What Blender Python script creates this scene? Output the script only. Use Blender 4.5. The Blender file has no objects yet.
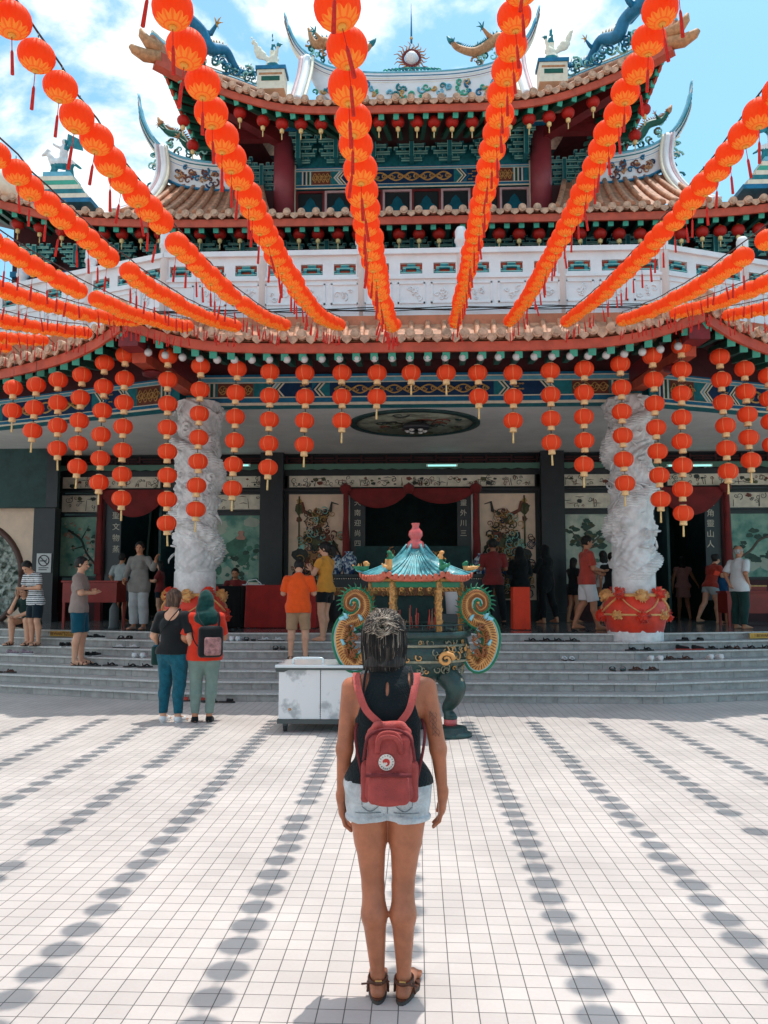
import bpy, bmesh, math, random
import numpy as np
from mathutils import Vector, Matrix, Euler
random.seed(7)
np.random.seed(7)
SC = bpy.context.scene
COL = SC.collection
PI = math.pi
R = math.radians
XC = -0.1                       # the temple's axis of symmetry

# ------------------------------------------------------------------ camera geometry
FOC, PIT, YAW, CAMH = 815.0, R(5.47), R(2.36), 1.62
def ray(px, py):
    x = px - 384; u = 512 - py
    fw = FOC*math.cos(PIT) - u*math.sin(PIT); up = u*math.cos(PIT) + FOC*math.sin(PIT)
    return x*math.cos(YAW) - fw*math.sin(YAW), x*math.sin(YAW) + fw*math.cos(YAW), up
def at(px, py, Y):
    a, b, c = ray(px, py); s = Y/b
    return a*s, CAMH + c*s
def onz(px, py, z):
    a, b, c = ray(px, py); s = (z - CAMH)/c
    return a*s, b*s

# ------------------------------------------------------------------ object helpers
def tag(o, label=None, cat=None, group=None, kind=None):
    if label: o['label'] = label
    if cat: o['category'] = cat
    if group: o['group'] = group
    if kind: o['kind'] = kind
    return o
def empty(name, loc=(0, 0, 0), rz=0, label=None, cat=None, group=None, parent=None):
    o = bpy.data.objects.new(name, None)
    COL.objects.link(o)
    o.empty_display_size = .1
    o.location = loc; o.rotation_euler = (0, 0, rz)
    if parent: o.parent = parent
    return tag(o, label, cat, group)
def link_mesh(name, me, parent=None, loc=None, rot=None):
    o = bpy.data.objects.new(name, me)
    COL.objects.link(o)
    if parent: o.parent = parent
    if loc is not None: o.location = loc
    if rot is not None: o.rotation_euler = rot
    return o
def kids(o): return list(o.children)
def copy_tree(o, parent=None):
    c = o.copy(); COL.objects.link(c)
    if parent: c.parent = parent
    for ch in kids(o):
        copy_tree(ch, c)
    return c

class MB:
    """collects shapes, builds ONE mesh object"""
    def __init__(s): s.v = []; s.f = []; s.m = []; s.mats = []; s.sm = []
    def mi(s, m):
        if m is None: return 0
        if m not in s.mats: s.mats.append(m)
        return s.mats.index(m)
    def add(s, vs, fs, mat=None, smooth=False):
        n = len(s.v); k = s.mi(mat)
        s.v.extend([tuple(v) for v in vs])
        for f in fs:
            s.f.append([n+i for i in f]); s.m.append(k); s.sm.append(smooth)
        return s
    def box(s, x0, x1, y0, y1, z0, z1, mat=None):
        vs = [(x, y, z) for z in (z0, z1) for y in (y0, y1) for x in (x0, x1)]
        return s.add(vs, [(0,2,3,1),(4,5,7,6),(0,1,5,4),(2,6,7,3),(0,4,6,2),(1,3,7,5)], mat)
    def bev(s, x0, x1, y0, y1, z0, z1, b, mat=None):
        """box with chamfered edges"""
        vs = []; 
        cx, cy, cz = (x0+x1)/2, (y0+y1)/2, (z0+z1)/2
        hx, hy, hz = (x1-x0)/2, (y1-y0)/2, (z1-z0)/2
        bm = bmesh.new(); bmesh.ops.create_cube(bm, size=1)
        for v in bm.verts: v.co = (cx+v.co.x*2*hx, cy+v.co.y*2*hy, cz+v.co.z*2*hz)
        bmesh.ops.bevel(bm, geom=list(bm.edges), offset=b, segments=2, affect='EDGES', profile=.5)
        s.bm(bm, mat); bm.free(); return s
    def bm(s, bm, mat=None, smooth=False):
        bm.verts.index_update()
        return s.add([v.co[:] for v in bm.verts], [[v.index for v in f.verts] for f in bm.faces], mat, smooth)
    def obox(s, c, ax, ay, az, mat=None):
        """oriented box: centre and three half-axis vectors"""
        c, ax, ay, az = map(Vector, (c, ax, ay, az))
        vs = [c+i*ax+j*ay+k*az for k in (-1, 1) for j in (-1, 1) for i in (-1, 1)]
        return s.add(vs, [(0,2,3,1),(4,5,7,6),(0,1,5,4),(2,6,7,3),(0,4,6,2),(1,3,7,5)], mat)
    def bar(s, a, b, w, h, mat=None, up=(0, 0, 1)):
        a, b = Vector(a), Vector(b); d = (b-a); L = d.length; d.normalize()
        r = d.cross(Vector(up))
        if r.length < 1e-4: r = d.cross(Vector((0, 1, 0)))
        r.normalize(); u = r.cross(d)
        return s.obox((a+b)/2, d*L/2, r*w/2, u*h/2, mat)
    def tube(s, pts, rad, n=8, mat=None, caps=True, flat=1.0, smooth=True, up=(0, 0, 1)):
        pts = [Vector(p) for p in pts]; N = len(pts)
        if not hasattr(rad, '__len__'): rad = [rad]*N
        vs = []; prev = None
        for i, p in enumerate(pts):
            t = (pts[min(i+1, N-1)] - pts[max(i-1, 0)])
            if t.length < 1e-9: t = Vector((0, 0, 1))
            t.normalize()
            if prev is None:
                a = t.cross(Vector(up))
                if a.length < 1e-3: a = t.cross(Vector((0, 1, 0)))
                a.normalize()
            else:
                a = prev - t*prev.dot(t)
                if a.length < 1e-4: a = t.orthogonal()
                a.normalize()
            prev = a; b = t.cross(a)
            for k in range(n):
                th = 2*PI*k/n
                vs.append(p + a*(math.cos(th)*rad[i]) + b*(math.sin(th)*rad[i]*flat))
        fs = [(i*n+k, i*n+(k+1) % n, (i+1)*n+(k+1) % n, (i+1)*n+k) for i in range(N-1) for k in range(n)]
        s.add(vs, fs, mat, smooth)
        if caps:
            m = len(s.v) - len(vs)
            for q in (list(range(n))[::-1], [(N-1)*n+k for k in range(n)]):
                s.f.append([m+i for i in q]); s.m.append(s.mi(mat)); s.sm.append(False)
        return s
    def lathe(s, prof, n=24, mat=None, c=(0, 0, 0), smooth=True, fn=None, sx=1, sy=1):
        """prof: list of (r,z)"""
        vs = []
        for j, (r, z) in enumerate(prof):
            for k in range(n):
                th = 2*PI*k/n; rr = r
                if fn: rr = r*fn(th, j/(len(prof)-1))
                vs.append((c[0]+rr*math.cos(th)*sx, c[1]+rr*math.sin(th)*sy, c[2]+z))
        fs = [(j*n+k, j*n+(k+1) % n, (j+1)*n+(k+1) % n, (j+1)*n+k) for j in range(len(prof)-1) for k in range(n)]
        s.add(vs, fs, mat, smooth); m = len(s.v)-len(vs)
        if prof[0][0] > 1e-5: s.f.append([m+k for k in range(n)][::-1]); s.m.append(s.mi(mat)); s.sm.append(False)
        if prof[-1][0] > 1e-5: s.f.append([m+(len(prof)-1)*n+k for k in range(n)]); s.m.append(s.mi(mat)); s.sm.append(False)
        return s
    def ball(s, c, r, mat=None, n=12, sc=(1, 1, 1)):
        prof = [(math.sin(PI*i/(n//2+1))*r, -math.cos(PI*i/(n//2+1))*r*sc[2]) for i in range(n//2+2)]
        prof[0] = (1e-6, -r*sc[2]); prof[-1] = (1e-6, r*sc[2])
        return s.lathe(prof, n, mat, c, True, None, sc[0], sc[1])
    def prism(s, poly, y0, y1, mat=None, o=(0, 0, 0), ax='xz', frame=None):
        """extrude a 2-D polygon; default polygon in xz, depth along y"""
        n = len(poly); vs = []
        for d in (y0, y1):
            for (a, b) in poly:
                if frame:
                    O, U, W, N = frame; vs.append(O + U*a + W*b + N*d)
                elif ax == 'xz': vs.append((o[0]+a, o[1]+d, o[2]+b))
                elif ax == 'yz': vs.append((o[0]+d, o[1]+a, o[2]+b))
                else: vs.append((o[0]+a, o[1]+b, o[2]+d))
        fs = [list(range(n))[::-1], [n+i for i in range(n)]] + [(i, (i+1) % n, n+(i+1) % n, n+i) for i in range(n)]
        return s.add(vs, fs, mat)
    def grid(s, P, mat=None, smooth=True, wrap=False):
        """P[i][j] points"""
        a = len(P); b = len(P[0]); vs = [p for r_ in P for p in r_]
        fs = [(i*b+j, i*b+(j+1) % b, (i+1)*b+(j+1) % b, (i+1)*b+j) for i in range(a-1) for j in range(b if wrap else b-1)]
        return s.add(vs, fs, mat, smooth)
    def xf(s, M, start=0):
        s.v[start:] = [tuple(M @ Vector(v)) for v in s.v[start:]]; return s
    def mesh(s, name):
        me = bpy.data.meshes.new(name)
        me.from_pydata(s.v, [], s.f)
        for m in s.mats: me.materials.append(m)
        me.polygons.foreach_set('material_index', s.m)
        me.polygons.foreach_set('use_smooth', s.sm)
        me.update()
        bm = bmesh.new(); bm.from_mesh(me)
        bmesh.ops.recalc_face_normals(bm, faces=bm.faces)
        bm.to_mesh(me); bm.free()
        return me
    def build(s, name, parent=None, mat=None, loc=None, rot=None):
        if mat and not s.mats: s.mats = [mat]
        return link_mesh(name, s.mesh(name), parent, loc, rot)

def arc_pts(cx, cz, r, a0, a1, n):
    return [(cx + r*math.cos(a0+(a1-a0)*i/n), cz + r*math.sin(a0+(a1-a0)*i/n)) for i in range(n+1)]
def spline(pts, n=8):
    """Catmull-Rom through points (any dimension)"""
    P = [np.array(p, float) for p in pts]; P = [2*P[0]-P[1]] + P + [2*P[-1]-P[-2]]; out = []
    for i in range(1, len(P)-2):
        for k in range(n):
            t = k/n; a, b, c, d = P[i-1], P[i], P[i+1], P[i+2]
            out.append(.5*((2*b) + (-a+c)*t + (2*a-5*b+4*c-d)*t*t + (-a+3*b-3*c+d)*t**3))
    out.append(P[-2])
    return [tuple(p) for p in out]

# ------------------------------------------------------------------ materials
MAT = {}
def mat(name, col, rough=.6, noise=0, nscale=6, bump=0, bscale=40, metal=0, spec=.4, col2=None, trans=0, sheen=0, nlo=.4, nhi=.62, coat=0):
    if name in MAT: return MAT[name]
    m = bpy.data.materials.new(name); m.use_nodes = True; MAT[name] = m
    nt = m.node_tree; N = nt.nodes; L = nt.links
    b = N['Principled BSDF']; out = N['Material Output']
    b.inputs['Base Color'].default_value = (*col, 1); b.inputs['Roughness'].default_value = rough
    b.inputs['Metallic'].default_value = metal; b.inputs['Specular IOR Level'].default_value = spec
    if sheen: b.inputs['Sheen Weight'].default_value = sheen
    if coat: b.inputs['Coat Weight'].default_value = coat
    tc = N.new('ShaderNodeTexCoord'); src = None
    if noise or col2:
        nz = N.new('ShaderNodeTexNoise'); nz.inputs['Scale'].default_value = nscale; nz.inputs['Detail'].default_value = 6
        nz.inputs['Roughness'].default_value = .62
        L.new(tc.outputs['Object'], nz.inputs['Vector'])
        rp = N.new('ShaderNodeMapRange'); rp.inputs[1].default_value = nlo; rp.inputs[2].default_value = nhi
        L.new(nz.outputs['Fac'], rp.inputs[0])
        mx = N.new('ShaderNodeMix'); mx.data_type = 'RGBA'
        c2 = col2 if col2 else tuple(c*(1-noise) for c in col)
        mx.inputs[6].default_value = (*col, 1); mx.inputs[7].default_value = (*c2, 1)
        L.new(rp.outputs[0], mx.inputs[0]); L.new(mx.outputs[2], b.inputs['Base Color']); src = mx.outputs[2]
    if bump:
        n2 = N.new('ShaderNodeTexNoise'); n2.inputs['Scale'].default_value = bscale; n2.inputs['Detail'].default_value = 5
        L.new(tc.outputs['Object'], n2.inputs['Vector'])
        bp = N.new('ShaderNodeBump'); bp.inputs['Strength'].default_value = bump; bp.inputs['Distance'].default_value = .02
        L.new(n2.outputs['Fac'], bp.inputs['Height']); L.new(bp.outputs[0], b.inputs['Normal'])
    if trans:
        tr = N.new('ShaderNodeBsdfTranslucent'); tr.inputs[0].default_value = (*col, 1)
        if src: L.new(src, tr.inputs[0])
        ms = N.new('ShaderNodeMixShader'); ms.inputs[0].default_value = trans
        L.new(b.outputs[0], ms.inputs[1]); L.new(tr.outputs[0], ms.inputs[2]); L.new(ms.outputs[0], out.inputs[0])
    return m

def srgb(r, g, b):
    f = lambda c: (c/255/12.92) if c/255 <= .04045 else ((c/255+.055)/1.055)**2.4
    return (f(r), f(g), f(b))

# ------------------------------------------------------------------ implicit surfaces
class SDF:
    """smooth union of round cones and ellipsoids, meshed with surface nets"""
    def __init__(s, lo, hi, h):
        s.lo = np.array(lo, float); s.h = h
        s.n = np.ceil((np.array(hi)-s.lo)/h).astype(int)+1
        s.F = np.full(s.n, .5, dtype=np.float32)
    def _win(s, lo, hi):
        a = np.clip(np.floor((lo-s.lo)/s.h).astype(int), 0, s.n); b = np.clip(np.ceil((hi-s.lo)/s.h).astype(int)+1, 0, s.n)
        if (b <= a).any(): return None, None
        g = [s.lo[i]+s.h*np.arange(a[i], b[i]) for i in range(3)]
        X, Y, Z = np.meshgrid(*g, indexing='ij', copy=False)
        return (slice(a[0], b[0]), slice(a[1], b[1]), slice(a[2], b[2])), (X, Y, Z)
    def _mix(s, w, d, k, sub=False):
        F = s.F[w]
        if sub: d = -d; q = np.maximum(k-np.abs(F-d), 0)/k if k > 0 else 0; s.F[w] = np.maximum(F, d)+(q*q*k/4 if k > 0 else 0)
        elif k > 0:
            q = np.maximum(k-np.abs(F-d), 0)/k; s.F[w] = np.minimum(F, d)-q*q*k/4
        else: s.F[w] = np.minimum(F, d)
    def cone(s, a, b, ra, rb, k=.02, fl=(1, 1, 1), clipa=False, clipb=False, sub=False):
        a, b, fl = np.array(a, float), np.array(b, float), np.array(fl, float)
        m = max(ra, rb)*fl.max()/1.0 + k + 2*s.h
        w, G = s._win(np.minimum(a, b)-m, np.maximum(a, b)+m)
        if w is None: return s
        aa, bb = a/fl, b/fl; ab = bb-aa; L2 = max(ab.dot(ab), 1e-9)
        px, py, pz = G[0]/fl[0]-aa[0], G[1]/fl[1]-aa[1], G[2]/fl[2]-aa[2]
        t = np.clip((px*ab[0]+py*ab[1]+pz*ab[2])/L2, 0, 1)
        d = np.sqrt((px-t*ab[0])**2+(py-t*ab[1])**2+(pz-t*ab[2])**2)-(ra+(rb-ra)*t)
        d *= fl.min() if fl.min() < 1 else 1
        if clipa or clipb:
            u = (b-a)/np.linalg.norm(b-a)
            if clipb: d = np.maximum(d, (G[0]-b[0])*u[0]+(G[1]-b[1])*u[1]+(G[2]-b[2])*u[2])
            if clipa: d = np.maximum(d, -((G[0]-a[0])*u[0]+(G[1]-a[1])*u[1]+(G[2]-a[2])*u[2]))
        s._mix(w, d, k, sub); return s
    def ell(s, c, r, k=.02, rot=None, sub=False):
        c, r = np.array(c, float), np.array(r, float); m = r.max()+k+2*s.h
        w, G = s._win(c-m, c+m)
        if w is None: return s
        p = [G[i]-c[i] for i in range(3)]
        if rot is not None:
            Q = np.array(rot); p = [Q[0][i]*p[0]+Q[1][i]*p[1]+Q[2][i]*p[2] for i in range(3)]
        q = np.sqrt((p[0]/r[0])**2+(p[1]/r[1])**2+(p[2]/r[2])**2)
        g = np.sqrt((p[0]/r[0]**2)**2+(p[1]/r[1]**2)**2+(p[2]/r[2]**2)**2)+1e-6
        s._mix(w, (q*(q-1)/g).astype(np.float32), k, sub); return s
    def full(s):
        g = [s.lo[i]+s.h*np.arange(s.n[i]) for i in range(3)]
        return np.meshgrid(*g, indexing='ij', copy=False)
    def clip(s, p, nrm):
        """keep the side opposite to the normal"""
        X, Y, Z = s.full(); nrm = np.array(nrm, float); nrm /= np.linalg.norm(nrm)
        s.F = np.maximum(s.F, (X-p[0])*nrm[0]+(Y-p[1])*nrm[1]+(Z-p[2])*nrm[2]).astype(np.float32); return s
    def ripple(s, amp, fr, seed=0):
        X, Y, Z = s.full(); rs = np.random.RandomState(seed); W = 0
        for i in range(5):
            v = rs.normal(size=3); v[2] *= .55; v *= fr*(.6+.8*rs.rand()); W = W+np.sin(X*v[0]+Y*v[1]+Z*v[2]+rs.rand()*6+1.2*np.sin(Z*fr*.5+i))
        s.F += (W*amp/3).astype(np.float32); return s
    def mesh(s, name, mats=None):
        F = np.pad(s.F, 1, constant_values=.5); lo = s.lo-s.h; h = s.h
        S = F < 0; n = np.array(F.shape)
        C = np.zeros(n-1, int)
        offs = [(i, j, k) for i in (0, 1) for j in (0, 1) for k in (0, 1)]
        sl = lambda A, o: A[o[0]:n[0]-1+o[0], o[1]:n[1]-1+o[1], o[2]:n[2]-1+o[2]]
        for o in offs: C += sl(S, o)
        act = (C > 0) & (C < 8); idx = -np.ones(n-1, int); ids = np.argwhere(act); idx[act] = np.arange(len(ids))
        acc = np.zeros((len(ids), 3)); cnt = np.zeros(len(ids))
        for ax in range(3):
            for o in offs:
                if o[ax] == 1: continue
                o2 = list(o); o2[ax] = 1
                f0 = F[ids[:, 0]+o[0], ids[:, 1]+o[1], ids[:, 2]+o[2]]; f1 = F[ids[:, 0]+o2[0], ids[:, 1]+o2[1], ids[:, 2]+o2[2]]
                cr = (f0 < 0) != (f1 < 0); t = np.where(cr, f0/np.where(cr, f0-f1, 1), 0)
                p = np.repeat(np.array([o], float), len(ids), 0); p[:, ax] = t
                acc += p*cr[:, None]; cnt += cr
        V = lo+h*(ids+acc/np.maximum(cnt, 1)[:, None]); Q = []
        for ax in range(3):
            a, b = [(1, 2), (2, 0), (0, 1)][ax]
            d = [slice(None)]*3; e = [slice(None)]*3; d[ax] = slice(0, -1); e[ax] = slice(1, None)
            A = S[tuple(d)]; B = S[tuple(e)]; ch = np.argwhere(A != B)
            ch = ch[(ch[:, a] > 0) & (ch[:, b] > 0) & (ch[:, a] < n[a]-1) & (ch[:, b] < n[b]-1)]
            if not len(ch): continue
            fl = A[ch[:, 0], ch[:, 1], ch[:, 2]]
            def cell(da, db):
                q = ch.copy(); q[:, a] += da; q[:, b] += db; return idx[q[:, 0], q[:, 1], q[:, 2]]
            q = np.stack([cell(-1, -1), cell(0, -1), cell(0, 0), cell(-1, 0)], 1)
            q[~fl] = q[~fl][:, ::-1]; Q.append(q)
        me = bpy.data.meshes.new(name)
        if not Q: return me
        Q = np.concatenate(Q); Q = Q[(Q >= 0).all(1)]
        me.vertices.add(len(V)); me.vertices.foreach_set('co', V.astype(np.float32).ravel())
        me.loops.add(len(Q)*4); me.loops.foreach_set('vertex_index', Q.astype(np.int32).ravel())
        me.polygons.add(len(Q)); me.polygons.foreach_set('loop_start', (np.arange(len(Q))*4).astype(np.int32))
        me.update(calc_edges=True); me.validate()
        me.polygons.foreach_set('use_smooth', [True]*len(me.polygons))
        for m in (mats or []): me.materials.append(m)
        return me
    def build(s, name, parent=None, mats=None): return link_mesh(name, s.mesh(name, mats), parent)

def text_mesh(name, body, size, m, ext=.002, align='CENTER'):
    cu = bpy.data.curves.new(name, 'FONT'); cu.body = body; cu.size = size; cu.extrude = ext
    cu.align_x = align; cu.align_y = 'CENTER'; cu.resolution_u = 2
    o = bpy.data.objects.new('tmp', cu); COL.objects.link(o)
    dg = bpy.context.evaluated_depsgraph_get()
    me = bpy.data.meshes.new_from_object(o.evaluated_get(dg)); me.name = name
    bpy.data.objects.remove(o); bpy.data.curves.remove(cu)
    me.materials.clear(); me.materials.append(m)
    return me
def mb_text(mb, body, size, m, M, ext=.002):
    me = text_mesh('t', body, size, m, ext)
    mb.add([M @ v.co for v in me.vertices], [list(p.vertices) for p in me.polygons], m)
    bpy.data.meshes.remove(me)
FACE = Matrix.Rotation(R(90), 4, 'X')      # xy text -> faces the camera (-Y)
# ------------------------------------------------------------------ camera, sun, sky
cam = bpy.data.cameras.new('camera'); co = bpy.data.objects.new('camera', cam); COL.objects.link(co)
cam.sensor_fit = 'VERTICAL'; cam.sensor_height = 24; cam.lens = FOC/1024*24
cam.clip_end = 3000; cam.clip_start = .05
co.location = (0, 0, CAMH); co.rotation_euler = (PI/2+PIT, 0, YAW)
SC.camera = co
SHX, SHY = -.13, -.17                      # shadow shift per metre of height
sd = Vector((SHX, SHY, -1)).normalized()
sun = bpy.data.lights.new('sun', 'SUN'); sun.energy = 2.45; sun.angle = R(.53); sun.color = (1, .955, .89)
so = bpy.data.objects.new('sun', sun); COL.objects.link(so)
so.rotation_euler = sd.to_track_quat('-Z', 'Y').to_euler(); so.location = (3, 4, 30)
elev = math.asin(-sd.z); azi = math.atan2(-sd.x, -sd.y)     # clockwise from +Y
W = bpy.data.worlds.new('World'); SC.world = W; W.use_nodes = True
nt = W.node_tree; N = nt.nodes; L = nt.links
bg = N['Background']; bg.inputs[1].default_value = .15
sky = N.new('ShaderNodeTexSky'); sky.sky_type = 'NISHITA'; sky.sun_disc = False
sky.sun_elevation = elev; sky.sun_rotation = azi; sky.air_density = 1.0; sky.dust_density = 1.6; sky.ozone_density = .5
tc = N.new('ShaderNodeTexCoord')
mp = N.new('ShaderNodeMapping'); mp.inputs['Scale'].default_value = (1, 1, 1.5); mp.inputs['Location'].default_value = (.74, 1.4, .5)
L.new(tc.outputs['Generated'], mp.inputs[0])
nz = N.new('ShaderNodeTexNoise'); nz.inputs['Scale'].default_value = 2.9; nz.inputs['Detail'].default_value = 9; nz.inputs['Roughness'].default_value = .56
nz.inputs['Distortion'].default_value = .25
L.new(mp.outputs[0], nz.inputs['Vector'])
sx = N.new('ShaderNodeSeparateXYZ'); L.new(tc.outputs['Generated'], sx.inputs[0])
mr = N.new('ShaderNodeMapRange'); mr.inputs[1].default_value = -.5; mr.inputs[2].default_value = .45; mr.inputs[3].default_value = .07; mr.inputs[4].default_value = -.1
L.new(sx.outputs[0], mr.inputs[0])
ad = N.new('ShaderNodeMath'); ad.operation = 'ADD'; L.new(nz.outputs['Fac'], ad.inputs[0]); L.new(mr.outputs[0], ad.inputs[1])
rp = N.new('ShaderNodeMapRange'); rp.interpolation_type = 'SMOOTHSTEP'; rp.inputs[1].default_value = .5; rp.inputs[2].default_value = .57
L.new(ad.outputs[0], rp.inputs[0])
tint = N.new('ShaderNodeMix'); tint.data_type = 'RGBA'; tint.blend_type = 'MULTIPLY'; tint.inputs[0].default_value = 1
tint.inputs[7].default_value = (.82, 1.22, 1.15, 1); L.new(sky.outputs[0], tint.inputs[6])
cn = N.new('ShaderNodeTexNoise'); cn.inputs['Scale'].default_value = 5; cn.inputs['Detail'].default_value = 5; L.new(mp.outputs[0], cn.inputs['Vector'])
cc = N.new('ShaderNodeMix'); cc.data_type = 'RGBA'; cc.inputs[6].default_value = (4.3, 5.0, 5.2, 1); cc.inputs[7].default_value = (6.6, 6.9, 7.0, 1)
L.new(cn.outputs['Fac'], cc.inputs[0])
mx = N.new('ShaderNodeMix'); mx.data_type = 'RGBA'
L.new(rp.outputs[0], mx.inputs[0]); L.new(tint.outputs[2], mx.inputs[6]); L.new(cc.outputs[2], mx.inputs[7])
L.new(mx.outputs[2], bg.inputs[0])
SC.view_settings.view_transform = 'Standard'; SC.view_settings.look = 'None'
SC.view_settings.exposure = 0.52; SC.view_settings.gamma = 1; SC.view_settings.use_curve_mapping = False
SC.cycles.max_bounces = 8; SC.cycles.diffuse_bounces = 4; SC.cycles.transmission_bounces = 6; SC.cycles.transparent_max_bounces = 6

# ------------------------------------------------------------------ ground, steps, terrace
def tile_mat(name, tile, mort, col, colm, offx=0, var=.07, rough=.35, offset=0, bw=1.0, vert=False, stain=.1):
    m = bpy.data.materials.new(name); m.use_nodes = True; nt = m.node_tree; N = nt.nodes; L = nt.links
    b = N['Principled BSDF']; tc = N.new('ShaderNodeTexCoord'); mp = N.new('ShaderNodeMapping')
    mp.inputs['Location'].default_value = (offx, 0, 0)
    L.new(tc.outputs['Object'], mp.inputs[0])
    br = N.new('ShaderNodeTexBrick'); br.offset = offset; br.squash = 1
    br.inputs['Scale'].default_value = 1; br.inputs['Brick Width'].default_value = tile*bw; br.inputs['Row Height'].default_value = tile
    br.inputs['Mortar Size'].default_value = mort; br.inputs['Mortar Smooth'].default_value = .15; br.inputs['Bias'].default_value = 0
    br.inputs['Color1'].default_value = (*col, 1); br.inputs['Color2'].default_value = (*[c*(1-var) for c in col], 1); br.inputs['Mortar'].default_value = (*colm, 1)
    if vert:
        sp = N.new('ShaderNodeSeparateXYZ'); cb = N.new('ShaderNodeCombineXYZ'); L.new(mp.outputs[0], sp.inputs[0])
        L.new(sp.outputs[0], cb.inputs[0]); L.new(sp.outputs[1], cb.inputs[1]); L.new(cb.outputs[0], br.inputs['Vector'])
    else: L.new(mp.outputs[0], br.inputs['Vector'])
    nz = N.new('ShaderNodeTexNoise'); nz.inputs['Scale'].default_value = 1.1; nz.inputs['Detail'].default_value = 8; L.new(tc.outputs['Object'], nz.inputs['Vector'])
    n2 = N.new('ShaderNodeTexNoise'); n2.inputs['Scale'].default_value = 60; n2.inputs['Detail'].default_value = 4; L.new(tc.outputs['Object'], n2.inputs['Vector'])
    r1 = N.new('ShaderNodeMapRange'); r1.inputs[1].default_value = .35; r1.inputs[2].default_value = .7; r1.inputs[3].default_value = 1; r1.inputs[4].default_value = 1-stain
    L.new(nz.outputs['Fac'], r1.inputs[0])
    r2 = N.new('ShaderNodeMapRange'); r2.inputs[3].default_value = 1.04; r2.inputs[4].default_value = .94; L.new(n2.outputs['Fac'], r2.inputs[0])
    mu = N.new('ShaderNodeMath'); mu.operation = 'MULTIPLY'; L.new(r1.outputs[0], mu.inputs[0]); L.new(r2.outputs[0], mu.inputs[1])
    mm = N.new('ShaderNodeMix'); mm.data_type = 'RGBA'; mm.blend_type = 'MULTIPLY'; mm.inputs[0].default_value = 1
    L.new(br.outputs['Color'], mm.inputs[6]); L.new(mu.outputs[0], mm.inputs[7]); L.new(mm.outputs[2], b.inputs['Base Color'])
    b.inputs['Roughness'].default_value = rough
    bp = N.new('ShaderNodeBump'); bp.inputs['Strength'].default_value = .35; bp.inputs['Distance'].default_value = .004; bp.invert = True
    L.new(br.outputs['Fac'], bp.inputs['Height']); L.new(bp.outputs[0], b.inputs['Normal'])
    return m
m_plaza = tile_mat('plaza_tile', .1038, .0024, (.63, .56, .525), (.12, .112, .105), offx=-.022, var=.11, rough=.55, stain=.2)
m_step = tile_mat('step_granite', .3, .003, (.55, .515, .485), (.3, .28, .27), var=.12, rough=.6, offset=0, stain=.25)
m_terr = tile_mat('terrace_tile', .6, .003, (.2, .205, .2), (.1, .1, .1), var=.1, rough=.14, stain=.2)
g = MB().add([(-400, -400, 0), (400, -400, 0), (400, 500, 0), (-400, 500, 0)], [(0, 1, 2, 3)], m_plaza)
tag(g.build('plaza'), kind='structure')

def front(y0, s=.3, xb=3.6, xe=16):     # front line of one step: straight middle, receding wings
    return [(-xe+XC, y0+s*(xe-xb)), (-xb+XC, y0), (xb+XC, y0), (xe+XC, y0+s*(xe-xb))]
RISE, TREAD = .125, .375
st = MB()
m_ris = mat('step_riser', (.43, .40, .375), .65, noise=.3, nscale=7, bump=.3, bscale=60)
m_nose = mat('step_nosing', (.64, .61, .58), .6, noise=.2, nscale=30)
def riser_piece(a, b, z0, z1):
    L_ = math.dist(a, b); n = max(1, round(L_/.3))
    dx, dy = (b[0]-a[0])/L_, (b[1]-a[1])/L_
    for i in range(n):
        g_ = .0025
        p = (a[0]+dx*(L_*i/n+g_), a[1]+dy*(L_*i/n+g_)); q = (a[0]+dx*(L_*(i+1)/n-g_), a[1]+dy*(L_*(i+1)/n-g_))
        nx, ny = dy, -dx
        sh = m_ris
        vs = [(p[0]+nx*.004, p[1]+ny*.004, z0), (q[0]+nx*.004, q[1]+ny*.004, z0), (q[0]+nx*.004, q[1]+ny*.004, z1), (p[0]+nx*.004, p[1]+ny*.004, z1)]
        vb = [(x-nx*.02, y-ny*.02, z) for x, y, z in vs]
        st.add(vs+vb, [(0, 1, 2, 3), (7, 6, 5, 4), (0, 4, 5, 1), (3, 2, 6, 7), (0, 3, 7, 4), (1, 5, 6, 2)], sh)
for i in range(7):
    z1 = RISE*(i+1); fr = front(12+TREAD*i); fb = front(12+TREAD*(i+1)+.02)
    for k in range(3):
        a, b = fr[k], fr[k+1]; c, d = fb[k+1], fb[k]
        if i < 6:
            st.add([(a[0], a[1], z1-.02), (b[0], b[1], z1-.02), (c[0], c[1], z1-.02), (d[0], d[1], z1-.02),
                    (a[0], a[1], z1), (b[0], b[1], z1), (c[0], c[1], z1), (d[0], d[1], z1)],
                   [(4, 5, 6, 7), (3, 2, 1, 0), (0, 1, 5, 4), (1, 2, 6, 5), (2, 3, 7, 6), (3, 0, 4, 7)], m_step)
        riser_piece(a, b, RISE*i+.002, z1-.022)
        # bullnose strip, slightly proud
        L_ = math.dist(a, b); nx, ny = (b[1]-a[1])/L_, -(b[0]-a[0])/L_
        st.bar((a[0]+nx*.012, a[1]+ny*.012, z1-.009), (b[0]+nx*.012, b[1]+ny*.012, z1-.009), .05, .026, m_nose)
        st.add([(a[0], a[1]+.012, RISE*i), (b[0], b[1]+.012, RISE*i), (b[0], b[1]+.012, z1-.02), (a[0], a[1]+.012, z1-.02)], [(0, 1, 2, 3)], m_ris)
tag(st.build('steps'), kind='structure')
FL = RISE*7                                   # terrace floor height
fr = front(12+TREAD*6+.014)
tb = MB(); poly = fr+[(16+XC, 34), (-16+XC, 34)]
tb.prism([(x, y) for x, y in poly], FL-.05, FL, m_terr, ax='xy')
tag(tb.build('terrace'), kind='structure')
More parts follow.
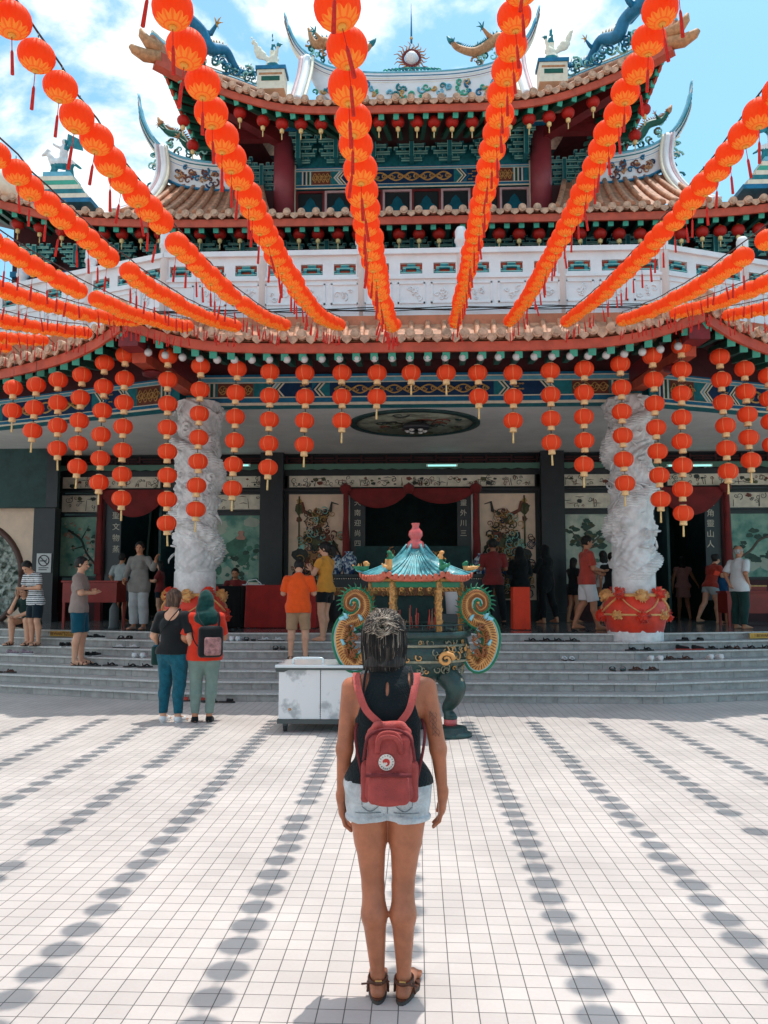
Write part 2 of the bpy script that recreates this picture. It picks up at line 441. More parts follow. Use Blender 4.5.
# ------------------------------------------------------------------ temple materials
m_red = mat('red_fascia_paint', srgb(196, 84, 58), .55, noise=.25, nscale=5)
m_maroon = mat('maroon_paint', srgb(122, 38, 42), .5, noise=.3, nscale=4)
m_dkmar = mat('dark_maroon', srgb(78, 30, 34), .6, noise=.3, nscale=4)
m_col = mat('maroon_column', srgb(156, 66, 76), .45, noise=.15, nscale=3)
m_green = mat('green_rafter_paint', srgb(22, 92, 74), .5, noise=.3, nscale=9)
m_teal = mat('teal_paint', srgb(34, 130, 140), .5, noise=.35, nscale=8)
m_tealL = mat('pale_teal_paint', srgb(150, 208, 196), .5, noise=.15, nscale=9)
m_mint = mat('mint_paint', srgb(70, 172, 146), .5, noise=.15, nscale=9)
m_blue = mat('blue_paint', srgb(26, 118, 160), .45, noise=.3, nscale=9)
m_blueL = mat('light_blue_paint', srgb(110, 185, 208), .5, noise=.2, nscale=9)
m_navy = mat('navy_paint', srgb(16, 58, 98), .5, noise=.3, nscale=9)
m_cream = mat('cream_paint', srgb(236, 226, 204), .6, noise=.12, nscale=8)
m_gold = mat('gold_paint', srgb(206, 160, 92), .45, noise=.3, nscale=14)
m_ochre = mat('ochre_relief', srgb(196, 140, 96), .6, noise=.35, nscale=14)
m_white = mat('white_wall_paint', (.80, .78, .79), .6, noise=.1, nscale=2.2, bump=.1, bscale=30)
m_stone = mat('carved_white_stone', (.82, .80, .79), .6, noise=.25, nscale=5, bump=.3, bscale=45)
m_pink = mat('pink_plaster', srgb(206, 168, 172), .6, noise=.2, nscale=5)
m_tile = mat('terracotta_tile', srgb(206, 142, 108), .6, noise=.45, nscale=7, bump=.3, bscale=30)
m_band = mat('terracotta_band', srgb(196, 118, 84), .6, noise=.3, nscale=3)
m_cap = mat('tile_end_glaze', srgb(214, 170, 140), .5, noise=.45, nscale=11, bump=.4, bscale=60)
m_black = mat('black_lacquer', srgb(44, 46, 50), .35, noise=.2, nscale=5)
m_void = mat('dark_interior', (.012, .017, .02), .8)
m_dkgreen = mat('dark_green_board', srgb(44, 74, 72), .6, noise=.4, nscale=3)
m_grey = mat('grey_ceiling_paint', (.8, .77, .73), .7, noise=.12, nscale=1.5)
m_glass = mat('teal_window_glass', srgb(30, 100, 120), .12, noise=.3, nscale=3, spec=.8)
m_beige = mat('beige_panel', srgb(240, 208, 182), .6, noise=.12, nscale=4)
m_frieze = mat('painted_frieze_ground', srgb(232, 220, 200), .6, noise=.2, nscale=6)
m_art = mat('mural_ground', srgb(150, 184, 164), .6, col2=srgb(78, 132, 120), nscale=2.2)
m_art2 = mat('mural_ground_misty', srgb(206, 208, 190), .6, col2=srgb(136, 158, 146), nscale=2)
m_ink = mat('ink_paint', srgb(62, 66, 62), .6, noise=.3, nscale=20)
m_rustp = mat('rust_paint', srgb(128, 70, 54), .6, noise=.4, nscale=12)
m_olive = mat('olive_paint', srgb(92, 92, 62), .6, noise=.4, nscale=12)
m_cable = mat('black_cable', (.03, .03, .03), .5)
m_rcloth = mat('dark_red_cloth', srgb(128, 30, 30), .75, noise=.3, nscale=3, sheen=.2)
m_wtext = mat('pale_writing', srgb(214, 204, 186), .6)
m_globe = mat('frosted_globe', (.55, .57, .56), .2, spec=.7)

temple = empty('temple', (XC, 17, 0), label='tall chinese temple with curved tiled roofs, white balustrade and painted eaves', cat='temple')
def P_(mb, name, parent=temple, **k):
    """build with world coordinates then parent under the temple empty (keeps place)"""
    o = mb.build(name, None, **k); reparent(o, parent); return o
def reparent(o, parent):
    bpy.context.view_layer.update()
    o.parent = parent; o.matrix_parent_inverse = wm(parent).inverted()
    return o
def wm(o):
    M = Matrix.Translation(o.location) @ o.rotation_euler.to_matrix().to_4x4()
    if o.parent: return wm(o.parent) @ o.matrix_parent_inverse @ M
    return M

# ------------------------------------------------------------------ roofs
def resample(P, step):
    P = [Vector(p) for p in P]; acc = [0]
    for a, b in zip(P, P[1:]): acc.append(acc[-1]+(b-a).length)
    n = max(1, round(acc[-1]/step)); out = []
    for i in range(n+1):
        d = acc[-1]*i/n; j = 0
        while j < len(P)-2 and acc[j+1] < d: j += 1
        t = (d-acc[j])/max(1e-9, acc[j+1]-acc[j]); out.append((P[j].lerp(P[j+1], t), (P[j+1]-P[j]).normalized(), d/acc[-1]))
    return out
def along(P, u):
    P = [Vector(p) for p in P]; acc = [0]
    for a, b in zip(P, P[1:]): acc.append(acc[-1]+(b-a).length)
    d = acc[-1]*u; j = 0
    while j < len(P)-2 and acc[j+1] < d: j += 1
    t = (d-acc[j])/max(1e-9, acc[j+1]-acc[j]); return P[j].lerp(P[j+1], t)
RAFT = {}
def rafter_mesh(L):
    k = round(L, 1)
    if k not in RAFT:
        mb = MB(); mb.box(-.045, .045, .03, L, -.05, .05, m_green); mb.box(-.055, .055, 0, .03, -.06, .06, m_mint)
        RAFT[k] = mb.mesh('rafter')
    return RAFT[k]
def roof(name, front_, back, sp=.26, sag=.25, fas=.2, capr=.072, raf=1.6, rafdz=.35, nseg=7, rafters=True, flip=1):
    F = spline(front_, 6); B = spline(back, 6)
    smp = resample(F, sp/1.0); mb = MB(); ends = MB(); fa = MB(); sof = MB()
    sheet = []; lines = []
    for p, t, u in smp:
        q = along(B, u); col = []
        for i in range(nseg+1):
            s_ = i/nseg; r = p.lerp(q, s_); r.z -= sag*4*s_*(1-s_)*.5*(1 if u > -1 else 0); col.append(r)
        lines.append(col); sheet.append([c[:] for c in col])
    mb.grid(sheet, m_tile); mb.grid([[(c[0], c[1], c[2]-.06) for c in col] for col in sheet][::-1], m_tile)
    for (p, t, u), col in zip(smp, lines):
        jit = random.uniform(-.012, .012)
        mb.tube([c+Vector((0, 0, .02+jit*.3)) for c in col], [capr*.72*random.uniform(.93, 1.05) for c in col], 6, m_tile)
    for i, (p, t, u) in enumerate(smp):
        nrm = Vector((t.y, -t.x, 0)).normalized()*flip; up = Vector((0, 0, 1))
        c = p+nrm*.03+up*(.02+random.uniform(-.008, .008)); tt = Vector((t.x, t.y, 0)).normalized()
        # round end cap with rim and boss
        for rr, dd, mm in ((capr, .05, m_cap), (capr*.62, .065, m_cap)):
            ring = [c+tt*(math.cos(2*PI*k/12)*rr)+up*(math.sin(2*PI*k/12)*rr) for k in range(12)]
            ends.add([v-nrm*.03 for v in ring]+[v+nrm*dd for v in ring], [list(range(12, 24))]+[(k, (k+1) % 12, 12+(k+1) % 12, 12+k) for k in range(12)], mm)
        if i < len(smp)-1:     # drip tile between
            c2 = (p+smp[i+1][0])/2+nrm*.02-up*.015
            w = sp*.3
            pl = [(-w, .03), (-w*.9, -.04), (-w*.4, -.075), (0, -.1), (w*.4, -.075), (w*.9, -.04), (w, .03)]
            ends.add([c2+tt*a+up*b for a, b in pl]+[c2+tt*a+up*b+nrm*.03 for a, b in pl],
                     [list(range(7, 14))]+[(k, (k+1) % 7, 7+(k+1) % 7, 7+k) for k in range(7)], m_cap)
    o = P_(mb, name); P_(ends, 'tile_ends', o)
    # fascia
    top = []; 
    for p, t, u in smp:
        nrm = Vector((t.y, -t.x, 0)).normalized()*flip
        a = p-Vector((0, 0, .09)); top.append((a+nrm*.0, a-nrm*.05, a-nrm*.05-Vector((0, 0, fas)), a-Vector((0, 0, fas))))
    fa.grid([[v[:] for v in r_] for r_ in top], m_red, smooth=False, wrap=True)
    P_(fa, 'fascia', o)
    # soffit
    S = []
    for p, t, u in smp:
        q = along(B, u); d = Vector((q.x-p.x, q.y-p.y, 0)); d.normalize()
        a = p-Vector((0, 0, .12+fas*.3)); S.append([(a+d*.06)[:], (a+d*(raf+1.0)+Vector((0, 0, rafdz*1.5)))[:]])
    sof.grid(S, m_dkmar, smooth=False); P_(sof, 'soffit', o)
    if rafters:
        for p, t, u in resample(F, sp):
            q = along(B, u); d = Vector((q.x-p.x, q.y-p.y, 0)).normalized()
            a = p-Vector((0, 0, .17+fas*.62))+d*.1; b = d*raf+Vector((0, 0, rafdz))
            ro = link_mesh('rafter', rafter_mesh(b.length), None, a)
            ro.rotation_euler = (math.atan2(b.z, math.hypot(b.x, b.y)), 0, math.atan2(d.y, d.x)-PI/2)
            reparent(ro, o)
    return o
def mir(P): return [(-x+2*XC, y, z) for x, y, z in P]
def S_(P): return [(x+XC, y, z) for x, y, z in P]

# lower roof: middle bay and two receding wings
cF = S_([(-4.2, 11.45, 5.66), (-3.3, 11.62, 5.42), (-2.2, 11.7, 5.35), (0, 11.7, 5.34), (2.2, 11.7, 5.35), (3.3, 11.62, 5.42), (4.2, 11.45, 5.66)])
cB = S_([(-4.9, 15.0, 6.72), (-2.5, 15, 6.72), (0, 15.0, 6.72), (2.5, 15, 6.72), (4.9, 15.0, 6.72)])
roof('lower_roof', cF, cB, sp=.262, capr=.078, raf=1.9, rafdz=.42, fas=.14, sag=.75)
wF = S_([(-13, 15.5, 5.6), (-10, 14.15, 5.3), (-7.5, 13.05, 5.26), (-5.7, 12.25, 5.32), (-4.8, 11.8, 5.46), (-4.25, 11.47, 5.64)])
wB = S_([(-14, 18.65, 6.7), (-11, 17.5, 6.7), (-8, 16.3, 6.7), (-4.9, 15.02, 6.72)])
roof('lower_roof', wF, wB, sp=.262, capr=.078, raf=1.9, rafdz=.42, fas=.15, sag=.6)
roof('lower_roof', mir(wF)[::-1], mir(wB)[::-1], sp=.262, capr=.078, raf=1.9, rafdz=.42, fas=.15, sag=.6)
for sg in (-1, 1):       # hip ridges with rolled tiles, and the corner rafters underneath
    hr = MB(); pts = spline([(XC+sg*4.22, 11.42, 5.72), (XC+sg*4.35, 12.4, 5.86), (XC+sg*4.6, 13.7, 6.25), (XC+sg*4.9, 15, 6.85)], 6)
    hr.tube(pts, .09, 8, m_tile); 
    for k in range(7):
        a = Vector(pts[k*2]); hr.tube([a+Vector((0, -.02, .03)), a+Vector((0, .16, .05))], [.12, .1], 9, m_cap)
        hr.tube([a+Vector((sg*.12, -.02, -.03)), a+Vector((sg*.12, .16, 0))], [.08, .07], 8, m_cap)
    P_(hr, 'hip_ridge')
    cb = MB(); cb.bar((XC+sg*4.15, 11.55, 5.33), (XC+sg*4.0, 14.3, 5.42), .3, .26, m_maroon)
    cb.bar((XC+sg*4.12, 11.95, 5.14), (XC+sg*4.0, 14.3, 5.2), .22, .16, m_red)
    cb.lathe([(.02, -.02), (.16, 0), (.18, .05), (.05, .1)], 14, m_maroon, (XC+sg*4.08, 12.5, 5.0)); P_(cb, 'corner_beam')

# ------------------------------------------------------------------ painted beams
def chev(mb, cx, z0, z1, y, w, dirn, cols):
    """nested chevrons pointing in dirn"""
    H = z1-z0; t = w
    for i, m in enumerate(cols):
        o = cx+dirn*i*t
        a = [(o, z0), (o+dirn*t, z0), (o+dirn*(t+H*.42), z0+H/2), (o+dirn*t, z1), (o, z1), (o+dirn*H*.42, z0+H/2)]
        mb.prism(a, y-.006-.0004*i, y+.01, m)
def scrolls(mb, x0, x1, z0, z1, y, m, n, amp=.32, r=.009, seedv=0):
    rs = random.Random(seedv); zc = (z0+z1)/2; H = (z1-z0)
    for sg in (1, -1):
        P = [(x0+(x1-x0)*i/(n*8), y-.008, zc+sg*amp*H*math.sin(PI*i/8)) for i in range(n*8+1)]
        mb.tube(P, r, 5, m)
    for i in range(n*2):
        cx = x0+(x1-x0)*(i+.5)/(n*2); s2 = 1 if i % 2 else -1
        P = [(cx+s2*.0+H*.22*(1-k/12)*math.cos(k*.8), y-.01, zc+H*.22*(1-k/12)*math.sin(k*.8)*s2) for k in range(11)]
        mb.tube(P, [r*1.1*(1-k/16) for k in range(11)], 5, m)
def painted_beam(X0, X1, z0, z1, loc, rz, rich=True, bay='full'):
    """local frame: x along, front face at y=0"""
    W_ = X1-X0; H = (z1-z0)*1.12; mb = MB(); mb.box(X0, X1, 0, .3, z0, z1, m_teal)
    o = mb.build('painted_beam', None, loc=loc, rot=(0, 0, rz)); reparent(o, temple)
    p = MB(); b = .08*H
    if not rich: b = .055*H
    def strip(a, c, m, d=.004): p.box(X0, X1, -d, .004, a, c, m)
    strip(z0, z0+b, m_cream); strip(z0+b*1.15, z0+b*2.6, m_blue, .005); strip(z0+b*2.7, z0+b*3.1, m_cream, .006)
    strip(z1-b*.8, z1, m_blue); strip(z1-b*1.3, z1-b*.85, m_cream, .005); strip(z1-b*2.6, z1-b*1.35, m_blueL, .005); strip(z1-b*3.1, z1-b*2.7, m_cream, .006)
    a0, a1 = z0+b*3.2, z1-b*3.2
    xc = (X0+X1)/2; hw = W_/2
    p.box(xc-.36*hw, xc+.36*hw, -.004, .004, a0, a1, m_navy)
    scrolls(p, xc-.34*hw, xc+.34*hw, a0+.01, a1-.01, 0, m_gold, 9 if rich else 5, r=.014 if rich else .02)
    for sg in (-1, 1):
        x = xc+sg*.38*hw
        chev(p, x, a0, a1, 0, .035, sg, [m_cream, m_green, m_cream, m_navy, m_blue])
        p.box(min(x+sg*.24, xc+sg*.62*hw), max(x+sg*.24, xc+sg*.62*hw), -.003, .004, a0, a1, m_navy)
        for k in range(4):      # little clouds
            xx = x+sg*(.32+.09*(k % 2)); zz = a0+(a1-a0)*(.2+.2*k)
            p.tube([(xx+.05*math.cos(t*.9), -.006, zz+.012*math.sin(t*1.8)) for t in range(8)], .007, 4, m_gold)
        chev(p, xc+sg*.56*hw, a0, a1, 0, .035, sg, [m_cream, m_green, m_cream, m_blueL, m_cream])
        u0, u1 = sorted((xc+sg*.70*hw, xc+sg*.86*hw))
        p.box(u0, u1, -.004, .004, a0, a1, m_rustp); scrolls(p, u0+.02, u1-.02, a0+.01, a1-.01, 0, m_gold, 4, amp=.35, r=.01)
        for k, m in enumerate([m_cream, m_green, m_cream, m_navy, m_cream, m_blue]):
            uu = xc+sg*(.875*hw+k*.045); p.box(uu-.016, uu+.016, -.006, .004, a0, a1, m)
    q = p.build('painted_panel', None, loc=loc, rot=(0, 0, rz)); reparent(q, o)
    return o
painted_beam(-4.1, 4.1, 4.95, 5.52, (XC, 14.42, 0), 0)
WSL = math.atan(.385)
for sg in (-1, 1):
    L_ = 6.5
    painted_beam(-L_/2, L_/2, 4.95, 5.52, (XC+sg*(4.25+L_/2*math.cos(WSL)), 14.5+L_/2*math.sin(WSL), 0), sg*WSL, False)
tb = MB(); tb.box(XC-4.3, XC+4.3, 14.5, 14.75, 5.53, 6.3, m_dkmar)
for sg in (-1, 1):
    a = Vector((XC+sg*4.3, 14.62, 5.9)); b = Vector((XC+sg*11.5, 17.4, 5.9)); tb.bar(a, b, .25, .76, m_dkmar)
P_(tb, 'frieze_board')

# brackets under eaves
def bracket_mesh(w=.7, h=.62, nm='eave_bracket'):
    mb = MB(); n = 5
    mb.box(-.045, .045, -.36, 0, .0, h*1.02, m_teal); mb.box(-.05, -.04, -.375, -.36, 0, h, m_tealL); mb.box(.04, .05, -.375, -.36, 0, h, m_tealL); mb.box(-.05, .05, -.375, -.36, h-.02, h+.01, m_tealL)
    for i in range(n):
        z = h*(i+.25)/n; ww = w*(.62, .95, .74, 1.06, .85)[i]/2; d = .05+.055*i
        mb.box(-ww, ww, -d-.05, -d+.02, z, z+h*.11, m_teal)
        mb.box(-ww-.004, ww+.004, -d-.056, -d-.048, z+h*.075, z+h*.118, m_tealL)
        mb.box(-ww-.004, ww+.004, -d-.056, -d-.048, z-.006, z+.02, m_tealL)
        for sg in (-1, 1):
            for q in (1, .5):
                mb.box(sg*ww*q-.04, sg*ww*q+.04, -d-.07, -d+.03, z+h*.12, z+h*.24, m_teal)
                mb.box(sg*ww*q-.043, sg*ww*q+.043, -d-.076, -d-.068, z+h*.205, z+h*.246, m_tealL)
                mb.box(sg*ww*q-.043, sg*ww*q-.03, -d-.076, -d-.068, z+h*.12, z+h*.24, m_tealL)
    return mb.mesh(nm)
BR = bracket_mesh(); BR2 = bracket_mesh(.72, .42)
def put_bracket(me, x, y, z, rz=0, sc=1):
    o = link_mesh('eave_bracket', me, None, (x, y, z), (0, 0, rz)); o.scale = (sc, sc, sc); 
    o.parent = temple; o.matrix_parent_inverse = wm(temple).inverted(); return o

# ------------------------------------------------------------------ balustrade above the lower roof
BZ0, BZ1 = 6.76, 7.98
def wallseg(x0, y0, x1, y1, n, name='balustrade'):
    L_ = math.hypot(x1-x0, y1-y0); rz = math.atan2(y1-y0, x1-x0)
    M = Matrix.Translation((x0, y0, 0)) @ Matrix.Rotation(rz, 4, 'Z'); mb = MB()
    bay = L_/n
    niches = [(bay*(i/3+1/6)) for i in range(3*n)]
    # wall with real openings: rails and piers
    mb.box(0, L_, 0, .2, BZ0, 7.61, m_white); mb.box(0, L_, 0, .2, 7.82, BZ1, m_white)
    xs = [0]+[v for c in niches for v in (c-.21, c+.21)]+[L_]
    for a, b in zip(xs[::2], xs[1::2]): mb.box(a, b, 0, .2, 7.61, 7.82, m_white)
    mb.box(0, L_, -.07, .27, BZ1, BZ1+.1, m_white); mb.box(0, L_, -.04, .24, BZ0-.02, BZ0+.14, m_white); mb.box(0, L_, -.035, .0, 7.5, 7.55, m_white)
    for c in niches:
        for (a, b, p, q) in ((c-.26, c+.26, 7.02, 7.05), (c-.26, c+.26, 7.4, 7.43), (c-.26, c-.23, 7.02, 7.43), (c+.23, c+.26, 7.02, 7.43)):
            mb.box(a, b, -.022, 0, p, q, m_white)
        rs = random.Random(int(c*100))
        for k in range(5):       # carved flower sprays
            cx, cz, r0 = c+rs.uniform(-.15, .15), 7.22+rs.uniform(-.1, .1), rs.uniform(.04, .08); s2 = rs.choice((-1, 1)); ph = rs.uniform(0, 6)
            mb.tube([(cx+r0*(1-j/12)*math.cos(ph+s2*j*.7), -.008, cz+r0*(1-j/12)*math.sin(ph+s2*j*.7)) for j in range(11)], [.016*(1-j/14) for j in range(11)], 5, m_white)
    mb.xf(M); o = P_(mb, name)
    for c in niches:
        fr_ = MB()
        fr_.box(c-.21, c+.21, .08, .12, 7.61, 7.82, m_red)
        for (a, b, p, q) in ((-.2, .2, .0, .05), (-.16, -.1, .05, .14), (.1, .16, .05, .14), (-.16, .16, .13, .17), (-.08, .08, .17, .24), (-.205, -.18, .0, .1), (.18, .205, 0, .1)):
            fr_.box(c+a, c+b, .01, .075, 7.6+p*.85, 7.6+q*.85, m_teal); fr_.box(c+a, c+b, .004, .01, 7.6+q*.85-.012, 7.6+q*.85, m_tealL)
        fr_.xf(M); P_(fr_, 'fretwork', o)
    return o, M, bay
post = MB(); post.lathe([(.1, 0), (.1, 1.5), (.125, 1.52), (.125, 1.57), (.11, 1.6), (.115, 1.74), (.08, 1.81), (.001, 1.83)], 12, m_white)
PO = post.mesh('balustrade_post')
def put_post(x, y): 
    o = link_mesh('balustrade_post', PO, None, (x, y, BZ0-.05)); o.parent = temple; o.matrix_parent_inverse = wm(temple).inverted()
wallseg(XC-4.75, 15, XC+4.75, 15, 5); 
for k in range(6): put_post(XC-4.75+1.9*k, 15.05)
wallseg(XC-13.5, 18.38, XC-4.75, 15, 5); wallseg(XC+4.75, 15, XC+13.5, 18.38, 5)
for sg in (-1, 1):
    for k in range(1, 5): put_post(XC+sg*(4.75+1.75*k), 15.05+.676*k)
mo = MB(); mo.box(XC-4.85, XC+4.85, 14.78, 14.97, 6.3, 6.72, m_band)
for sg in (-1, 1): mo.bar((XC+sg*4.85, 14.9, 6.5), (XC+sg*13.4, 18.2, 6.5), .2, .42, m_band)
P_(mo, 'roof_moulding')
for k in range(3):
    cw = MB(); cw.tube([(XC-4.9+9.8*i/30, 14.86-.02*k, 6.84+.02*k+.012*math.sin(i*1.3+k*2)) for i in range(31)], .011, 5, m_cable); P_(cw, 'cable', temple)

# ------------------------------------------------------------------ middle storey
mw = MB(); mw.box(XC-9, XC+9, 17.4, 17.7, 6.7, 9.9, m_dkmar); mw.box(XC-9, XC+9, 17.3, 17.4, 8.6, 8.72, m_blue); mw.box(XC-9, XC+9, 17.28, 17.4, 8.3, 8.36, m_tealL); mw.box(XC-9, XC+9, 17.3, 17.4, 7.9, 8.3, m_teal)
P_(mw, 'middle_wall')
for k in range(-9, 10): put_bracket(BR2, XC+k*.92, 17.28, 8.74, 0, 1)
roof('middle_roof', S_([(-12.5, 14.6, 10.25), (-10, 15.3, 9.95), (-8.6, 15.7, 9.72), (-7.2, 15.95, 9.46), (-5.5, 16, 9.35), (-3, 16, 9.31), (0, 16, 9.31), (3, 16, 9.31), (5.5, 16, 9.33), (7.2, 15.95, 9.42), (8.6, 15.7, 9.66), (10, 15.3, 9.9), (12.5, 14.6, 10.2)]),
     S_([(-13, 18, 10.6), (-10, 18, 10.4), (-7, 18, 10.28), (-4, 18, 10.22), (0, 18, 10.2), (4, 18, 10.22), (7, 18, 10.28), (10, 18, 10.4), (13, 18, 10.6)]), sp=.3, fas=.16, raf=1.2, rafdz=.2, capr=.08)

# ------------------------------------------------------------------ upper storey
uw = MB(); uw.box(XC-2.9, XC+2.9, 18.05, 18.2, 10.1, 12.7, m_dkmar); uw.box(XC-5.2, XC+5.2, 19.6, 19.8, 10.1, 12.6, m_dkgreen); uw.box(XC-2.7, XC+2.7, 17.99, 18.04, 11.37, 12.1, m_teal)
uw.box(XC-5.0, XC+5.0, 17.55, 17.8, 12.12, 12.3, m_maroon); uw.box(XC-3.7, XC+3.7, 17.5, 17.55, 12.02, 12.09, m_blue); uw.box(XC-3.7, XC+3.7, 17.48, 17.55, 12.09, 12.11, m_cream)
P_(uw, 'upper_wall')
for sg in (-1, 1):
    c = MB(); c.lathe([(.24, 10.1), (.24, 12.1)], 20, m_col, (XC+sg*2.93, 17.8, 0)); P_(c, 'upper_column')
    b = MB(); b.bar((XC+sg*2.95, 17.75, 11.9), (XC+sg*4.55, 16.1, 12.12), .24, .3, m_maroon); P_(b, 'corner_beam'); b = MB(); b.bar((XC+sg*3.1, 17.75, 12.02), (XC+sg*4.9, 17.75, 12.02), .2, .2, m_maroon)
    P_(b, 'tie_beam')
    for k, (dx, z) in enumerate(((.55, 11.05), (1.1, 11.2), (1.7, 11.3))): put_bracket(BR, XC+sg*(3.0+dx), 18.6, z, 0, .95)
pb = painted_beam(-2.68, 2.68, 10.84, 11.36, (XC, 17.95, 0), 0, False)
for k in range(-3, 4): put_bracket(BR, XC+k*.86, 17.95, 11.38, 0, 1.08)
for i in range(8):      # window band
    w0 = XC-2.68+.67*i; f = MB()
    for (a, b, c, d) in ((0, .05, 10.15, 10.8), (.62, .67, 10.15, 10.8), (.05, .62, 10.75, 10.8)): f.box(w0+a, w0+b, 17.96, 18.05, c, d, m_pink if i % 2 else m_maroon)
    wf = P_(f, 'window'); gpl = MB()
    gpl.box(w0+.05, w0+.62, 18.0, 18.03, 10.15, 10.75, m_void)
    cx = w0+.335
    gpl.prism([(cx-.24, 10.15), (cx+.24, 10.15), (cx+.22, 10.4), (cx+.12, 10.47), (cx+.09, 10.56), (cx, 10.66), (cx-.09, 10.56), (cx-.12, 10.47), (cx-.22, 10.4)], 17.985, 17.998, m_glass)
    P_(gpl, 'pane', wf)
for sg in (-1, 1):
    f = MB(); f.box(XC+sg*2.71-.03, XC+sg*2.71+.03, 17.9, 18.04, 10.1, 11.4, m_cream); P_(f, 'window_post')

TF = S_([(-5.0, 15.2, 12.26), (-4.57, 15.38, 12.12), (-4.0, 15.47, 11.92), (-3.35, 15.5, 11.69), (-2.67, 15.5, 11.5), (-2.0, 15.5, 11.42), (-1, 15.5, 11.4), (0, 15.5, 11.4)])
TFull = TF+mir(TF)[::-1][1:]
TBk = S_([(-3.3, 18, 12.95), (-1.5, 18, 12.75), (0, 18, 12.7), (1.5, 18, 12.75), (3.3, 18, 12.95)])
roof('upper_roof', TFull, TBk, sp=.3, fas=.15, raf=1.5, rafdz=.4, capr=.08)
TS = S_([(-5.0, 25, 12.1), (-4.95, 22, 11.9), (-4.93, 19.5, 11.85), (-4.95, 17.5, 11.96), (-4.97, 16.4, 12.05), (-5.0, 15.25, 12.26)])
TSB = S_([(-3.3, 24, 13.2), (-3.3, 22, 13.1), (-3.3, 20, 13), (-3.3, 18, 12.95)])
roof('upper_roof', TS, TSB, sp=.3, fas=.15, raf=1.3, rafdz=.3, capr=.08)
roof('upper_roof', mir(TS)[::-1], mir(TSB)[::-1], sp=.3, fas=.15, raf=1.3, rafdz=.3, capr=.08)

# corner dragon-mouth finials and hip ridges of the top roof
for sg in (-1, 1):
    h = MB()
    P0 = spline([(XC+sg*5.15, 15.05, 12.48), (XC+sg*4.95, 15.5, 12.5), (XC+sg*4.6, 16.3, 12.66), (XC+sg*3.9, 17.1, 12.84), (XC+sg*3.2, 17.9, 13.0)], 6)
    h.tube(P0, .1, 8, m_tile, flat=1.6); h.tube([(x, y, z+.14) for x, y, z in P0], .06, 8, m_blueL); h.tube([(x, y, z+.22) for x, y, z in P0], .035, 6, m_cream)
    P_(h, 'hip_ridge')
    f = MB(); q = Vector((XC+sg*4.98, 15.1, 12.33))
    f.tube([q, q+Vector((sg*.2, -.12, .08)), q+Vector((sg*.32, -.18, .22)), q+Vector((sg*.34, -.2, .32))], [.13, .12, .08, .03], 10, m_ochre)
    f.tube([q-Vector((0, 0, .15)), q+Vector((sg*.28, -.12, -.18)), q+Vector((sg*.46, -.22, -.12)), q+Vector((sg*.52, -.25, -.06))], [.13, .13, .09, .05], 10, m_ochre)
    f.bar(q+Vector((-sg*.9, .7, -.42)), q+Vector((sg*.1, 0, -.2)), .22, .3, m_red)
    P_(f, 'eave_finial')

# ------------------------------------------------------------------ top ridge (swallowtail)
RY = 18.15
def ridge_wall(name, top, bot, y0, y1, stripes):
    mb = MB(); T = spline(top, 6); B = spline(bot, 6); n = len(T)
    G = [[(T[i][0], y0, T[i][1]), (B[i][0], y0, B[i][1]), (B[i][0], y1, B[i][1]), (T[i][0], y1, T[i][1])] for i in range(n)]
    mb.grid(G, m_white, smooth=False, wrap=True)
    o = P_(mb, name); s_ = MB()
    for off, r_, m in stripes:
        s_.tube([(T[i][0], (y0+y1)/2, T[i][1]-off) for i in range(n)], [r_*(1 if 3 < i < n-4 else .55) for i in range(n)], 8, m, flat=(y1-y0)/2/r_+.6, up=(0, 1, 0))
    P_(s_, 'ridge_moulding', o); return o
top = [(-3.02, 15.3), (-2.85, 14.75), (-2.6, 14.35), (-2.2, 14.0), (-1.7, 13.8), (-1, 13.7), (0, 13.68)]
bot = [(-3.0, 15.2), (-2.8, 14.45), (-2.5, 13.95), (-2.15, 13.3), (-1.7, 12.95), (-1, 12.9), (0, 12.9)]
sym = lambda P: P+[(-x, z) for x, z in P[::-1][1:]]
tX = [(x+XC, z) for x, z in sym(top)]; bX = [(x+XC, z) for x, z in sym(bot)]
rw = ridge_wall('top_ridge', tX, bX, RY-.12, RY+.12, [(-.02, .05, m_blueL), (.07, .035, m_blue), (.13, .022, m_cream), (.18, .022, m_maroon), (.23, .02, m_cream)])
rel = MB(); rs = random.Random(3)
for cx, w, m, k_ in ((0, .95, m_teal, 22), (-1.5, .5, m_blue, 12), (1.5, .5, m_blue, 12), (-2.1, .2, m_teal, 5), (2.1, .2, m_teal, 5)):
    for k in range(k_):
        x = XC+cx+rs.uniform(-w, w); z = 13.17+rs.uniform(-.14, .16)+(.1 if abs(cx) > 1 else 0); r0 = rs.uniform(.05, .11); ph = rs.uniform(0, 6); s2 = rs.choice((-1, 1))
        mm = rs.choice((m, m, m_mint, m_gold, m_blueL))
        rel.tube([(x+r0*(1-j/12)*math.cos(ph+s2*j*.7), RY-.14, z+r0*(1-j/12)*math.sin(ph+s2*j*.7)) for j in range(11)], [.03*(1-j/14) for j in range(11)], 5, mm)
rel.box(XC-2.0, XC+2.0, RY-.16, RY-.12, 12.92, 12.97, m_mint); rel.box(XC-2.0, XC+2.0, RY-.15, RY-.12, 12.98, 13.0, m_pink)
P_(rel, 'ridge_relief', rw)
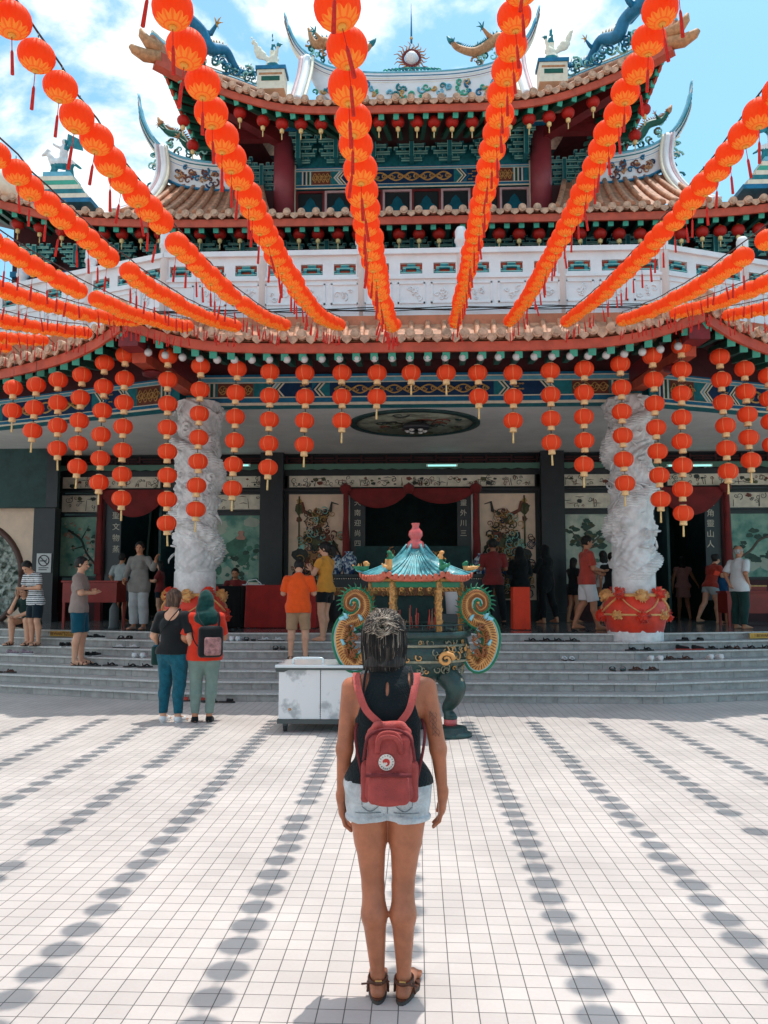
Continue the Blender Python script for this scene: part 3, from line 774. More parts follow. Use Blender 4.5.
for sg in (-1, 1):       # curved white gable ends
    g_ = MB(); P0 = spline([(XC+sg*(XC-at(a, b, yy)[0]), yy, at(a, b, yy)[1]) for a, b, yy in ((307, 58, 17.95), (305, 73, 17.7), (301, 88, 17.35), (297, 101, 17.0))], 6)
    g_.tube(P0, .1, 8, m_white); g_.tube([(x+sg*.13, y, z) for x, y, z in P0], .06, 8, m_pink); g_.tube([(x-sg*.14, y, z) for x, y, z in P0], .04, 8, m_cream)
    P_(g_, 'gable_ridge')
    pd = MB(); cx, cy, cz = XC+sg*3.05, 16.8, 12.55
    pd.box(cx-.3, cx+.3, cy-.2, cy+.2, cz-.1, cz+.34, m_cream); pd.box(cx-.33, cx+.33, cy-.23, cy+.23, cz+.34, cz+.42, m_blue); pd.box(cx-.2, cx+.2, cy-.21, cy-.2, cz+.08, cz+.18, m_green); pd.box(cx-.25, cx+.25, cy-.212, cy-.2, cz+.22, cz+.26, m_ochre)
    pdo = P_(pd, 'pedestal')
    # bird figure with raised wing
    s_ = SDF((cx-.65, cy-.3, cz+.35), (cx+.65, cy+.3, cz+1.55), .018)
    b0 = np.array((cx, cy, cz+.42)); D = lambda a, b, c: b0+np.array((sg*a, b, c))
    s_.ell(D(0, 0, .1), (.16, .1, .14), .04).ell(D(-.02, 0, .25), (.1, .08, .14), .04).cone(D(-.05, 0, .3), D(-.12, -.02, .55), .05, .03).ell(D(-.14, -.03, .6), (.05, .04, .05), .02).cone(D(-.16, -.05, .6), D(-.24, -.08, .57), .02, .005, .01)
    s_.cone(D(.1, 0, .28), D(.3, 0, .45), .06, .09, .03, (1, .4, 1)).cone(D(.28, 0, .4), D(.42, 0, .7), .09, .05, .03, (1, .35, 1)).cone(D(.4, 0, .68), D(.5, 0, .88), .04, .006, .02, (1, .4, 1))
    for k in range(4): s_.cone(D(.05-.05*k, .06, .3), D(.02-.03*k, .1, .95-.12*k), .04, .012, .015, (1, .5, 1))
    s_.ripple(.006, 38, 2)
    fb = s_.build('bird_figure', None, [m_cream, m_teal]); reparent(fb, temple)
    ps = fb.data.polygons
    for p in ps:
        c = p.center; rx = (c.x-cx)*sg
        p.material_index = 1 if (rx < .1 and (c.z-cz-.42 > .55 or c.z-cz-.42 < .16)) else 0

# sun ornament and spire
so_ = MB(); sx_, sz_ = XC-.0, 14.12
so_.ball((sx_, RY, sz_), .155, m_white, 16)
so_.tube([(sx_+.2*math.cos(a*PI/12), RY, sz_+.2*math.sin(a*PI/12)) for a in range(25)], .035, 6, m_maroon)
for k in range(22):
    a = 2*PI*k/22; c_, s2 = math.cos(a), math.sin(a); L2 = .17 if k % 2 else .23
    so_.tube([(sx_+c_*(.2+L2*t/5)-s2*.025*math.sin(t*1.5), RY, sz_+s2*(.2+L2*t/5)+c_*.025*math.sin(t*1.5)) for t in range(6)], [.028*(1-t/6.5) for t in range(6)], 5, m_ochre)
for k in range(16):
    x = sx_-.62+.083*k; r0 = .07+.05*math.cos((k-7.5)/5)
    so_.tube([(x+r0*(1-j/10)*math.cos(j*.8), RY-.02, 13.78+r0*(1-j/10)*math.sin(j*.8)) for j in range(9)], [.025*(1-j/12) for j in range(9)], 5, m_teal if k % 3 else m_mint)
so_.tube([(sx_, RY, 14.5), (sx_, RY, 15.5)], [.025, .008], 6, m_blue); so_.ball((sx_, RY, 14.62), .04, m_gold, 8)
P_(so_, 'sun_ornament')

def dragon(path, rads, m1, m2, name='roof_dragon', legs=True, spike=.12, seedv=1):
    """a long tapered body with dorsal spines, clawed legs, horned head at the first point"""
    rs = random.Random(seedv)
    P = spline(path, 7); n = len(P); Rr = [float(np.interp(i/(n-1), np.linspace(0, 1, len(rads)), rads)) for i in range(n)]
    mb = MB(); mb.tube(P, Rr, 9, m1)
    for i in range(2, n-1):
        p = Vector(P[i]); t = (Vector(P[min(i+1, n-1)])-Vector(P[i-1])).normalized(); u = Vector((0, 0, 1))-t*t.z
        if u.length < .2: u = Vector((1, 0, 0)).cross(t)
        u.normalize(); mb.tube([p+u*Rr[i]*.7, p+u*(Rr[i]+spike*.7)+t*spike*.3], [Rr[i]*.35, .004], 4, m2)
    h = Vector(P[0]); t = (Vector(P[0])-Vector(P[2])).normalized(); r0 = Rr[0]
    mb.tube([h-t*r0*.5, h+t*r0*.8, h+t*r0*2.2, h+t*r0*3.2+Vector((0, 0, r0*.5))], [r0*1.2, r0*1.35, r0*.9, r0*.4], 8, m2)
    mb.tube([h+Vector((0, 0, -r0*.4)), h+t*r0*1.6+Vector((0, 0, -r0*1.2)), h+t*r0*2.4+Vector((0, 0, -r0*1.2))], [r0*.8, r0*.5, r0*.2], 7, m1)
    for sg in (-1, 1):
        mb.tube([h+Vector((0, sg*r0*.6, r0)), h-t*r0*1.4+Vector((0, sg*r0, r0*2)), h-t*r0*2.6+Vector((0, sg*r0, r0*2.8))], [r0*.3, r0*.18, .004], 5, m2)
    if legs:
        for k, fi in enumerate((.22, .3, .62, .72)):
            i = int(fi*n); p = Vector(P[i]); sg = 1 if k % 2 else -1; r_ = Rr[i]
            a = p+Vector((sg*r_*1.3, sg*r_*.8, r_*.5)); b = a+Vector((sg*r_*1.1, -r_, r_*.7))
            mb.tube([p, a, b], [r_*.6, r_*.45, r_*.25], 6, m1)
            for q in range(4):
                e = b+Vector((sg*r_*1.2*math.cos(q-1.2), -r_*.4, r_*1.2*math.sin(q-1.0))); mb.tube([b, (b+e)/2+Vector((0, 0, r_*.2)), e], [r_*.2, r_*.16, .004], 4, m2)
    return P_(mb, name)
for sg in (-1, 1):
    X = lambda v: XC+sg*v
    # blue dragons creeping up the hips
    dragon([(X(4.85), 15.2, 13.55), (X(4.75), 15.3, 13.35), (X(4.4), 15.8, 13.25), (X(4.25), 16.0, 13.0), (X(4.0), 16.4, 13.2), (X(3.8), 16.8, 13.0), (X(3.4), 17.2, 13.22), (X(3.15), 17.3, 13.3)],
           [.12, .15, .13, .14, .1, .08, .05, .02], m_blue, m_gold, seedv=4)
    cl = MB(); rs = random.Random(9)
    for k in range(44):
        u = k/43; x = 4.9-1.7*u+rs.uniform(-.1, .1); y = 15.6+1.7*u; z = 12.8+.15*u+rs.uniform(-.04, .14); r0 = rs.uniform(.07, .14); s2 = rs.choice((-1, 1)); ph = rs.uniform(0, 6)
        cl.tube([(X(x)+r0*(1-j/11)*math.cos(ph+s2*j*.75), y, z+r0*(1-j/11)*math.sin(ph+s2*j*.75)) for j in range(10)], [.03*(1-j/13) for j in range(10)], 5, rs.choice((m_teal, m_blue, m_blueL, m_tealL)))
    P_(cl, 'cloud_scrollwork')
    # pale dragons on the ridge facing the sun
    dragon([(X(.95), RY, 14.5), (X(1.1), RY, 14.35), (X(1.45), RY-.05, 14.2), (X(1.75), RY, 14.35), (X(2.05), RY+.05, 14.6), (X(2.3), RY, 14.55), (X(2.45), RY, 14.95)],
           [.05, .075, .1, .12, .13, .1, .03], m_ochre, m_teal, seedv=7)
    cl = MB(); rs = random.Random(19)
    for k in range(22):
        x = 1.5+rs.uniform(0, .95); z = 13.95+.25*max(0, x-1.7)+rs.uniform(0, .25+.35*(x-1.5)); r0 = rs.uniform(.06, .12); s2 = rs.choice((-1, 1)); ph = rs.uniform(0, 6)
        cl.tube([(X(x)+r0*(1-j/11)*math.cos(ph+s2*j*.75), RY+.02, z+r0*(1-j/11)*math.sin(ph+s2*j*.75)) for j in range(10)], [.03*(1-j/13) for j in range(10)], 5, rs.choice((m_teal, m_green, m_ochre, m_tealL)))
    P_(cl, 'cloud_scrollwork')

# ------------------------------------------------------------------ side gables on the middle roof
for sg in (-1, 1):
    X = lambda v: XC+sg*v
    gy = 17.6
    T = [(6.3, 13.0), (6.2, 12.45), (5.95, 11.95), (5.6, 11.6), (5.2, 11.4), (4.6, 11.28), (3.9, 11.25)]
    B = [(6.28, 12.9), (6.1, 12.2), (5.85, 11.6), (5.6, 10.95), (5.2, 10.75), (4.6, 10.62), (3.9, 10.6)]
    r2 = ridge_wall('side_ridge', [(X(a), b) for a, b in T], [(X(a), b) for a, b in B], gy-.1, gy+.1, [(-.02, .05, m_blueL), (.07, .035, m_teal), (.13, .022, m_cream), (.18, .02, m_blue), (.23, .02, m_cream)])
    rl = MB(); rs = random.Random(5)
    for k in range(26):
        x = rs.uniform(4.4, 5.35); z = 10.98+(x-4.9)*.2+rs.uniform(-.16, .16); r0 = rs.uniform(.05, .1); ph = rs.uniform(0, 6); s2 = rs.choice((-1, 1))
        rl.tube([(X(x)+r0*(1-j/12)*math.cos(ph+s2*j*.7), gy-.12, z+r0*(1-j/12)*math.sin(ph+s2*j*.7)) for j in range(11)], [.025*(1-j/14) for j in range(11)], 5, rs.choice((m_navy, m_blue, m_ochre, m_rustp)))
    P = spline([(X(5.55), gy-.12, 10.88), (X(5.2), gy-.12, 10.72), (X(4.6), gy-.12, 10.62), (X(3.9), gy-.12, 10.58)], 5)
    rl.tube(P, .07, 6, m_blue, flat=.5); P_(rl, 'ridge_relief', r2)
    gb = MB(); x0_, x1_ = sorted((X(3.1), X(5.6))); gb.box(x0_, x1_, gy+.12, gy+.2, 9.3, 10.7, m_dkmar); P_(gb, 'gable_wall')
    fs_ = [(X(6.0), 16.0, 9.34), (X(5.2), 16.0, 9.31), (X(4.0), 16.0, 9.28), (X(2.95), 16.0, 9.26)]; bs_ = [(X(5.6), gy-.05, 10.75), (X(5.0), gy-.05, 10.65), (X(4.0), gy-.05, 10.6), (X(3.4), gy-.05, 10.6)]
    if sg > 0: fs_, bs_ = fs_[::-1], bs_[::-1]
    # steep tile field rising to the gable
    mb = MB(); F = spline(fs_, 6); B2 = spline(bs_, 6); L0 = []
    for p, t, u in resample(F, .3):
        q = along(B2, u); L0.append([(p.lerp(q, i/6)+Vector((0, 0, .07-.3*(i/6)*(1-i/6)))) for i in range(7)])
    mb.grid([[v[:] for v in c] for c in L0], m_tile)
    for c in L0: mb.tube([v+Vector((0, 0, .03)) for v in c], .062, 6, m_tile)
    P_(mb, 'gable_tiles')
    v = MB(); P = spline([(X(-at(a, b, yy)[0]+XC), yy, at(a, b, yy)[1]) for a, b, yy in ((162, 146, gy-.1), (164, 166, gy-.2), (161, 182, gy-.35), (151, 197, gy-.6), (137, 206, gy-.9), (118, 212, gy-1.2))], 7)
    v.tube(P, .075, 8, m_white); v.tube([(x+sg*.09, y, z+.03) for x, y, z in P], .04, 8, m_pink); v.tube([(x+sg*.15, y, z+.05) for x, y, z in P], .035, 8, m_white); v.tube([(x-sg*.1, y, z-.01) for x, y, z in P], .04, 8, m_cream)
    P_(v, 'gable_ridge')
    dragon([(X(5.75), gy, 12.3), (X(5.6), gy, 12.1), (X(5.3), gy, 12.0), (X(5.1), gy, 11.75), (X(4.7), gy, 11.7), (X(4.3), gy, 11.6)], [.05, .07, .09, .1, .08, .03], m_green, m_ochre, seedv=11)
    cl = MB()
    for k in range(26):
        x = rs.uniform(4.3, 5.6); z = 11.5+.25*max(0, x-5)+rs.uniform(0, .45); r0 = rs.uniform(.06, .12); s2 = rs.choice((-1, 1)); ph = rs.uniform(0, 6)
        cl.tube([(X(x)+r0*(1-j/11)*math.cos(ph+s2*j*.75), gy+.02, z+r0*(1-j/11)*math.sin(ph+s2*j*.75)) for j in range(10)], [.03*(1-j/13) for j in range(10)], 5, rs.choice((m_teal, m_green, m_tealL, m_olive)))
    for k in range(12):
        x = rs.uniform(5.8, 6.05); z = rs.uniform(10.8, 11.9); r0 = rs.uniform(.05, .12)
        cl.tube([(X(x-.15*(z-11))+r0*(1-j/11)*math.cos(j*.75), gy+.05, z+r0*(1-j/11)*math.sin(j*.75)) for j in range(10)], [.03*(1-j/13) for j in range(10)], 5, rs.choice((m_teal, m_cream, m_tealL, m_blue)))
    P_(cl, 'cloud_scrollwork')
    # outer pedestal with rider figures and the outer ridge
    pd = MB(); cx, cy = X(7.75), 17.0
    for k, (w, m) in enumerate(((.3, m_blueL), (.36, m_cream), (.42, m_mint), (.5, m_cream), (.58, m_teal), (.68, m_cream), (.78, m_blue))):
        z = 10.72-.1*k; pd.box(cx-w, cx+w, cy-.3, cy+.3, z-.1, z-.003, m)
    P_(pd, 'pedestal')
    s_ = SDF((cx-.6, cy-.3, 10.7), (cx+.6, cy+.3, 11.75), .02); b0 = np.array((cx, cy, 10.74)); D = lambda a, b, c: b0+np.array((sg*a, b, c))
    s_.ell(D(0, 0, .32), (.26, .11, .13), .04)
    for a in (-.18, -.1, .14, .2): s_.cone(D(a, 0, .3), D(a*1.3, 0, .0), .05, .035, .03)
    s_.cone(D(.2, 0, .35), D(.34, 0, .6), .09, .06, .03).cone(D(.33, 0, .6), D(.47, 0, .52), .06, .035, .02)
    s_.cone(D(0, 0, .4), D(-.02, 0, .68), .09, .08, .03).ell(D(-.03, 0, .82), (.065, .065, .075), .02).cone(D(0, -.02, .65), D(.2, -.05, .75), .04, .03, .02).cone(D(-.05, .02, .65), D(-.25, .05, .85), .035, .02, .02)
    s_.cone(D(-.22, 0, .35), D(-.42, 0, .2), .05, .02, .02).ripple(.008, 34, 5)
    fb = s_.build('rider_figure', None, [m_stone, m_teal]); reparent(fb, temple)
    for p in fb.data.polygons: p.material_index = 1 if p.center.z < 11.02 or (p.center.z > 11.35 and (p.center.x-cx)*sg < -.05) else 0
    fl = MB(); fl.tube([(X(7.72), cy, 11.1), (X(7.65), cy, 11.75)], .012, 5, m_navy); fl.prism([(X(7.66), 11.45), (X(7.3), 11.35), (X(7.35), 11.6), (X(7.65), 11.75)], cy-.01, cy+.01, m_teal); P_(fl, 'flag')
    og = MB(); P = spline([(X(8.3), 17.2, 10.45), (X(9.3), 17.0, 10.75), (X(10.5), 16.8, 11.2), (X(12), 16.6, 12.1)], 6)
    og.tube(P, .2, 8, m_cream, flat=1.6); og.tube([(x, y, z+.26) for x, y, z in P], .07, 8, m_blue); og.tube([(x, y, z+.36) for x, y, z in P], .05, 8, m_blueL); og.tube([(x, y-.12, z+.1) for x, y, z in P], .05, 6, m_teal); P_(og, 'outer_ridge')
# ------------------------------------------------------------------ the open hall
HY = 20.0                                     # back wall plane
BX0 = -.15                                    # centre of the back wall
def hx(px): return at(px, 520, HY)[0]
def hz(py): return at(413, py, HY)[1]
hb = MB()
# ceiling sheet following the front line (solid slab)
poly = [(XC-11, 17.2), (XC-4.3, 14.76), (XC+4.3, 14.76), (XC+11, 17.2), (XC+11, 20.3), (XC-11, 20.3)]
hb.prism(poly, 4.99, 5.09, m_grey, ax='xy')
P_(hb, 'ceiling')
lid = MB(); lid.prism([(x, y+.3) for x, y in poly[:4]]+[(XC+13, 24), (XC-13, 24)], 6.3, 6.4, m_dkmar, ax='xy'); P_(lid, 'floor_slab')
# ceiling medallion
md = MB(); md.lathe([(1.32, 4.99), (1.32, 4.955), (1.18, 4.95), (1.18, 4.985)], 48, m_dkgreen, (BX0+.1, 16.3, 0))
m_med = mat('medallion_painting', srgb(168, 170, 150), .6, noise=.6, nscale=3.2)
md.lathe([(.001, 4.972), (1.18, 4.972), (1.18, 4.985), (.001, 4.985)], 48, m_med, (BX0+.1, 16.3, 0))
rs = random.Random(4)
for k in range(34):
    a = rs.uniform(0, 6.28); r1 = rs.uniform(.1, 1.0); cx = BX0+.1+r1*math.cos(a); cy = 16.3+r1*math.sin(a); r0 = rs.uniform(.06, .2); s2 = rs.choice((-1, 1))
    md.tube([(cx+r0*(1-j/11)*math.cos(s2*j*.75), cy+r0*(1-j/11)*math.sin(s2*j*.75), 4.968) for j in range(10)], [.022*(1-j/14) for j in range(10)], 4, rs.choice((m_ink, m_dkgreen, m_olive, m_rustp)))
P_(md, 'ceiling_medallion')
lp = MB(); lp.lathe([(.04, 0), (.26, .02), (.3, .1), (.2, .17), (.05, .19)], 20, m_black)
m_lampg = mat('ceiling_lamp_glass', (.6, .58, .55), .3)
for k in range(6):
    a = k*PI/3; lp.ball((.17*math.cos(a), .17*math.sin(a), .04), .065, m_lampg, 8)
lo = lp.build('ceiling_lamp', None, loc=(BX0+.13, 16.0, 4.76)); tag(lo, 'round dark ceiling lamp with pale globes hanging under the painted ceiling medallion', 'lamp')
for px in (128, 700):   # smaller side lamps
    pass
# back wall built from bays
wl = MB()
wl.box(-12, 12, HY+4, HY+4.2, FL, 5.3, m_dkgreen)
P_(wl, 'inner_wall')
def pillar(x, w, y=HY-.12, z1=4.99, m=m_black):
    b = MB(); b.box(x-w/2, x+w/2, y-.2, y+.2, FL, z1, m); b.box(x-w/2-.05, x+w/2+.05, y-.25, y+.25, FL, FL+.22, m); return P_(b, 'hall_pillar')
XP = [3.32, 6.3]
for sg in (-1, 1):
    pillar(BX0+sg*3.42, .56); pillar(BX0+sg*9.2, .62)
# lintel bands across the wall
lb = MB()
for a, b, m, y0 in ((hz(490.5), hz(487.5), m_black, HY-.06), (hz(475), hz(469.5), m_black, HY-.05), (hz(454), hz(450), m_black, HY-.06)):
    lb.box(-11.5, 11.5, y0, HY+.2, a, b, m)
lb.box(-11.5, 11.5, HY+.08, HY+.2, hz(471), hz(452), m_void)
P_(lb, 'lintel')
sc = MB()      # scalloped pale green valance
n = 150; zz = hz(467)
sc.grid([[(-11.5+23*i/n, HY-.14, zz+.07), (-11.5+23*i/n, HY-.17, zz-.05-.035*abs(math.sin(i*PI/2*.9)))] for i in range(n+1)], mat('faded_green_paint', srgb(92, 128, 112), .6), smooth=False)
P_(sc, 'valance')
lt = MB()      # lattice transom
z0, z1 = hz(465), hz(455)
rs = random.Random(2)
for k in range(-14, 15):
    x = k*.62+BX0
    lt.box(x-.018, x+.018, HY+.0, HY+.04, z0, z1, m_dkmar); 
    for q in (.25, .5, .75):
        s2 = (k+int(q*4)) % 2
        lt.box(x+.08 if s2 else x, x+.54 if s2 else x+.62, HY+.002, HY+.038, z0+(z1-z0)*q-.014, z0+(z1-z0)*q+.014, m_dkmar)
    lt.box(x+.3, x+.33, HY+.003, HY+.036, z0+(z1-z0)*.25, z0+(z1-z0)*.75, m_dkmar)
P_(lt, 'lattice_transom')
tl = MB(); 
m_tube = mat('lit_tube', (.3, .8, .75), .4)
b_ = m_tube.node_tree.nodes['Principled BSDF']; b_.inputs['Emission Color'].default_value = (.35, .95, .85, 1); b_.inputs['Emission Strength'].default_value = .8
for nm, px, lab in (('a', 442, 'thin lit tube lamp under the ceiling behind the round medallion'), ('b', 690, 'thin lit tube lamp above the right side doorway'), ('c', 228, 'thin lit tube lamp beside the left dragon pillar')):
    x, z = at(px, 465.5, HY-.45); t = MB(); w = .34 if nm == 'a' else .5
    t.tube([(-w, 0, 0), (w, 0, 0)], .018, 8, m_tube); o = t.build('lit_tube'); h = MB(); h.box(-w-.04, w+.04, .02, .05, -.02, .04, m_grey); h.box(-w, -w+.03, .03, .42, .0, .02, m_grey); h.box(w-.03, w, .03, .42, .0, .02, m_grey)
    e = empty('tube_lamp', (x, HY-.45, z), label=lab, cat='lamp'); o.parent = e; h.build('lamp_housing', e)

# painted panels ------------------------------------------------------------
def panel(px0, px1, py0, py1, m, name='painted_panel', frame=True, y=HY-.03):
    x0, x1 = hx(px0), hx(px1); z0, z1 = hz(py1), hz(py0); b = MB(); b.box(x0, x1, y, y+.05, z0, z1, m); o = P_(b, name)
    if frame:
        f = MB(); w = .035
        for (a, c, p, q) in ((x0-w, x1+w, z1, z1+w), (x0-w, x1+w, z0-w, z0), (x0-w, x0, z0, z1), (x1, x1+w, z0, z1)): f.box(a, c, y-.03, y+.05, p, q, m_black)
        P_(f, 'frame', o)
    return o, x0, x1, z0, z1, y
def swirl(mb, x, z, y, r0, m, w=.02, turns=.75, ph=0, s2=1, n=10):
    mb.tube([(x+r0*(1-j/(n+2))*math.cos(ph+s2*j*turns), y, z+r0*(1-j/(n+2))*math.sin(ph+s2*j*turns)) for j in range(n+1)], [w*(1-j/(n+4)) for j in range(n+1)], 4, m, flat=.35, up=(0, 1, 0))
def blob(mb, x, z, y, r0, m, rs, sx=1, n=14):
    mb.prism([(x+sx*r0*(1+rs.uniform(-.28, .28))*math.cos(2*PI*k/n), z+r0*(1+rs.uniform(-.28, .28))*math.sin(2*PI*k/n)) for k in range(n)], y-.004, y+.02, m)
def frieze(px0, px1, py0, py1, seed, dense=1.0):
    o, x0, x1, z0, z1, y = panel(px0, px1, py0, py1, m_frieze); rs = random.Random(seed); d = MB()
    for k in range(int((x1-x0)*16*dense)):
        x = rs.uniform(x0+.05, x1-.05); z = rs.uniform(z0+.04, z1-.05); q = rs.random(); m = rs.choice((m_ink, m_ink, m_olive, m_rustp))
        if q < .45: swirl(d, x, z, y-.006, rs.uniform(.03, .09), m, .009, ph=rs.uniform(0, 6), s2=rs.choice((-1, 1)))
        elif q < .7: d.tube([(x, y-.006, z0+.03), (x+rs.uniform(-.03, .03), y-.006, z)], [.008, .005], 4, m)
        elif q < .85: blob(d, x, z, y-.003-.001*rs.random(), rs.uniform(.02, .05), m, rs, 1.5)
        else: d.tube([(x-.1, y-.006, z), (x, y-.006, z+rs.uniform(-.02, .03)), (x+.1, y-.006, z)], [.004, .009, .003], 4, m)
    P_(d, 'brushwork', o)
frieze(289, 535, 475.5, 487, 1, 1.3)
frieze(208, 261, 475.5, 487, 2); frieze(561, 612, 475.5, 487, 3); frieze(62, 160, 475.5, 487, 4); frieze(668, 790, 475.5, 487, 5)
frieze(208, 261, 494, 509, 6, .7); frieze(561, 612, 494, 509, 7, .7); frieze(62, 99, 494, 511, 8); frieze(728, 790, 494, 509, 9, .7)
# murals: hills, clouds, trees
m_fol = mat('mural_foliage', srgb(58, 84, 72), .6, noise=.35, nscale=9); m_hill = mat('mural_hill', srgb(76, 128, 108), .6, noise=.4, nscale=4); m_mist = mat('mural_mist', srgb(176, 184, 168), .6, noise=.15, nscale=4)
m_bark = mat('mural_bark', srgb(104, 94, 84), .6, noise=.3, nscale=9); m_pinkp = mat('mural_blossom', srgb(186, 140, 122), .6, noise=.2, nscale=9)
def mural(px0, px1, py0, py1, seed, kind):
    o, x0, x1, z0, z1, y = panel(px0, px1, py0, py1, m_art if kind != 'tree' else m_art2); rs = random.Random(seed); d = MB(); w, h = x1-x0, z1-z0; lay = [0]
    def B(x, z, r0, m, sx=1): lay[0] += 1; blob(d, min(max(x, x0+r0*sx*1.3), x1-r0*sx*1.3), min(max(z, z0+r0*1.3), z1-r0*1.3), y-.0003*lay[0], r0, m, rs, sx)
    if kind == 'hill':
        for k in range(4): B(x0+w*rs.random(), z1-h*(.1+.15*rs.random()), h*.07, m_mist, 1.6)
        for k in range(9): B(x0+w*(.2+.6*rs.random()), z0+h*(.15+.5*k/9), h*rs.uniform(.06, .12), m_hill if k % 3 else m_mist, .9)
        for k in range(26): B(x0+w*rs.random(), z0+h*rs.uniform(.05, .6), h*rs.uniform(.015, .04), rs.choice((m_fol, m_mist, m_hill)), 1.3)
        for k in range(4): B(x0+w*(.6+.1*rs.random()), z1-h*(.25+.1*rs.random()), h*.03, m_pinkp, 1.6)
    if kind == 'tree':
        tr = [(x0+w*.42, z0+h*.1), (x0+w*.5, z0+h*.3), (x0+w*.44, z0+h*.48), (x0+w*.55, z0+h*.65)]
        d.tube([(a, y-.01, b) for a, b in spline(tr, 4)], .05, 5, m_bark, flat=.3, up=(0, 1, 0))
        for a, b in ((.2, .75), (.8, .72), (.5, .85), (.3, .6), (.75, .55)): d.tube([(x0+w*.47, y-.01, z0+h*.5), (x0+w*a, y-.01, z0+h*b)], [.035, .01], 5, m_bark, flat=.3, up=(0, 1, 0))
        for k in range(34):
            a, b = rs.choice(((.2, .78), (.8, .74), (.5, .86), (.3, .62), (.75, .58), (.55, .7))); B(x0+w*(a+rs.uniform(-.12, .12)), z0+h*(b+rs.uniform(-.06, .06)), h*rs.uniform(.02, .045), m_fol if k % 4 else m_olive, 1.5)
        for k in range(14): B(x0+w*rs.random(), z0+h*rs.uniform(.05, .35), h*rs.uniform(.02, .07), rs.choice((m_mist, m_hill, m_pinkp)), 1.4)
    if kind == 'blossom':
        br = spline([(x0+w*.95, z0+h*.2), (x0+w*.7, z0+h*.4), (x0+w*.55, z0+h*.62), (x0+w*.2, z0+h*.78)], 4)
        d.tube([(a, y-.01, b) for a, b in br], [.03]*len(br), 5, m_ink, flat=.3, up=(0, 1, 0))
        for a, b, c, e in ((.7, .4, .9, .7), (.55, .6, .75, .85), (.6, .5, .3, .45), (.85, .3, .5, .15)): d.tube([(x0+w*a, y-.01, z0+h*b), (x0+w*c, y-.01, z0+h*e)], [.02, .006], 5, m_ink, flat=.3, up=(0, 1, 0))
        for k in range(60):
            a, b = rs.choice(((.25, .78), (.8, .6), (.6, .7), (.75, .35), (.4, .5), (.9, .2), (.3, .15))); B(x0+w*(a+rs.uniform(-.15, .15)), z0+h*(b+rs.uniform(-.12, .12)), h*rs.uniform(.012, .035), rs.choice((m_mist, m_mist, m_fol, m_pinkp)), 1.1)
    if kind == 'pine':
        for k in range(3): B(x0+w*(.3+.3*k), z0+h*.2, h*.1, m_mist, 1.6)
        br = spline([(x0, z0+h*.25), (x0+w*.3, z0+h*.4), (x0+w*.5, z0+h*.6), (x0+w*.95, z0+h*.72)], 4)
        d.tube([(a, y-.01, b) for a, b in br], .03, 5, m_bark, flat=.3, up=(0, 1, 0))
        for k in range(30):
            a, b = rs.choice(((.15, .5), (.4, .68), (.3, .3), (.7, .6), (.85, .8), (.6, .35))); B(x0+w*(a+rs.uniform(-.12, .12)), z0+h*(b+rs.uniform(-.05, .05)), h*rs.uniform(.02, .05), m_fol, 1.7)
    P_(d, 'mural_painting', o)
mural(209, 261, 515, 584, 1, 'hill'); mural(561, 612, 515, 584, 2, 'tree'); mural(62, 99, 516, 576, 3, 'blossom'); mural(730, 790, 515, 577, 4, 'pine')
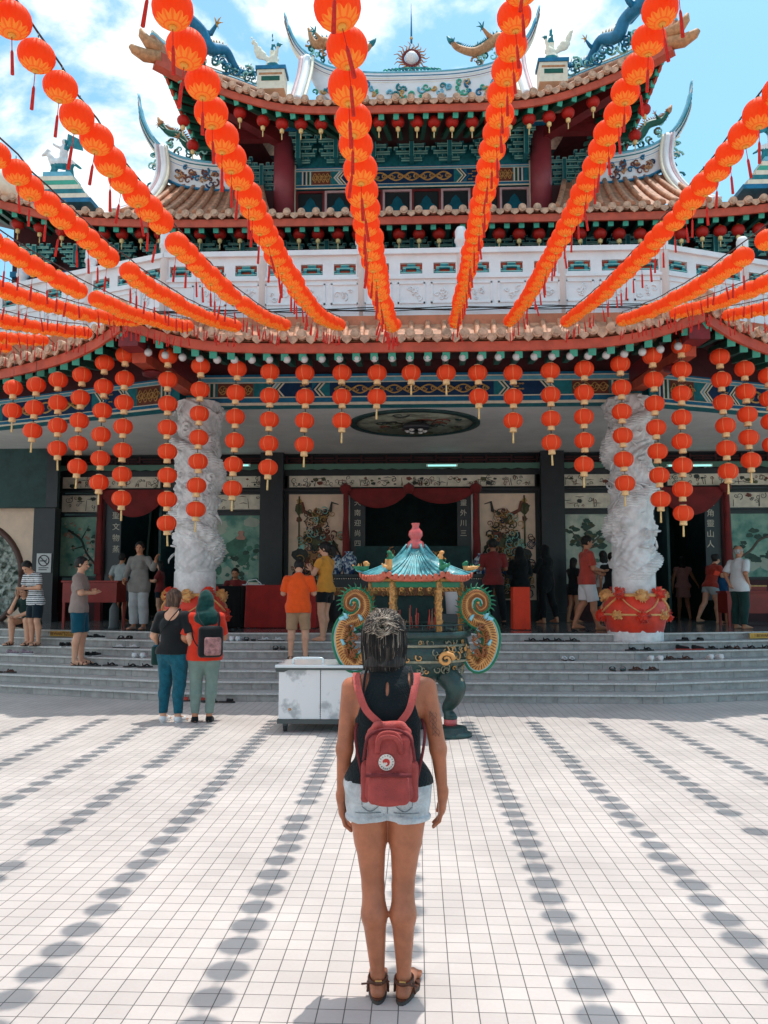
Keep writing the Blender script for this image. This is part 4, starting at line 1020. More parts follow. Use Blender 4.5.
# guardian panels: robed, helmeted figure in tangled relief
def guardian(px0, px1, py0, py1, flipx, seed, beard):
    o, x0, x1, z0, z1, y = panel(px0, px1, py0, py1, m_beige); rs = random.Random(seed); d = MB(); w, h = x1-x0, z1-z0; cx = (x0+x1)/2+flipx*.03
    X = lambda u: cx+flipx*u*w*1.22; Z = lambda v: z0+v*h; cnt = [0]
    def B(u, v, r0, m, sx=1): cnt[0] += 1; blob(d, X(u), Z(v), y-.0005*cnt[0]-.004, r0*w, m, rs, sx)
    for u, v, r0, m, sx in ((0, .38, .3, m_rustp, .9), (.05, .2, .26, m_olive, 1.2), (-.05, .5, .2, m_ochre, 1.1), (.22, .45, .12, m_ink, 1), (-.25, .42, .13, m_ink, 1), (.1, .3, .12, m_navy, 1.3), (-.12, .28, .12, m_rustp, 1), (.3, .3, .1, m_navy, 1.4), (-.3, .22, .1, m_ink, 1), (0, .1, .2, m_olive, 1.3)):
        B(u, v, r0, m, sx)
    for u, v, r0, m, sx in ((0, .56, .2, m_olive, 1), (-.14, .6, .1, m_ink, 1), (.15, .6, .11, m_rustp, 1), (.02, .74, .13, m_ochre, 1.1), (-.22, .52, .09, m_tealL, 1), (.24, .5, .1, m_olive, 1)): B(u, v, r0, m, sx)
    for k in range(170):
        v = rs.uniform(.05, .84); u = rs.gauss(0, .22 if v < .62 else .1); u = max(-.36, min(.36, u))
        swirl(d, X(u), Z(v), y-.03-.0002*k, rs.uniform(.05, .13), rs.choice((m_ink, m_olive, m_rustp, m_ochre, m_gold, m_navy, m_beige, m_tealL)), .014, ph=rs.uniform(0, 6), s2=rs.choice((-1, 1)))
    B(0, .66, .105, m_beige if not beard else m_rustp, .85)
    if beard: B(0, .61, .09, m_ink, 1.2)
    else:
        for s2 in (-1, 1): d.prism([(X(s2*.02), Z(.685)), (X(s2*.07), Z(.7)), (X(s2*.07), Z(.69)), (X(s2*.02), Z(.675))], y-.05, y-.04, m_ink)
        B(0, .635, .03, m_ink, 1.3)
    B(0, .77, .11, m_olive, 1.3); B(.02, .83, .07, m_rustp, 1)
    for s2 in (-1, 1):     # helmet plumes
        d.tube([(X(s2*.08), y-.03, Z(.8)), (X(s2*.2), y-.03, Z(.84)), (X(s2*.22), y-.03, Z(.92)), (X(s2*.32), y-.03, Z(.9))], [.05, .045, .03, .01], 5, m_ink if s2 > 0 else m_rustp, flat=.4, up=(0, 1, 0))
    d.tube([(X(-.27), y-.03, Z(.5)), (X(-.27), y-.03, Z(.98))], .02, 5, m_olive); B(-.27, .86, .1, m_olive, 1); B(-.27, .93, .05, m_gold, 1); B(-.27, .76, .05, m_rustp, 1)
    for k in range(5):     # ribbons round the shoulders
        d.tube([(X(.25+.05*math.cos(t*.9+k)), y-.035, Z(.35+.09*k+.03*math.sin(t*.9))) if k % 2 else (X(.3+.06*math.sin(t*.8)), y-.035, Z(.3+.045*t)) for t in range(8)], [.022]*8, 5, rs.choice((m_ink, m_rustp, m_navy)), flat=.4, up=(0, 1, 0))
    P_(d, 'guardian_relief', o)
guardian(289, 343.5, 494, 600, 1, 5, True); guardian(479.5, 535, 494, 600, -1, 6, False)

# doorways: boards with writing, red posts, curtains -------------------------
def board(px0, px1, py0, py1, chars, cpx, y0, dy, y=HY-.12, size=.3):
    x0, x1 = hx(px0), hx(px1); b = MB(); b.box(x0, x1, y, y+.08, hz(py1), hz(py0), m_black); o = P_(b, 'inscribed_board')
    t = MB(); n = MB()
    for k, ch in enumerate(chars):
        x, z = at(cpx, y0+dy*k, y); mb_text(t, ch, size, m_wtext, Matrix.Translation((x, y-.004, z)) @ FACE, .003)
    P_(t, 'inscription', o); return o
board(350.5, 365.5, 492, 600, '天南迎尚四', 357.5, 503, 10.2, size=.17); board(457, 470.5, 492, 600, '靈外川三', 463.5, 503, 10.2, size=.17)
board(108, 123, 492, 600, '聖文物蒸', 116, 516, 11.2, size=.19); board(703, 718.5, 492, 600, '法角靈山人', 710.5, 503, 10.4, size=.19)
for px0, px1 in ((345.2, 348.6), (473.2, 477.5), (100.5, 106), (720.5, 726.5)):
    b = MB(); x0, x1 = hx(px0), hx(px1); b.box(x0, x1, HY-.2, HY-.02, FL, hz(490), m_rcloth if px0 != 345.2 else m_red); P_(b, 'door_post')
for px0, px1 in ((349, 350.2), (471, 472.6)):
    b = MB(); b.box(hx(px0), hx(px1), HY-.12, HY, FL, hz(491), m_grey); P_(b, 'door_post')
# interior walls to close the doors from the sides, dim things inside
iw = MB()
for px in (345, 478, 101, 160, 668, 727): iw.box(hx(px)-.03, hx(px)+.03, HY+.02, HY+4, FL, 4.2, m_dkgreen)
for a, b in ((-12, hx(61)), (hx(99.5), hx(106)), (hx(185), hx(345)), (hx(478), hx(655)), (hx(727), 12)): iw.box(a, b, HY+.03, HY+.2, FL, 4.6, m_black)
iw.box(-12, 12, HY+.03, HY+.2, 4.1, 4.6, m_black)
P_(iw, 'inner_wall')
for a, b in ((62, 99), (209, 261), (561, 612), (730, 790)):
    rc = MB(); rc.box(hx(a), hx(b), HY-.05, HY+.03, FL, hz(590 if a in (209, 561) else 580), m_dkmar); P_(rc, 'wainscot')
def swag(px0, px1, pyt, depth, nm='swag_curtain'):
    x0, x1 = hx(px0), hx(px1); zt = hz(pyt); n = 30; G = []
    for i in range(n+1):
        u = i/n; d = depth*(4*u*(1-u))**.8; G.append([(x0+(x1-x0)*u, HY-.24-.05*math.sin(j/6*PI)-.02*math.sin(j*2.6+i*.12), zt-(d+.06)*j/6) for j in range(7)])
    mb = MB(); mb.grid(G, m_rcloth); mb.grid([[(p[0], p[1]+.012, p[2]) for p in c] for c in G][::-1], m_rcloth)
    return mb
door_sw = swag(347, 409, 489.5, .4); o = P_(door_sw, 'tmp', None) if False else None
def curtain(label, swags, knots, tails):
    e = empty('curtain', (hx(swags[0][0]), HY-.24, hz(489)), label=label, cat='curtain')
    for a in swags: reparent(swag(*a).build('swag'), e)
    for px in knots:
        k = MB(); x, z = hx(px), hz(490); rs = random.Random(int(px))
        k.lathe([(.02, -.03), (.12, -.02), (.14, .03), (.08, .07), (.02, .08)], 12, m_rcloth, fn=lambda th, j: 1+.14*math.sin(th*5)); k.xf(Matrix.Translation((x, HY-.27, z)) @ Matrix.Rotation(R(90), 4, 'X')); reparent(k.build('knot'), e)
    for px, pyb in tails:
        k = MB(); x = hx(px); zt = hz(491); zb = hz(pyb)
        k.grid([[(x+(.05+.05*j/10)*math.cos(th*PI/5)*(1+.15*math.sin(th*3+j)), HY-.27+.03*math.sin(th*PI/5), zt+(zb-zt)*j/10) for th in range(10)] for j in range(11)], m_rcloth, wrap=True)
        reparent(k.build('tail'), e)
    return e
curtain('red swagged curtain over the central doorway with three cloth knots', [(347, 409, 489.5, .42), (409, 475, 489.5, .32)], (346.5, 409, 475.5), ((347, 560), (475.5, 560)))
curtain('red swagged curtain over the left side doorway', [(103, 170, 489.5, .62)], (103,), ((103.5, 574),))
curtain('red swagged curtain over the right side doorway', [(655, 722, 489.5, .62)], (722,), ((723.5, 578),))
# left end wall with moon window, dark board above
def lwx(px): return at(px, 560, 19.2)[0]
ew = MB(); x1 = lwx(36.5); z1 = at(10, 507, 19.2)[1]; cx, cz = at(-33, 577, 19.2); rad = 1.34; FLb = cz-rad-.1
n = 40; ring = [(cx+rad*math.cos(2*PI*k/n), cz+rad*math.sin(2*PI*k/n)) for k in range(n)]
out = []
for k in range(n):       # square-ish hull matched to the ring
    a = 2*PI*k/n; c, s_ = math.cos(a), math.sin(a); 
    tX_ = ((x1-cx) if c > 0 else (cx+12.5))/max(abs(c), 1e-6); tZ_ = ((z1-cz) if s_ > 0 else (cz-FLb))/max(abs(s_), 1e-6); t = min(tX_, tZ_); out.append((cx+c*t, cz+s_*t))
for k in range(n):
    q = (k+1) % n; A = [ring[k], out[k], out[q], ring[q]]
    ew.prism(A, 19.2, 19.35, m_beige)
# corner fills so that the wall is square
for (sx_, sz_) in ((1, 1), (1, 0), (-1, 1), (-1, 0)):
    X_ = x1 if sx_ > 0 else -12.5; Z_ = z1 if sz_ else FLb
    near = sorted(out, key=lambda p: (p[0]-X_)**2+(p[1]-Z_)**2)[:2]
    ew.prism([near[0], (X_, Z_), near[1]], 19.2, 19.35, m_beige)
ewo = P_(ew, 'end_wall')
fr2 = MB(); fr2.tube([(cx+rad*math.cos(2*PI*k/n), 19.2, cz+rad*math.sin(2*PI*k/n)) for k in range(n+1)], .075, 8, mat('brown_window_frame', srgb(96, 66, 58), .5)); P_(fr2, 'moon_window_frame', ewo)
rb = MB(); m_rub = mat('pale_rubble', srgb(196, 200, 190), .7, col2=srgb(70, 84, 74), nscale=9, bump=.8, bscale=20)
rs = random.Random(8); G = []
for i in range(31): G.append([(cx-1.4+2.8*i/30, 19.5+.12*rs.random(), cz-1.4+2.8*j/30) for j in range(31)])
rb.grid(G, m_rub, smooth=False); P_(rb, 'rockwork', ewo)
db = MB(); db.box(-12.5, lwx(59), 18.9, 19.1, at(10, 508, 19)[1]+.0, 4.99, m_dkgreen); db.box(lwx(50), lwx(61), 18.86, 18.9, at(10, 508, 19)[1], 4.99, m_black); P_(db, 'dark_board')
pl = MB(); pl.box(lwx(36), lwx(57), 19.0, 19.3, FL, at(10, 508, 19)[1], m_black); pl.box(lwx(36)-.02, lwx(57)+.02, 18.97, 19.33, FL, FL+.2, m_black); P_(pl, 'hall_pillar')
# mirrored right end, beyond the frame edge
pl = MB(); pl.box(11.2, 11.9, 19.0, 19.3, FL, 4.99, m_black); P_(pl, 'hall_pillar')
# no-smoking sign
m_sw = mat('sign_white', (.62, .61, .6), .5); m_sb = mat('sign_black', (.04, .04, .045), .5)
sx0, sz0 = at(44.3, 563, 18.99); w, h = .175, .225
sgn = empty('no_smoking_sign', (sx0, 18.97, sz0), label='white no smoking sign on the black pillar at the left', cat='sign')
b = MB(); b.box(-w, w, -.012, .012, -h, h, m_sw); b.build('plate', sgn)
b = MB(); b.tube([(.125*math.cos(t*PI/12), -.016, .055+.125*math.sin(t*PI/12)) for t in range(25)], .013, 6, m_sb); b.tube([(-.088, -.016, .143), (.088, -.016, -.033)], .012, 5, m_sb); b.box(-.085, .05, -.02, -.013, .035, .062, m_sb); b.box(.056, .068, -.02, -.013, .035, .062, m_sb)
b.tube([(.06, -.017, .07), (.075, -.017, .085), (.06, -.017, .1)], .006, 5, m_sb)
for k in range(2): b.box(-.12, .12-.04*k, -.015, -.012, -.125-.045*k, -.105-.045*k, m_sb)
b.build('symbol', sgn)
# floor warning strips on the top riser
m_cau = mat('caution_yellow', srgb(214, 160, 74), .6, noise=.15, nscale=10); m_cat = mat('caution_ink', srgb(92, 50, 30), .6)
def strip(px0, px1, py, lab, big):
    yy = 14.25; x0, x1 = at(px0, py, yy)[0], at(px1, py, yy)[0]
    def yf(x): return 12+TREAD*6+.3*max(0, abs(x-XC)-3.6)
    y0 = yf((x0+x1)/2); sgn_ = -1 if x0 < 0 else 1; rz = sgn_*math.atan(.3)
    x0, x1 = at(px0, py, y0)[0], at(px1, py, y0)[0]; hw = (x1-x0)/2/math.cos(rz)
    e = empty('caution_strip', ((x0+x1)/2, y0-.03, FL-.062), rz, lab, 'warning strip'); b = MB(); b.box(-hw, hw, -.006, .004, -.048, .048, m_cau); b.build('strip', e)
    t = MB()
    mb_text(t, '! BEWARE !', .075, m_cat, Matrix.Translation((-hw*.45 if not big else 0, -.008, 0)) @ FACE)
    if not big:
        mb_text(t, 'PLEASE MIND', .045, m_cat, Matrix.Translation((hw*.55, -.008, .02)) @ FACE); mb_text(t, 'THE STEPS', .045, m_cat, Matrix.Translation((hw*.55, -.008, -.022)) @ FACE)
    t.build('lettering', e)
strip(49, 77, 633, 'yellow warning strip on the top step beside the striped shirt man', False)
strip(747, 778, 635, 'yellow warning strip on the top step at the right edge', True)

# ------------------------------------------------------------------ carved dragon columns
def dragon_column(sg):
    cx, cy = XC+sg*3.87, 14.45
    rs = np.random.RandomState(3 if sg < 0 else 5)
    z0, z1 = FL+.02, 5.0; na, nz_ = 150, 460
    th = np.linspace(0, 2*PI, na, endpoint=False)[None, :]; z = np.linspace(z0, z1, nz_)[:, None]
    base = .37+0*th+0*z
    def helix(ph, pitch, w, amp, wob, zlo=1.9, zhi=4.9):
        c = ph+sg*(z-z0)/pitch*2*PI+wob*np.sin(z*5.1+ph)
        d = np.angle(np.exp(1j*(th-c)))*.4/math.sqrt(1+(.4*2*PI/pitch)**2)   # distance across the body
        env = 1/(1+np.exp(-(z-zlo)*12))/(1+np.exp((z-zhi)*12))
        q = np.clip(1-(d/w)**2, 0, 1); return d, np.sqrt(q)*amp*env, (np.abs(d) < w)*env
    d, hgt, msk = helix(.6, 1.35, .125, .15, .35)
    sc_ = (.5+.5*np.cos(d*100+((z*24).astype(int) % 2)*PI))*(.5+.5*np.cos(z*150))*.045*msk
    d2, h2, m2 = helix(3.4, 2.3, .05, .06, .8, 2.1); d3, h3, m3 = helix(2.2, .9, .028, .035, 1.1, 2.0)
    F_ = np.zeros((nz_, na))
    for k in range(85):       # clouds, claws, whiskers: swirling bumps
        tc_, zc = rs.rand()*2*PI, rs.uniform(2.0, 4.95); r0 = rs.uniform(.07, .17)
        dx = np.angle(np.exp(1j*(th-tc_)))*.4; dz = z-zc; rr = np.sqrt(dx**2+dz**2); an = np.arctan2(dz, dx)
        F_ = np.maximum(F_, (1/(1+np.exp((rr/r0-.8)*9)))*(.55+.45*np.cos(an*rs.choice((1, -1))+rr*70))*rs.uniform(.05, .1))
    # head: a big lump with horns facing the court, low on the shaft
    for (a, zz_, r0, am) in ((-PI/2-.25, 2.95, .2, .17), (-PI/2-.5, 2.8, .12, .2), (-PI/2+.2, 3.1, .12, .13), (-PI/2, 3.35, .08, .12), (-PI/2-.7, 3.05, .07, .15)):
        dx = np.angle(np.exp(1j*(th-a)))*.4; F_ = np.maximum(F_, np.exp(-((dx**2+(z-zz_)**2)/r0**2))*am)
    big = np.sqrt(np.clip(1-((np.angle(np.exp(1j*(th+PI/2+.1)))*.4)/.33)**2-((z-2.25)/.36)**2, 0, 1))*.06    # coiled lower body
    rr = np.maximum(base+np.maximum(np.maximum(hgt+sc_, h2), np.maximum(h3, F_)), base+big+.008*np.cos(z*60)*np.cos(th*18)*(big > .01))
    rr += .011*np.abs(np.sin(th*7+z*17+2*np.sin(z*9+th*2)))*(z > 2)+.009*np.sin(th*13-z*31+1.5*np.sin(th*5+z*7))*(z > 2)
    rr = np.where(z < 1.95, np.maximum(base+.02, np.where(z > 1.8, rr, 0)), rr)
    top_ = 1/(1+np.exp(-(z-4.8)*25)); rr = rr+top_*.05
    mb = MB(); G = [[(cx+rr[i, j]*.94*math.cos(th[0, j]), cy+rr[i, j]*.94*math.sin(th[0, j]), z[i, 0]) for j in range(na)] for i in range(nz_)]
    mb.grid(G, m_stone, wrap=True); o = P_(mb, 'dragon_column')
    w = MB()
    rs2 = random.Random(5+sg)
    for k in range(34):     # free standing horns, whiskers and claws
        a = rs2.uniform(-PI, 0); zz_ = rs2.uniform(2.1, 4.9); p = Vector((cx+.4*math.cos(a), cy+.4*math.sin(a), zz_)); t = Vector((-math.sin(a), math.cos(a), rs2.uniform(-1, 1.2))).normalized()*rs2.choice((-1, 1)); n_ = Vector((math.cos(a), math.sin(a), 0))
        L_ = rs2.uniform(.1, .26); w.tube([p-t*L_*.3, p+n_*.03, p+t*L_*.5+n_*.05, p+t*L_+n_*.02], [.02, .024, .017, .004], 5, m_stone)
    P_(w, 'carved_whiskers', o)
    pl_ = MB(); pl_.lathe([(.47, FL-.25), (.47, FL+.06), (.44, FL+.1), (.37, FL+.12)], 40, m_stone, (cx, cy, 0)); P_(pl_, 'column_plinth', o)
    return cx, cy
m_rs = mat('bright_red_satin', srgb(232, 56, 22), .45, noise=.25, nscale=5, sheen=.3); m_gs = mat('gold_satin', srgb(238, 176, 104), .45, noise=.2, nscale=6, sheen=.3)
for sg in (-1, 1):
    cx, cy = dragon_column(sg)
    e = empty('bunting', (cx, cy, FL), label='red satin bunting with gold rosettes round the foot of the %s dragon pillar' % ('left' if sg < 0 else 'right'), cat='bunting')
    s_ = MB(); s_.lathe([(.43, .02), (.47, .03), (.5, .16), (.54, .34), (.52, .5), (.46, .63), (.43, .68), (.4, .68)], 60, m_rs, fn=lambda th, j: 1+.012*math.sin(th*22+j*6)+.012*math.sin(th*9)); s_.build('satin_wrap', e)
    g_ = MB()
    for k in range(4):
        a0 = -PI/2+k*PI/2
        for sg2 in (-1, 1):
            g_.tube([(float(np.interp(t, [0, 3, 5, 7], [.555, .545, .51, .465]))*math.cos(a0+sg2*t*.11), float(np.interp(t, [0, 3, 5, 7], [.555, .545, .51, .465]))*math.sin(a0+sg2*t*.11), .36+.29*(t/7)**1.3) for t in range(8)], .03, 6, m_gs, flat=.4)
    g_.lathe([(.462, .63), (.47, .66), (.44, .69)], 40, m_gs); g_.tube([(.545*math.cos(t*PI/20), .545*math.sin(t*PI/20), .33) for t in range(41)], .018, 5, m_gs); g_.build('gold_ribbon', e)
    def pom(a, z, r_, m, rr):
        p = MB(); rs2 = random.Random(int(a*10+z*100)); c = Vector((rr*math.cos(a), rr*math.sin(a), z))
        p.ball(c, r_*.75, m, 10)
        for k in range(46):
            v = Vector((rs2.gauss(0, 1), rs2.gauss(0, 1), rs2.gauss(0, 1))).normalized(); w_ = v.orthogonal().normalized()*r_*.25
            p.add([c+v*r_*.5-w_, c+v*r_*1.05-w_*.8+v.cross(w_)*.6, c+v*r_*1.15+w_*.8, c+v*r_*.5+w_], [(0, 1, 2, 3)], m)
        p.build('rosette', e)
    for k in range(4):
        a0 = -PI/2+k*PI/2; pom(a0, .64, .115, m_gs, .48); pom(a0+PI/4, .68, .12, m_rs, .47); pom(a0, .3, .115, m_rs, .55); pom(a0+PI/4, .32, .09, m_gs, .54)
# ------------------------------------------------------------------ lantern materials
def lantern_mat(name, gold):
    m = bpy.data.materials.new(name); m.use_nodes = True; nt = m.node_tree; N = nt.nodes; L = nt.links
    b = N['Principled BSDF']; out = N['Material Output']; tc = N.new('ShaderNodeTexCoord'); sp = N.new('ShaderNodeSeparateXYZ'); L.new(tc.outputs['Object'], sp.inputs[0])
    def M(op, a, c=None, d=None):
        n = N.new('ShaderNodeMath'); n.operation = op
        for i, v in enumerate((a, c, d)):
            if v is None: continue
            if isinstance(v, (int, float)): n.inputs[i].default_value = v
            else: L.new(v, n.inputs[i])
        return n.outputs[0]
    x, y, z = sp.outputs
    ang = M('ARCTAN2', y, x); r_ = M('SQRT', M('ADD', M('MULTIPLY', x, x), M('MULTIPLY', y, y)))
    rib = M('MULTIPLY', M('ADD', M('COSINE', M('MULTIPLY', ang, 24.0)), 1.0), .5)     # fine wire ribs
    base = N.new('ShaderNodeMix'); base.data_type = 'RGBA'
    if gold:      # street lantern: gold flower on the lower part
        pet = M('ABSOLUTE', M('COSINE', M('MULTIPLY', ang, 6.0)))
        lim = M('ADD', .064, M('MULTIPLY', pet, .015))
        ins = M('MULTIPLY', M('LESS_THAN', r_, lim), M('LESS_THAN', z, -.025))
        hol = M('MULTIPLY', M('GREATER_THAN', r_, .036), M('LESS_THAN', r_, M('ADD', .041, M('MULTIPLY', pet, .004))))
        pet2 = M('GREATER_THAN', M('COSINE', M('MULTIPLY', ang, 12.0)), .55); 
        g2 = M('MULTIPLY', M('GREATER_THAN', r_, .046), pet2)
        fac = M('MULTIPLY', ins, M('SUBTRACT', 1.0, M('MULTIPLY', M('MAXIMUM', hol, g2), .6)))
        base.inputs[6].default_value = (*srgb(255, 104, 38), 1); base.inputs[7].default_value = (*srgb(255, 196, 80), 1); L.new(fac, base.inputs[0])
        tf = .55
    else:
        seam = M('GREATER_THAN', M('COSINE', M('MULTIPLY', ang, 6.0)), .985)
        base.inputs[6].default_value = (*srgb(255, 88, 42), 1); base.inputs[7].default_value = (*srgb(250, 170, 110), 1); L.new(M('MULTIPLY', seam, .8), base.inputs[0]); tf = .35
    L.new(base.outputs[2], b.inputs['Base Color']); b.inputs['Roughness'].default_value = .5; b.inputs['Specular IOR Level'].default_value = .25
    bp = N.new('ShaderNodeBump'); bp.inputs['Strength'].default_value = .7; bp.inputs['Distance'].default_value = .003; L.new(rib, bp.inputs['Height']); L.new(bp.outputs[0], b.inputs['Normal'])
    tr = N.new('ShaderNodeBsdfTranslucent'); L.new(base.outputs[2], tr.inputs[0])
    ms = N.new('ShaderNodeMixShader'); ms.inputs[0].default_value = tf; L.new(b.outputs[0], ms.inputs[1]); L.new(tr.outputs[0], ms.inputs[2]); L.new(ms.outputs[0], out.inputs[0])
    return m
ml_o = lantern_mat('orange_lantern_silk', True); ml_r = lantern_mat('red_lantern_silk', False)
ml_s = mat('small_lantern_red', srgb(206, 44, 34), .5, noise=.15, nscale=10, trans=.3)
m_tas = mat('red_tassel', srgb(214, 40, 26), .7, noise=.3, nscale=60); m_ytas = mat('yellow_tassel', srgb(238, 206, 142), .7, noise=.2, nscale=60)
m_lcap = mat('cream_lantern_collar', srgb(240, 200, 142), .6, noise=.2, nscale=30); m_wire = mat('dark_wire', (.05, .04, .035), .5)
m_goldcap = mat('gold_lantern_cap', srgb(232, 160, 60), .5)

ORD = ['', 'first', 'second', 'third', 'fourth', 'fifth', 'sixth', 'seventh', 'eighth', 'ninth', 'tenth', 'eleventh', 'twelfth', 'thirteenth', 'fourteenth', 'fifteenth', 'sixteenth', 'seventeenth', 'eighteenth', 'nineteenth', 'twentieth']
TENS = {20: 'twenty', 30: 'thirty', 40: 'forty', 50: 'fifty', 60: 'sixty'}
def ordw(n):
    if n <= 20: return ORD[n]
    t = n//10*10
    return ({30: 'thirtieth', 40: 'fortieth', 50: 'fiftieth', 60: 'sixtieth'}[t] if n == t else TENS[t]+'-'+ORD[n-t])

# overhead strings --------------------------------------------------------
RL = .094
def shade_prof(R_, H_, cap=.3, n=9):
    return [(R_*math.cos(a)**.9, H_*math.sin(a)) for a in [(-1+2*i/n)*R(74) for i in range(n+1)]]
def street_lantern_mb(parts, lod=0):
    n = 20 if lod == 0 else 12
    parts['shade'].lathe([(.018, -.081)]+shade_prof(RL, .084, n=10 if lod == 0 else 6)+[(.018, .081)], n, ml_o)
    parts['cap'].lathe([(.0, -.094), (.016, -.093), (.02, -.08)], 8, m_goldcap); parts['cap'].lathe([(.024, .078), (.02, .093), (.0, .094)], 8, m_goldcap)
    parts['cap'].tube([(0, 0, .09), (0, 0, .125)], .003, 4, m_wire)
    t = parts['tassel']; t.tube([(0, 0, -.092), (0, 0, -.17)], .0022, 4, m_tas); t.tube([(0, 0, -.168), (0, 0, -.182), (0, 0, -.3)], [.004, .008, .0095], 6, m_tas)
def protoP():
    p = {k: MB() for k in ('shade', 'cap', 'tassel')}; street_lantern_mb(p); e = None
    return {k: v.mesh(k) for k, v in p.items()}
PM = protoP()
_m = MB(); street_lantern_mb({'shade': _m, 'cap': _m, 'tassel': _m}, 1); LM = _m.mesh('lantern')

xs = [-7.1, -6.35, -5.6, -4.8, -4.0, -3.27, -2.57, -1.86, -1.09, -.31, .54, 1.31, 2.09, 2.86, 3.6, 4.35, 5.1, 5.85, 6.6]
ZM = {-7.1: 4.2, -6.35: 4.15, -5.6: 4.1, -4.8: 4.15, -4.0: 4.2, -3.27: 4.22, -2.57: 4.26, -1.86: 4.22, -1.09: 4.13, -.31: 3.93, .54: 4.72, 1.31: 4.68, 2.09: 4.5, 2.86: 4.33, 3.6: 4.35, 4.35: 4.3, 5.1: 4.2, 5.85: 4.15, 6.6: 4.2}
def eave_end(x):
    ax = abs(x-XC)
    return (11.25 if ax < 4.3 else 11.3+.42*(ax-4.3)), 5.38+(.1 if 3.2 < ax < 4.6 else 0)
def zline(x, y):
    ye, ze = eave_end(x); zm = ZM[x]; t = (y-4.3)/(ye-4.3)
    if t < 0: return zm+(ze-zm)*abs(t)**1.7
    return zm+(ze-zm)*(.25*t*t+.75*t**1.75 if t < 1 else 1)
sname = {}
cand = []
GAPS = {(-1.86, 23): 1, (-3.27, 17): 1}
for si, x in enumerate(xs):
    ye, ze = eave_end(x); rs = random.Random(si*7+1); y = ye-.1; k = 0
    sway = rs.uniform(-.02, .02)
    pts = [(x, ye+.35, ze+.02)]
    while y > -7:
        k += 1; z = zline(x, y); xx = x+sway*math.sin((ye-y)*.6)+rs.uniform(-.012, .012)
        pts.append((xx, y, z+.125))
        skip = (x == -1.86 and k == 24) or (x == -3.27 and k == 16) or (k > 6 and rs.random() < .012)
        if not skip: cand.append((si, x, k, xx, y, z+rs.uniform(-.006, .006), rs.uniform(0, 6), rs.gauss(0, .09), rs.gauss(0, .09)))
        y -= .235*rs.uniform(.94, 1.06)*math.cos(math.atan(abs(zline(x, y)-zline(x, y-.1))/.1))
    w = MB(); w.tube(pts, .006, 5, m_wire); wo = w.build('string_wire')
    for i in range(2, len(pts), 1):
        pass
    side = 'left' if x < XC else 'right'; cen = sorted(xs, key=lambda v: abs(v-XC))
    nm = {v: None for v in xs}
    L_ = sorted([v for v in xs if v < XC], reverse=True); Rr_ = sorted([v for v in xs if v > XC])
    idx = (L_.index(x) if x in L_ else Rr_.index(x))+1
    sname[si] = '%s string %s of the incense burner' % (ordw(idx), side)
    tag(wo, 'black wire of the %s overhead lantern string %s of the centre' % (ordw(idx), side), 'cable', 'wires carrying the overhead lanterns')
CW = [(Matrix.Translation((0, 0, CAMH)) @ Matrix.Rotation(YAW, 4, 'Z'))]
def project(p):
    dx, dy, dz = p[0], p[1], p[2]-CAMH
    rx = dx*math.cos(YAW)+dy*math.sin(YAW); f = -dx*math.sin(YAW)+dy*math.cos(YAW)
    dep = f*math.cos(PIT)+dz*math.sin(PIT); up = dz*math.cos(PIT)-f*math.sin(PIT)
    if dep < .2: return None
    return 384+FOC*rx/dep, 512-FOC*up/dep, dep
vis = []; rest = []
for c in cand:
    q = project((c[3], c[4], c[5]))
    if q and -14 < q[0] < 782 and -20 < q[1] < 1040: vis.append((q[2], c))
    else: rest.append(c)
vis.sort(key=lambda a: a[0]); 
print('overhead lanterns visible', len(vis))
grp_far = vis[300:]; vis = vis[:300]
for dep, c in vis:
    si, x, k, xx, y, z, rz, rxx, ryy = c
    lab = 'orange lantern, %s from the eave on the %s' % (ordw(k), sname[si])
    if FOC*.19/dep > 17:
        e = empty('paper_lantern', (xx, y, z), rz, lab, 'lantern', 'orange lanterns on the overhead strings'); e.rotation_euler = (rxx, ryy, rz); q_ = rs.uniform(.94, 1.05); e.scale = (q_, q_, q_*rs.uniform(.93, 1.04))
        for nm in ('shade', 'cap', 'tassel'): o = link_mesh(nm, PM[nm], e)
    else:
        o = link_mesh('paper_lantern', LM, None, (xx, y, z), (rxx, ryy, rz)); q_ = rs.uniform(.94, 1.05); o.scale = (q_, q_, q_); tag(o, lab, 'lantern', 'orange lanterns on the overhead strings')
mb = MB()
V0 = [Vector(v.co) for v in LM.vertices]; F0 = [list(p.vertices) for p in LM.polygons]; M0 = [p.material_index for p in LM.polygons]
vv = []; ff = []; mm_ = []
for c in rest+[a[1] for a in grp_far]:
    n = len(vv); Mx = Matrix.Translation((c[3], c[4], c[5])) @ Euler((c[7], c[8], c[6])).to_matrix().to_4x4()
    vv.extend([(Mx @ v)[:] for v in V0]); ff.extend([[n+i for i in f] for f in F0]); mm_.extend(M0)
# the merged rest needs a pattern that does not use object coordinates: plain silk and gold by face
def split_gold(): pass
me = bpy.data.meshes.new('lantern_mass'); me.from_pydata(vv, [], ff)
ml_plain = mat('orange_lantern_silk_far', srgb(255, 108, 38), .5, trans=.55)
for m in LM.materials: me.materials.append(ml_plain if m == ml_o else m)
me.materials.append(mat('gold_lantern_print', srgb(255, 190, 76), .5, trans=.5)); gi = len(me.materials)-1
nF = len(F0); lowset = {i for i, p in enumerate(LM.polygons) if M0[i] == 0 and -.082 < p.center.z < -.055}
me.polygons.foreach_set('material_index', [gi if (i % nF) in lowset else mm_[i] for i in range(len(ff))]); me.polygons.foreach_set('use_smooth', [True]*len(ff)); me.update()
o = link_mesh('distant_lanterns', me); tag(o, 'orange lanterns of the overhead strings crowding together near the eave corners', 'lantern', kind='stuff')

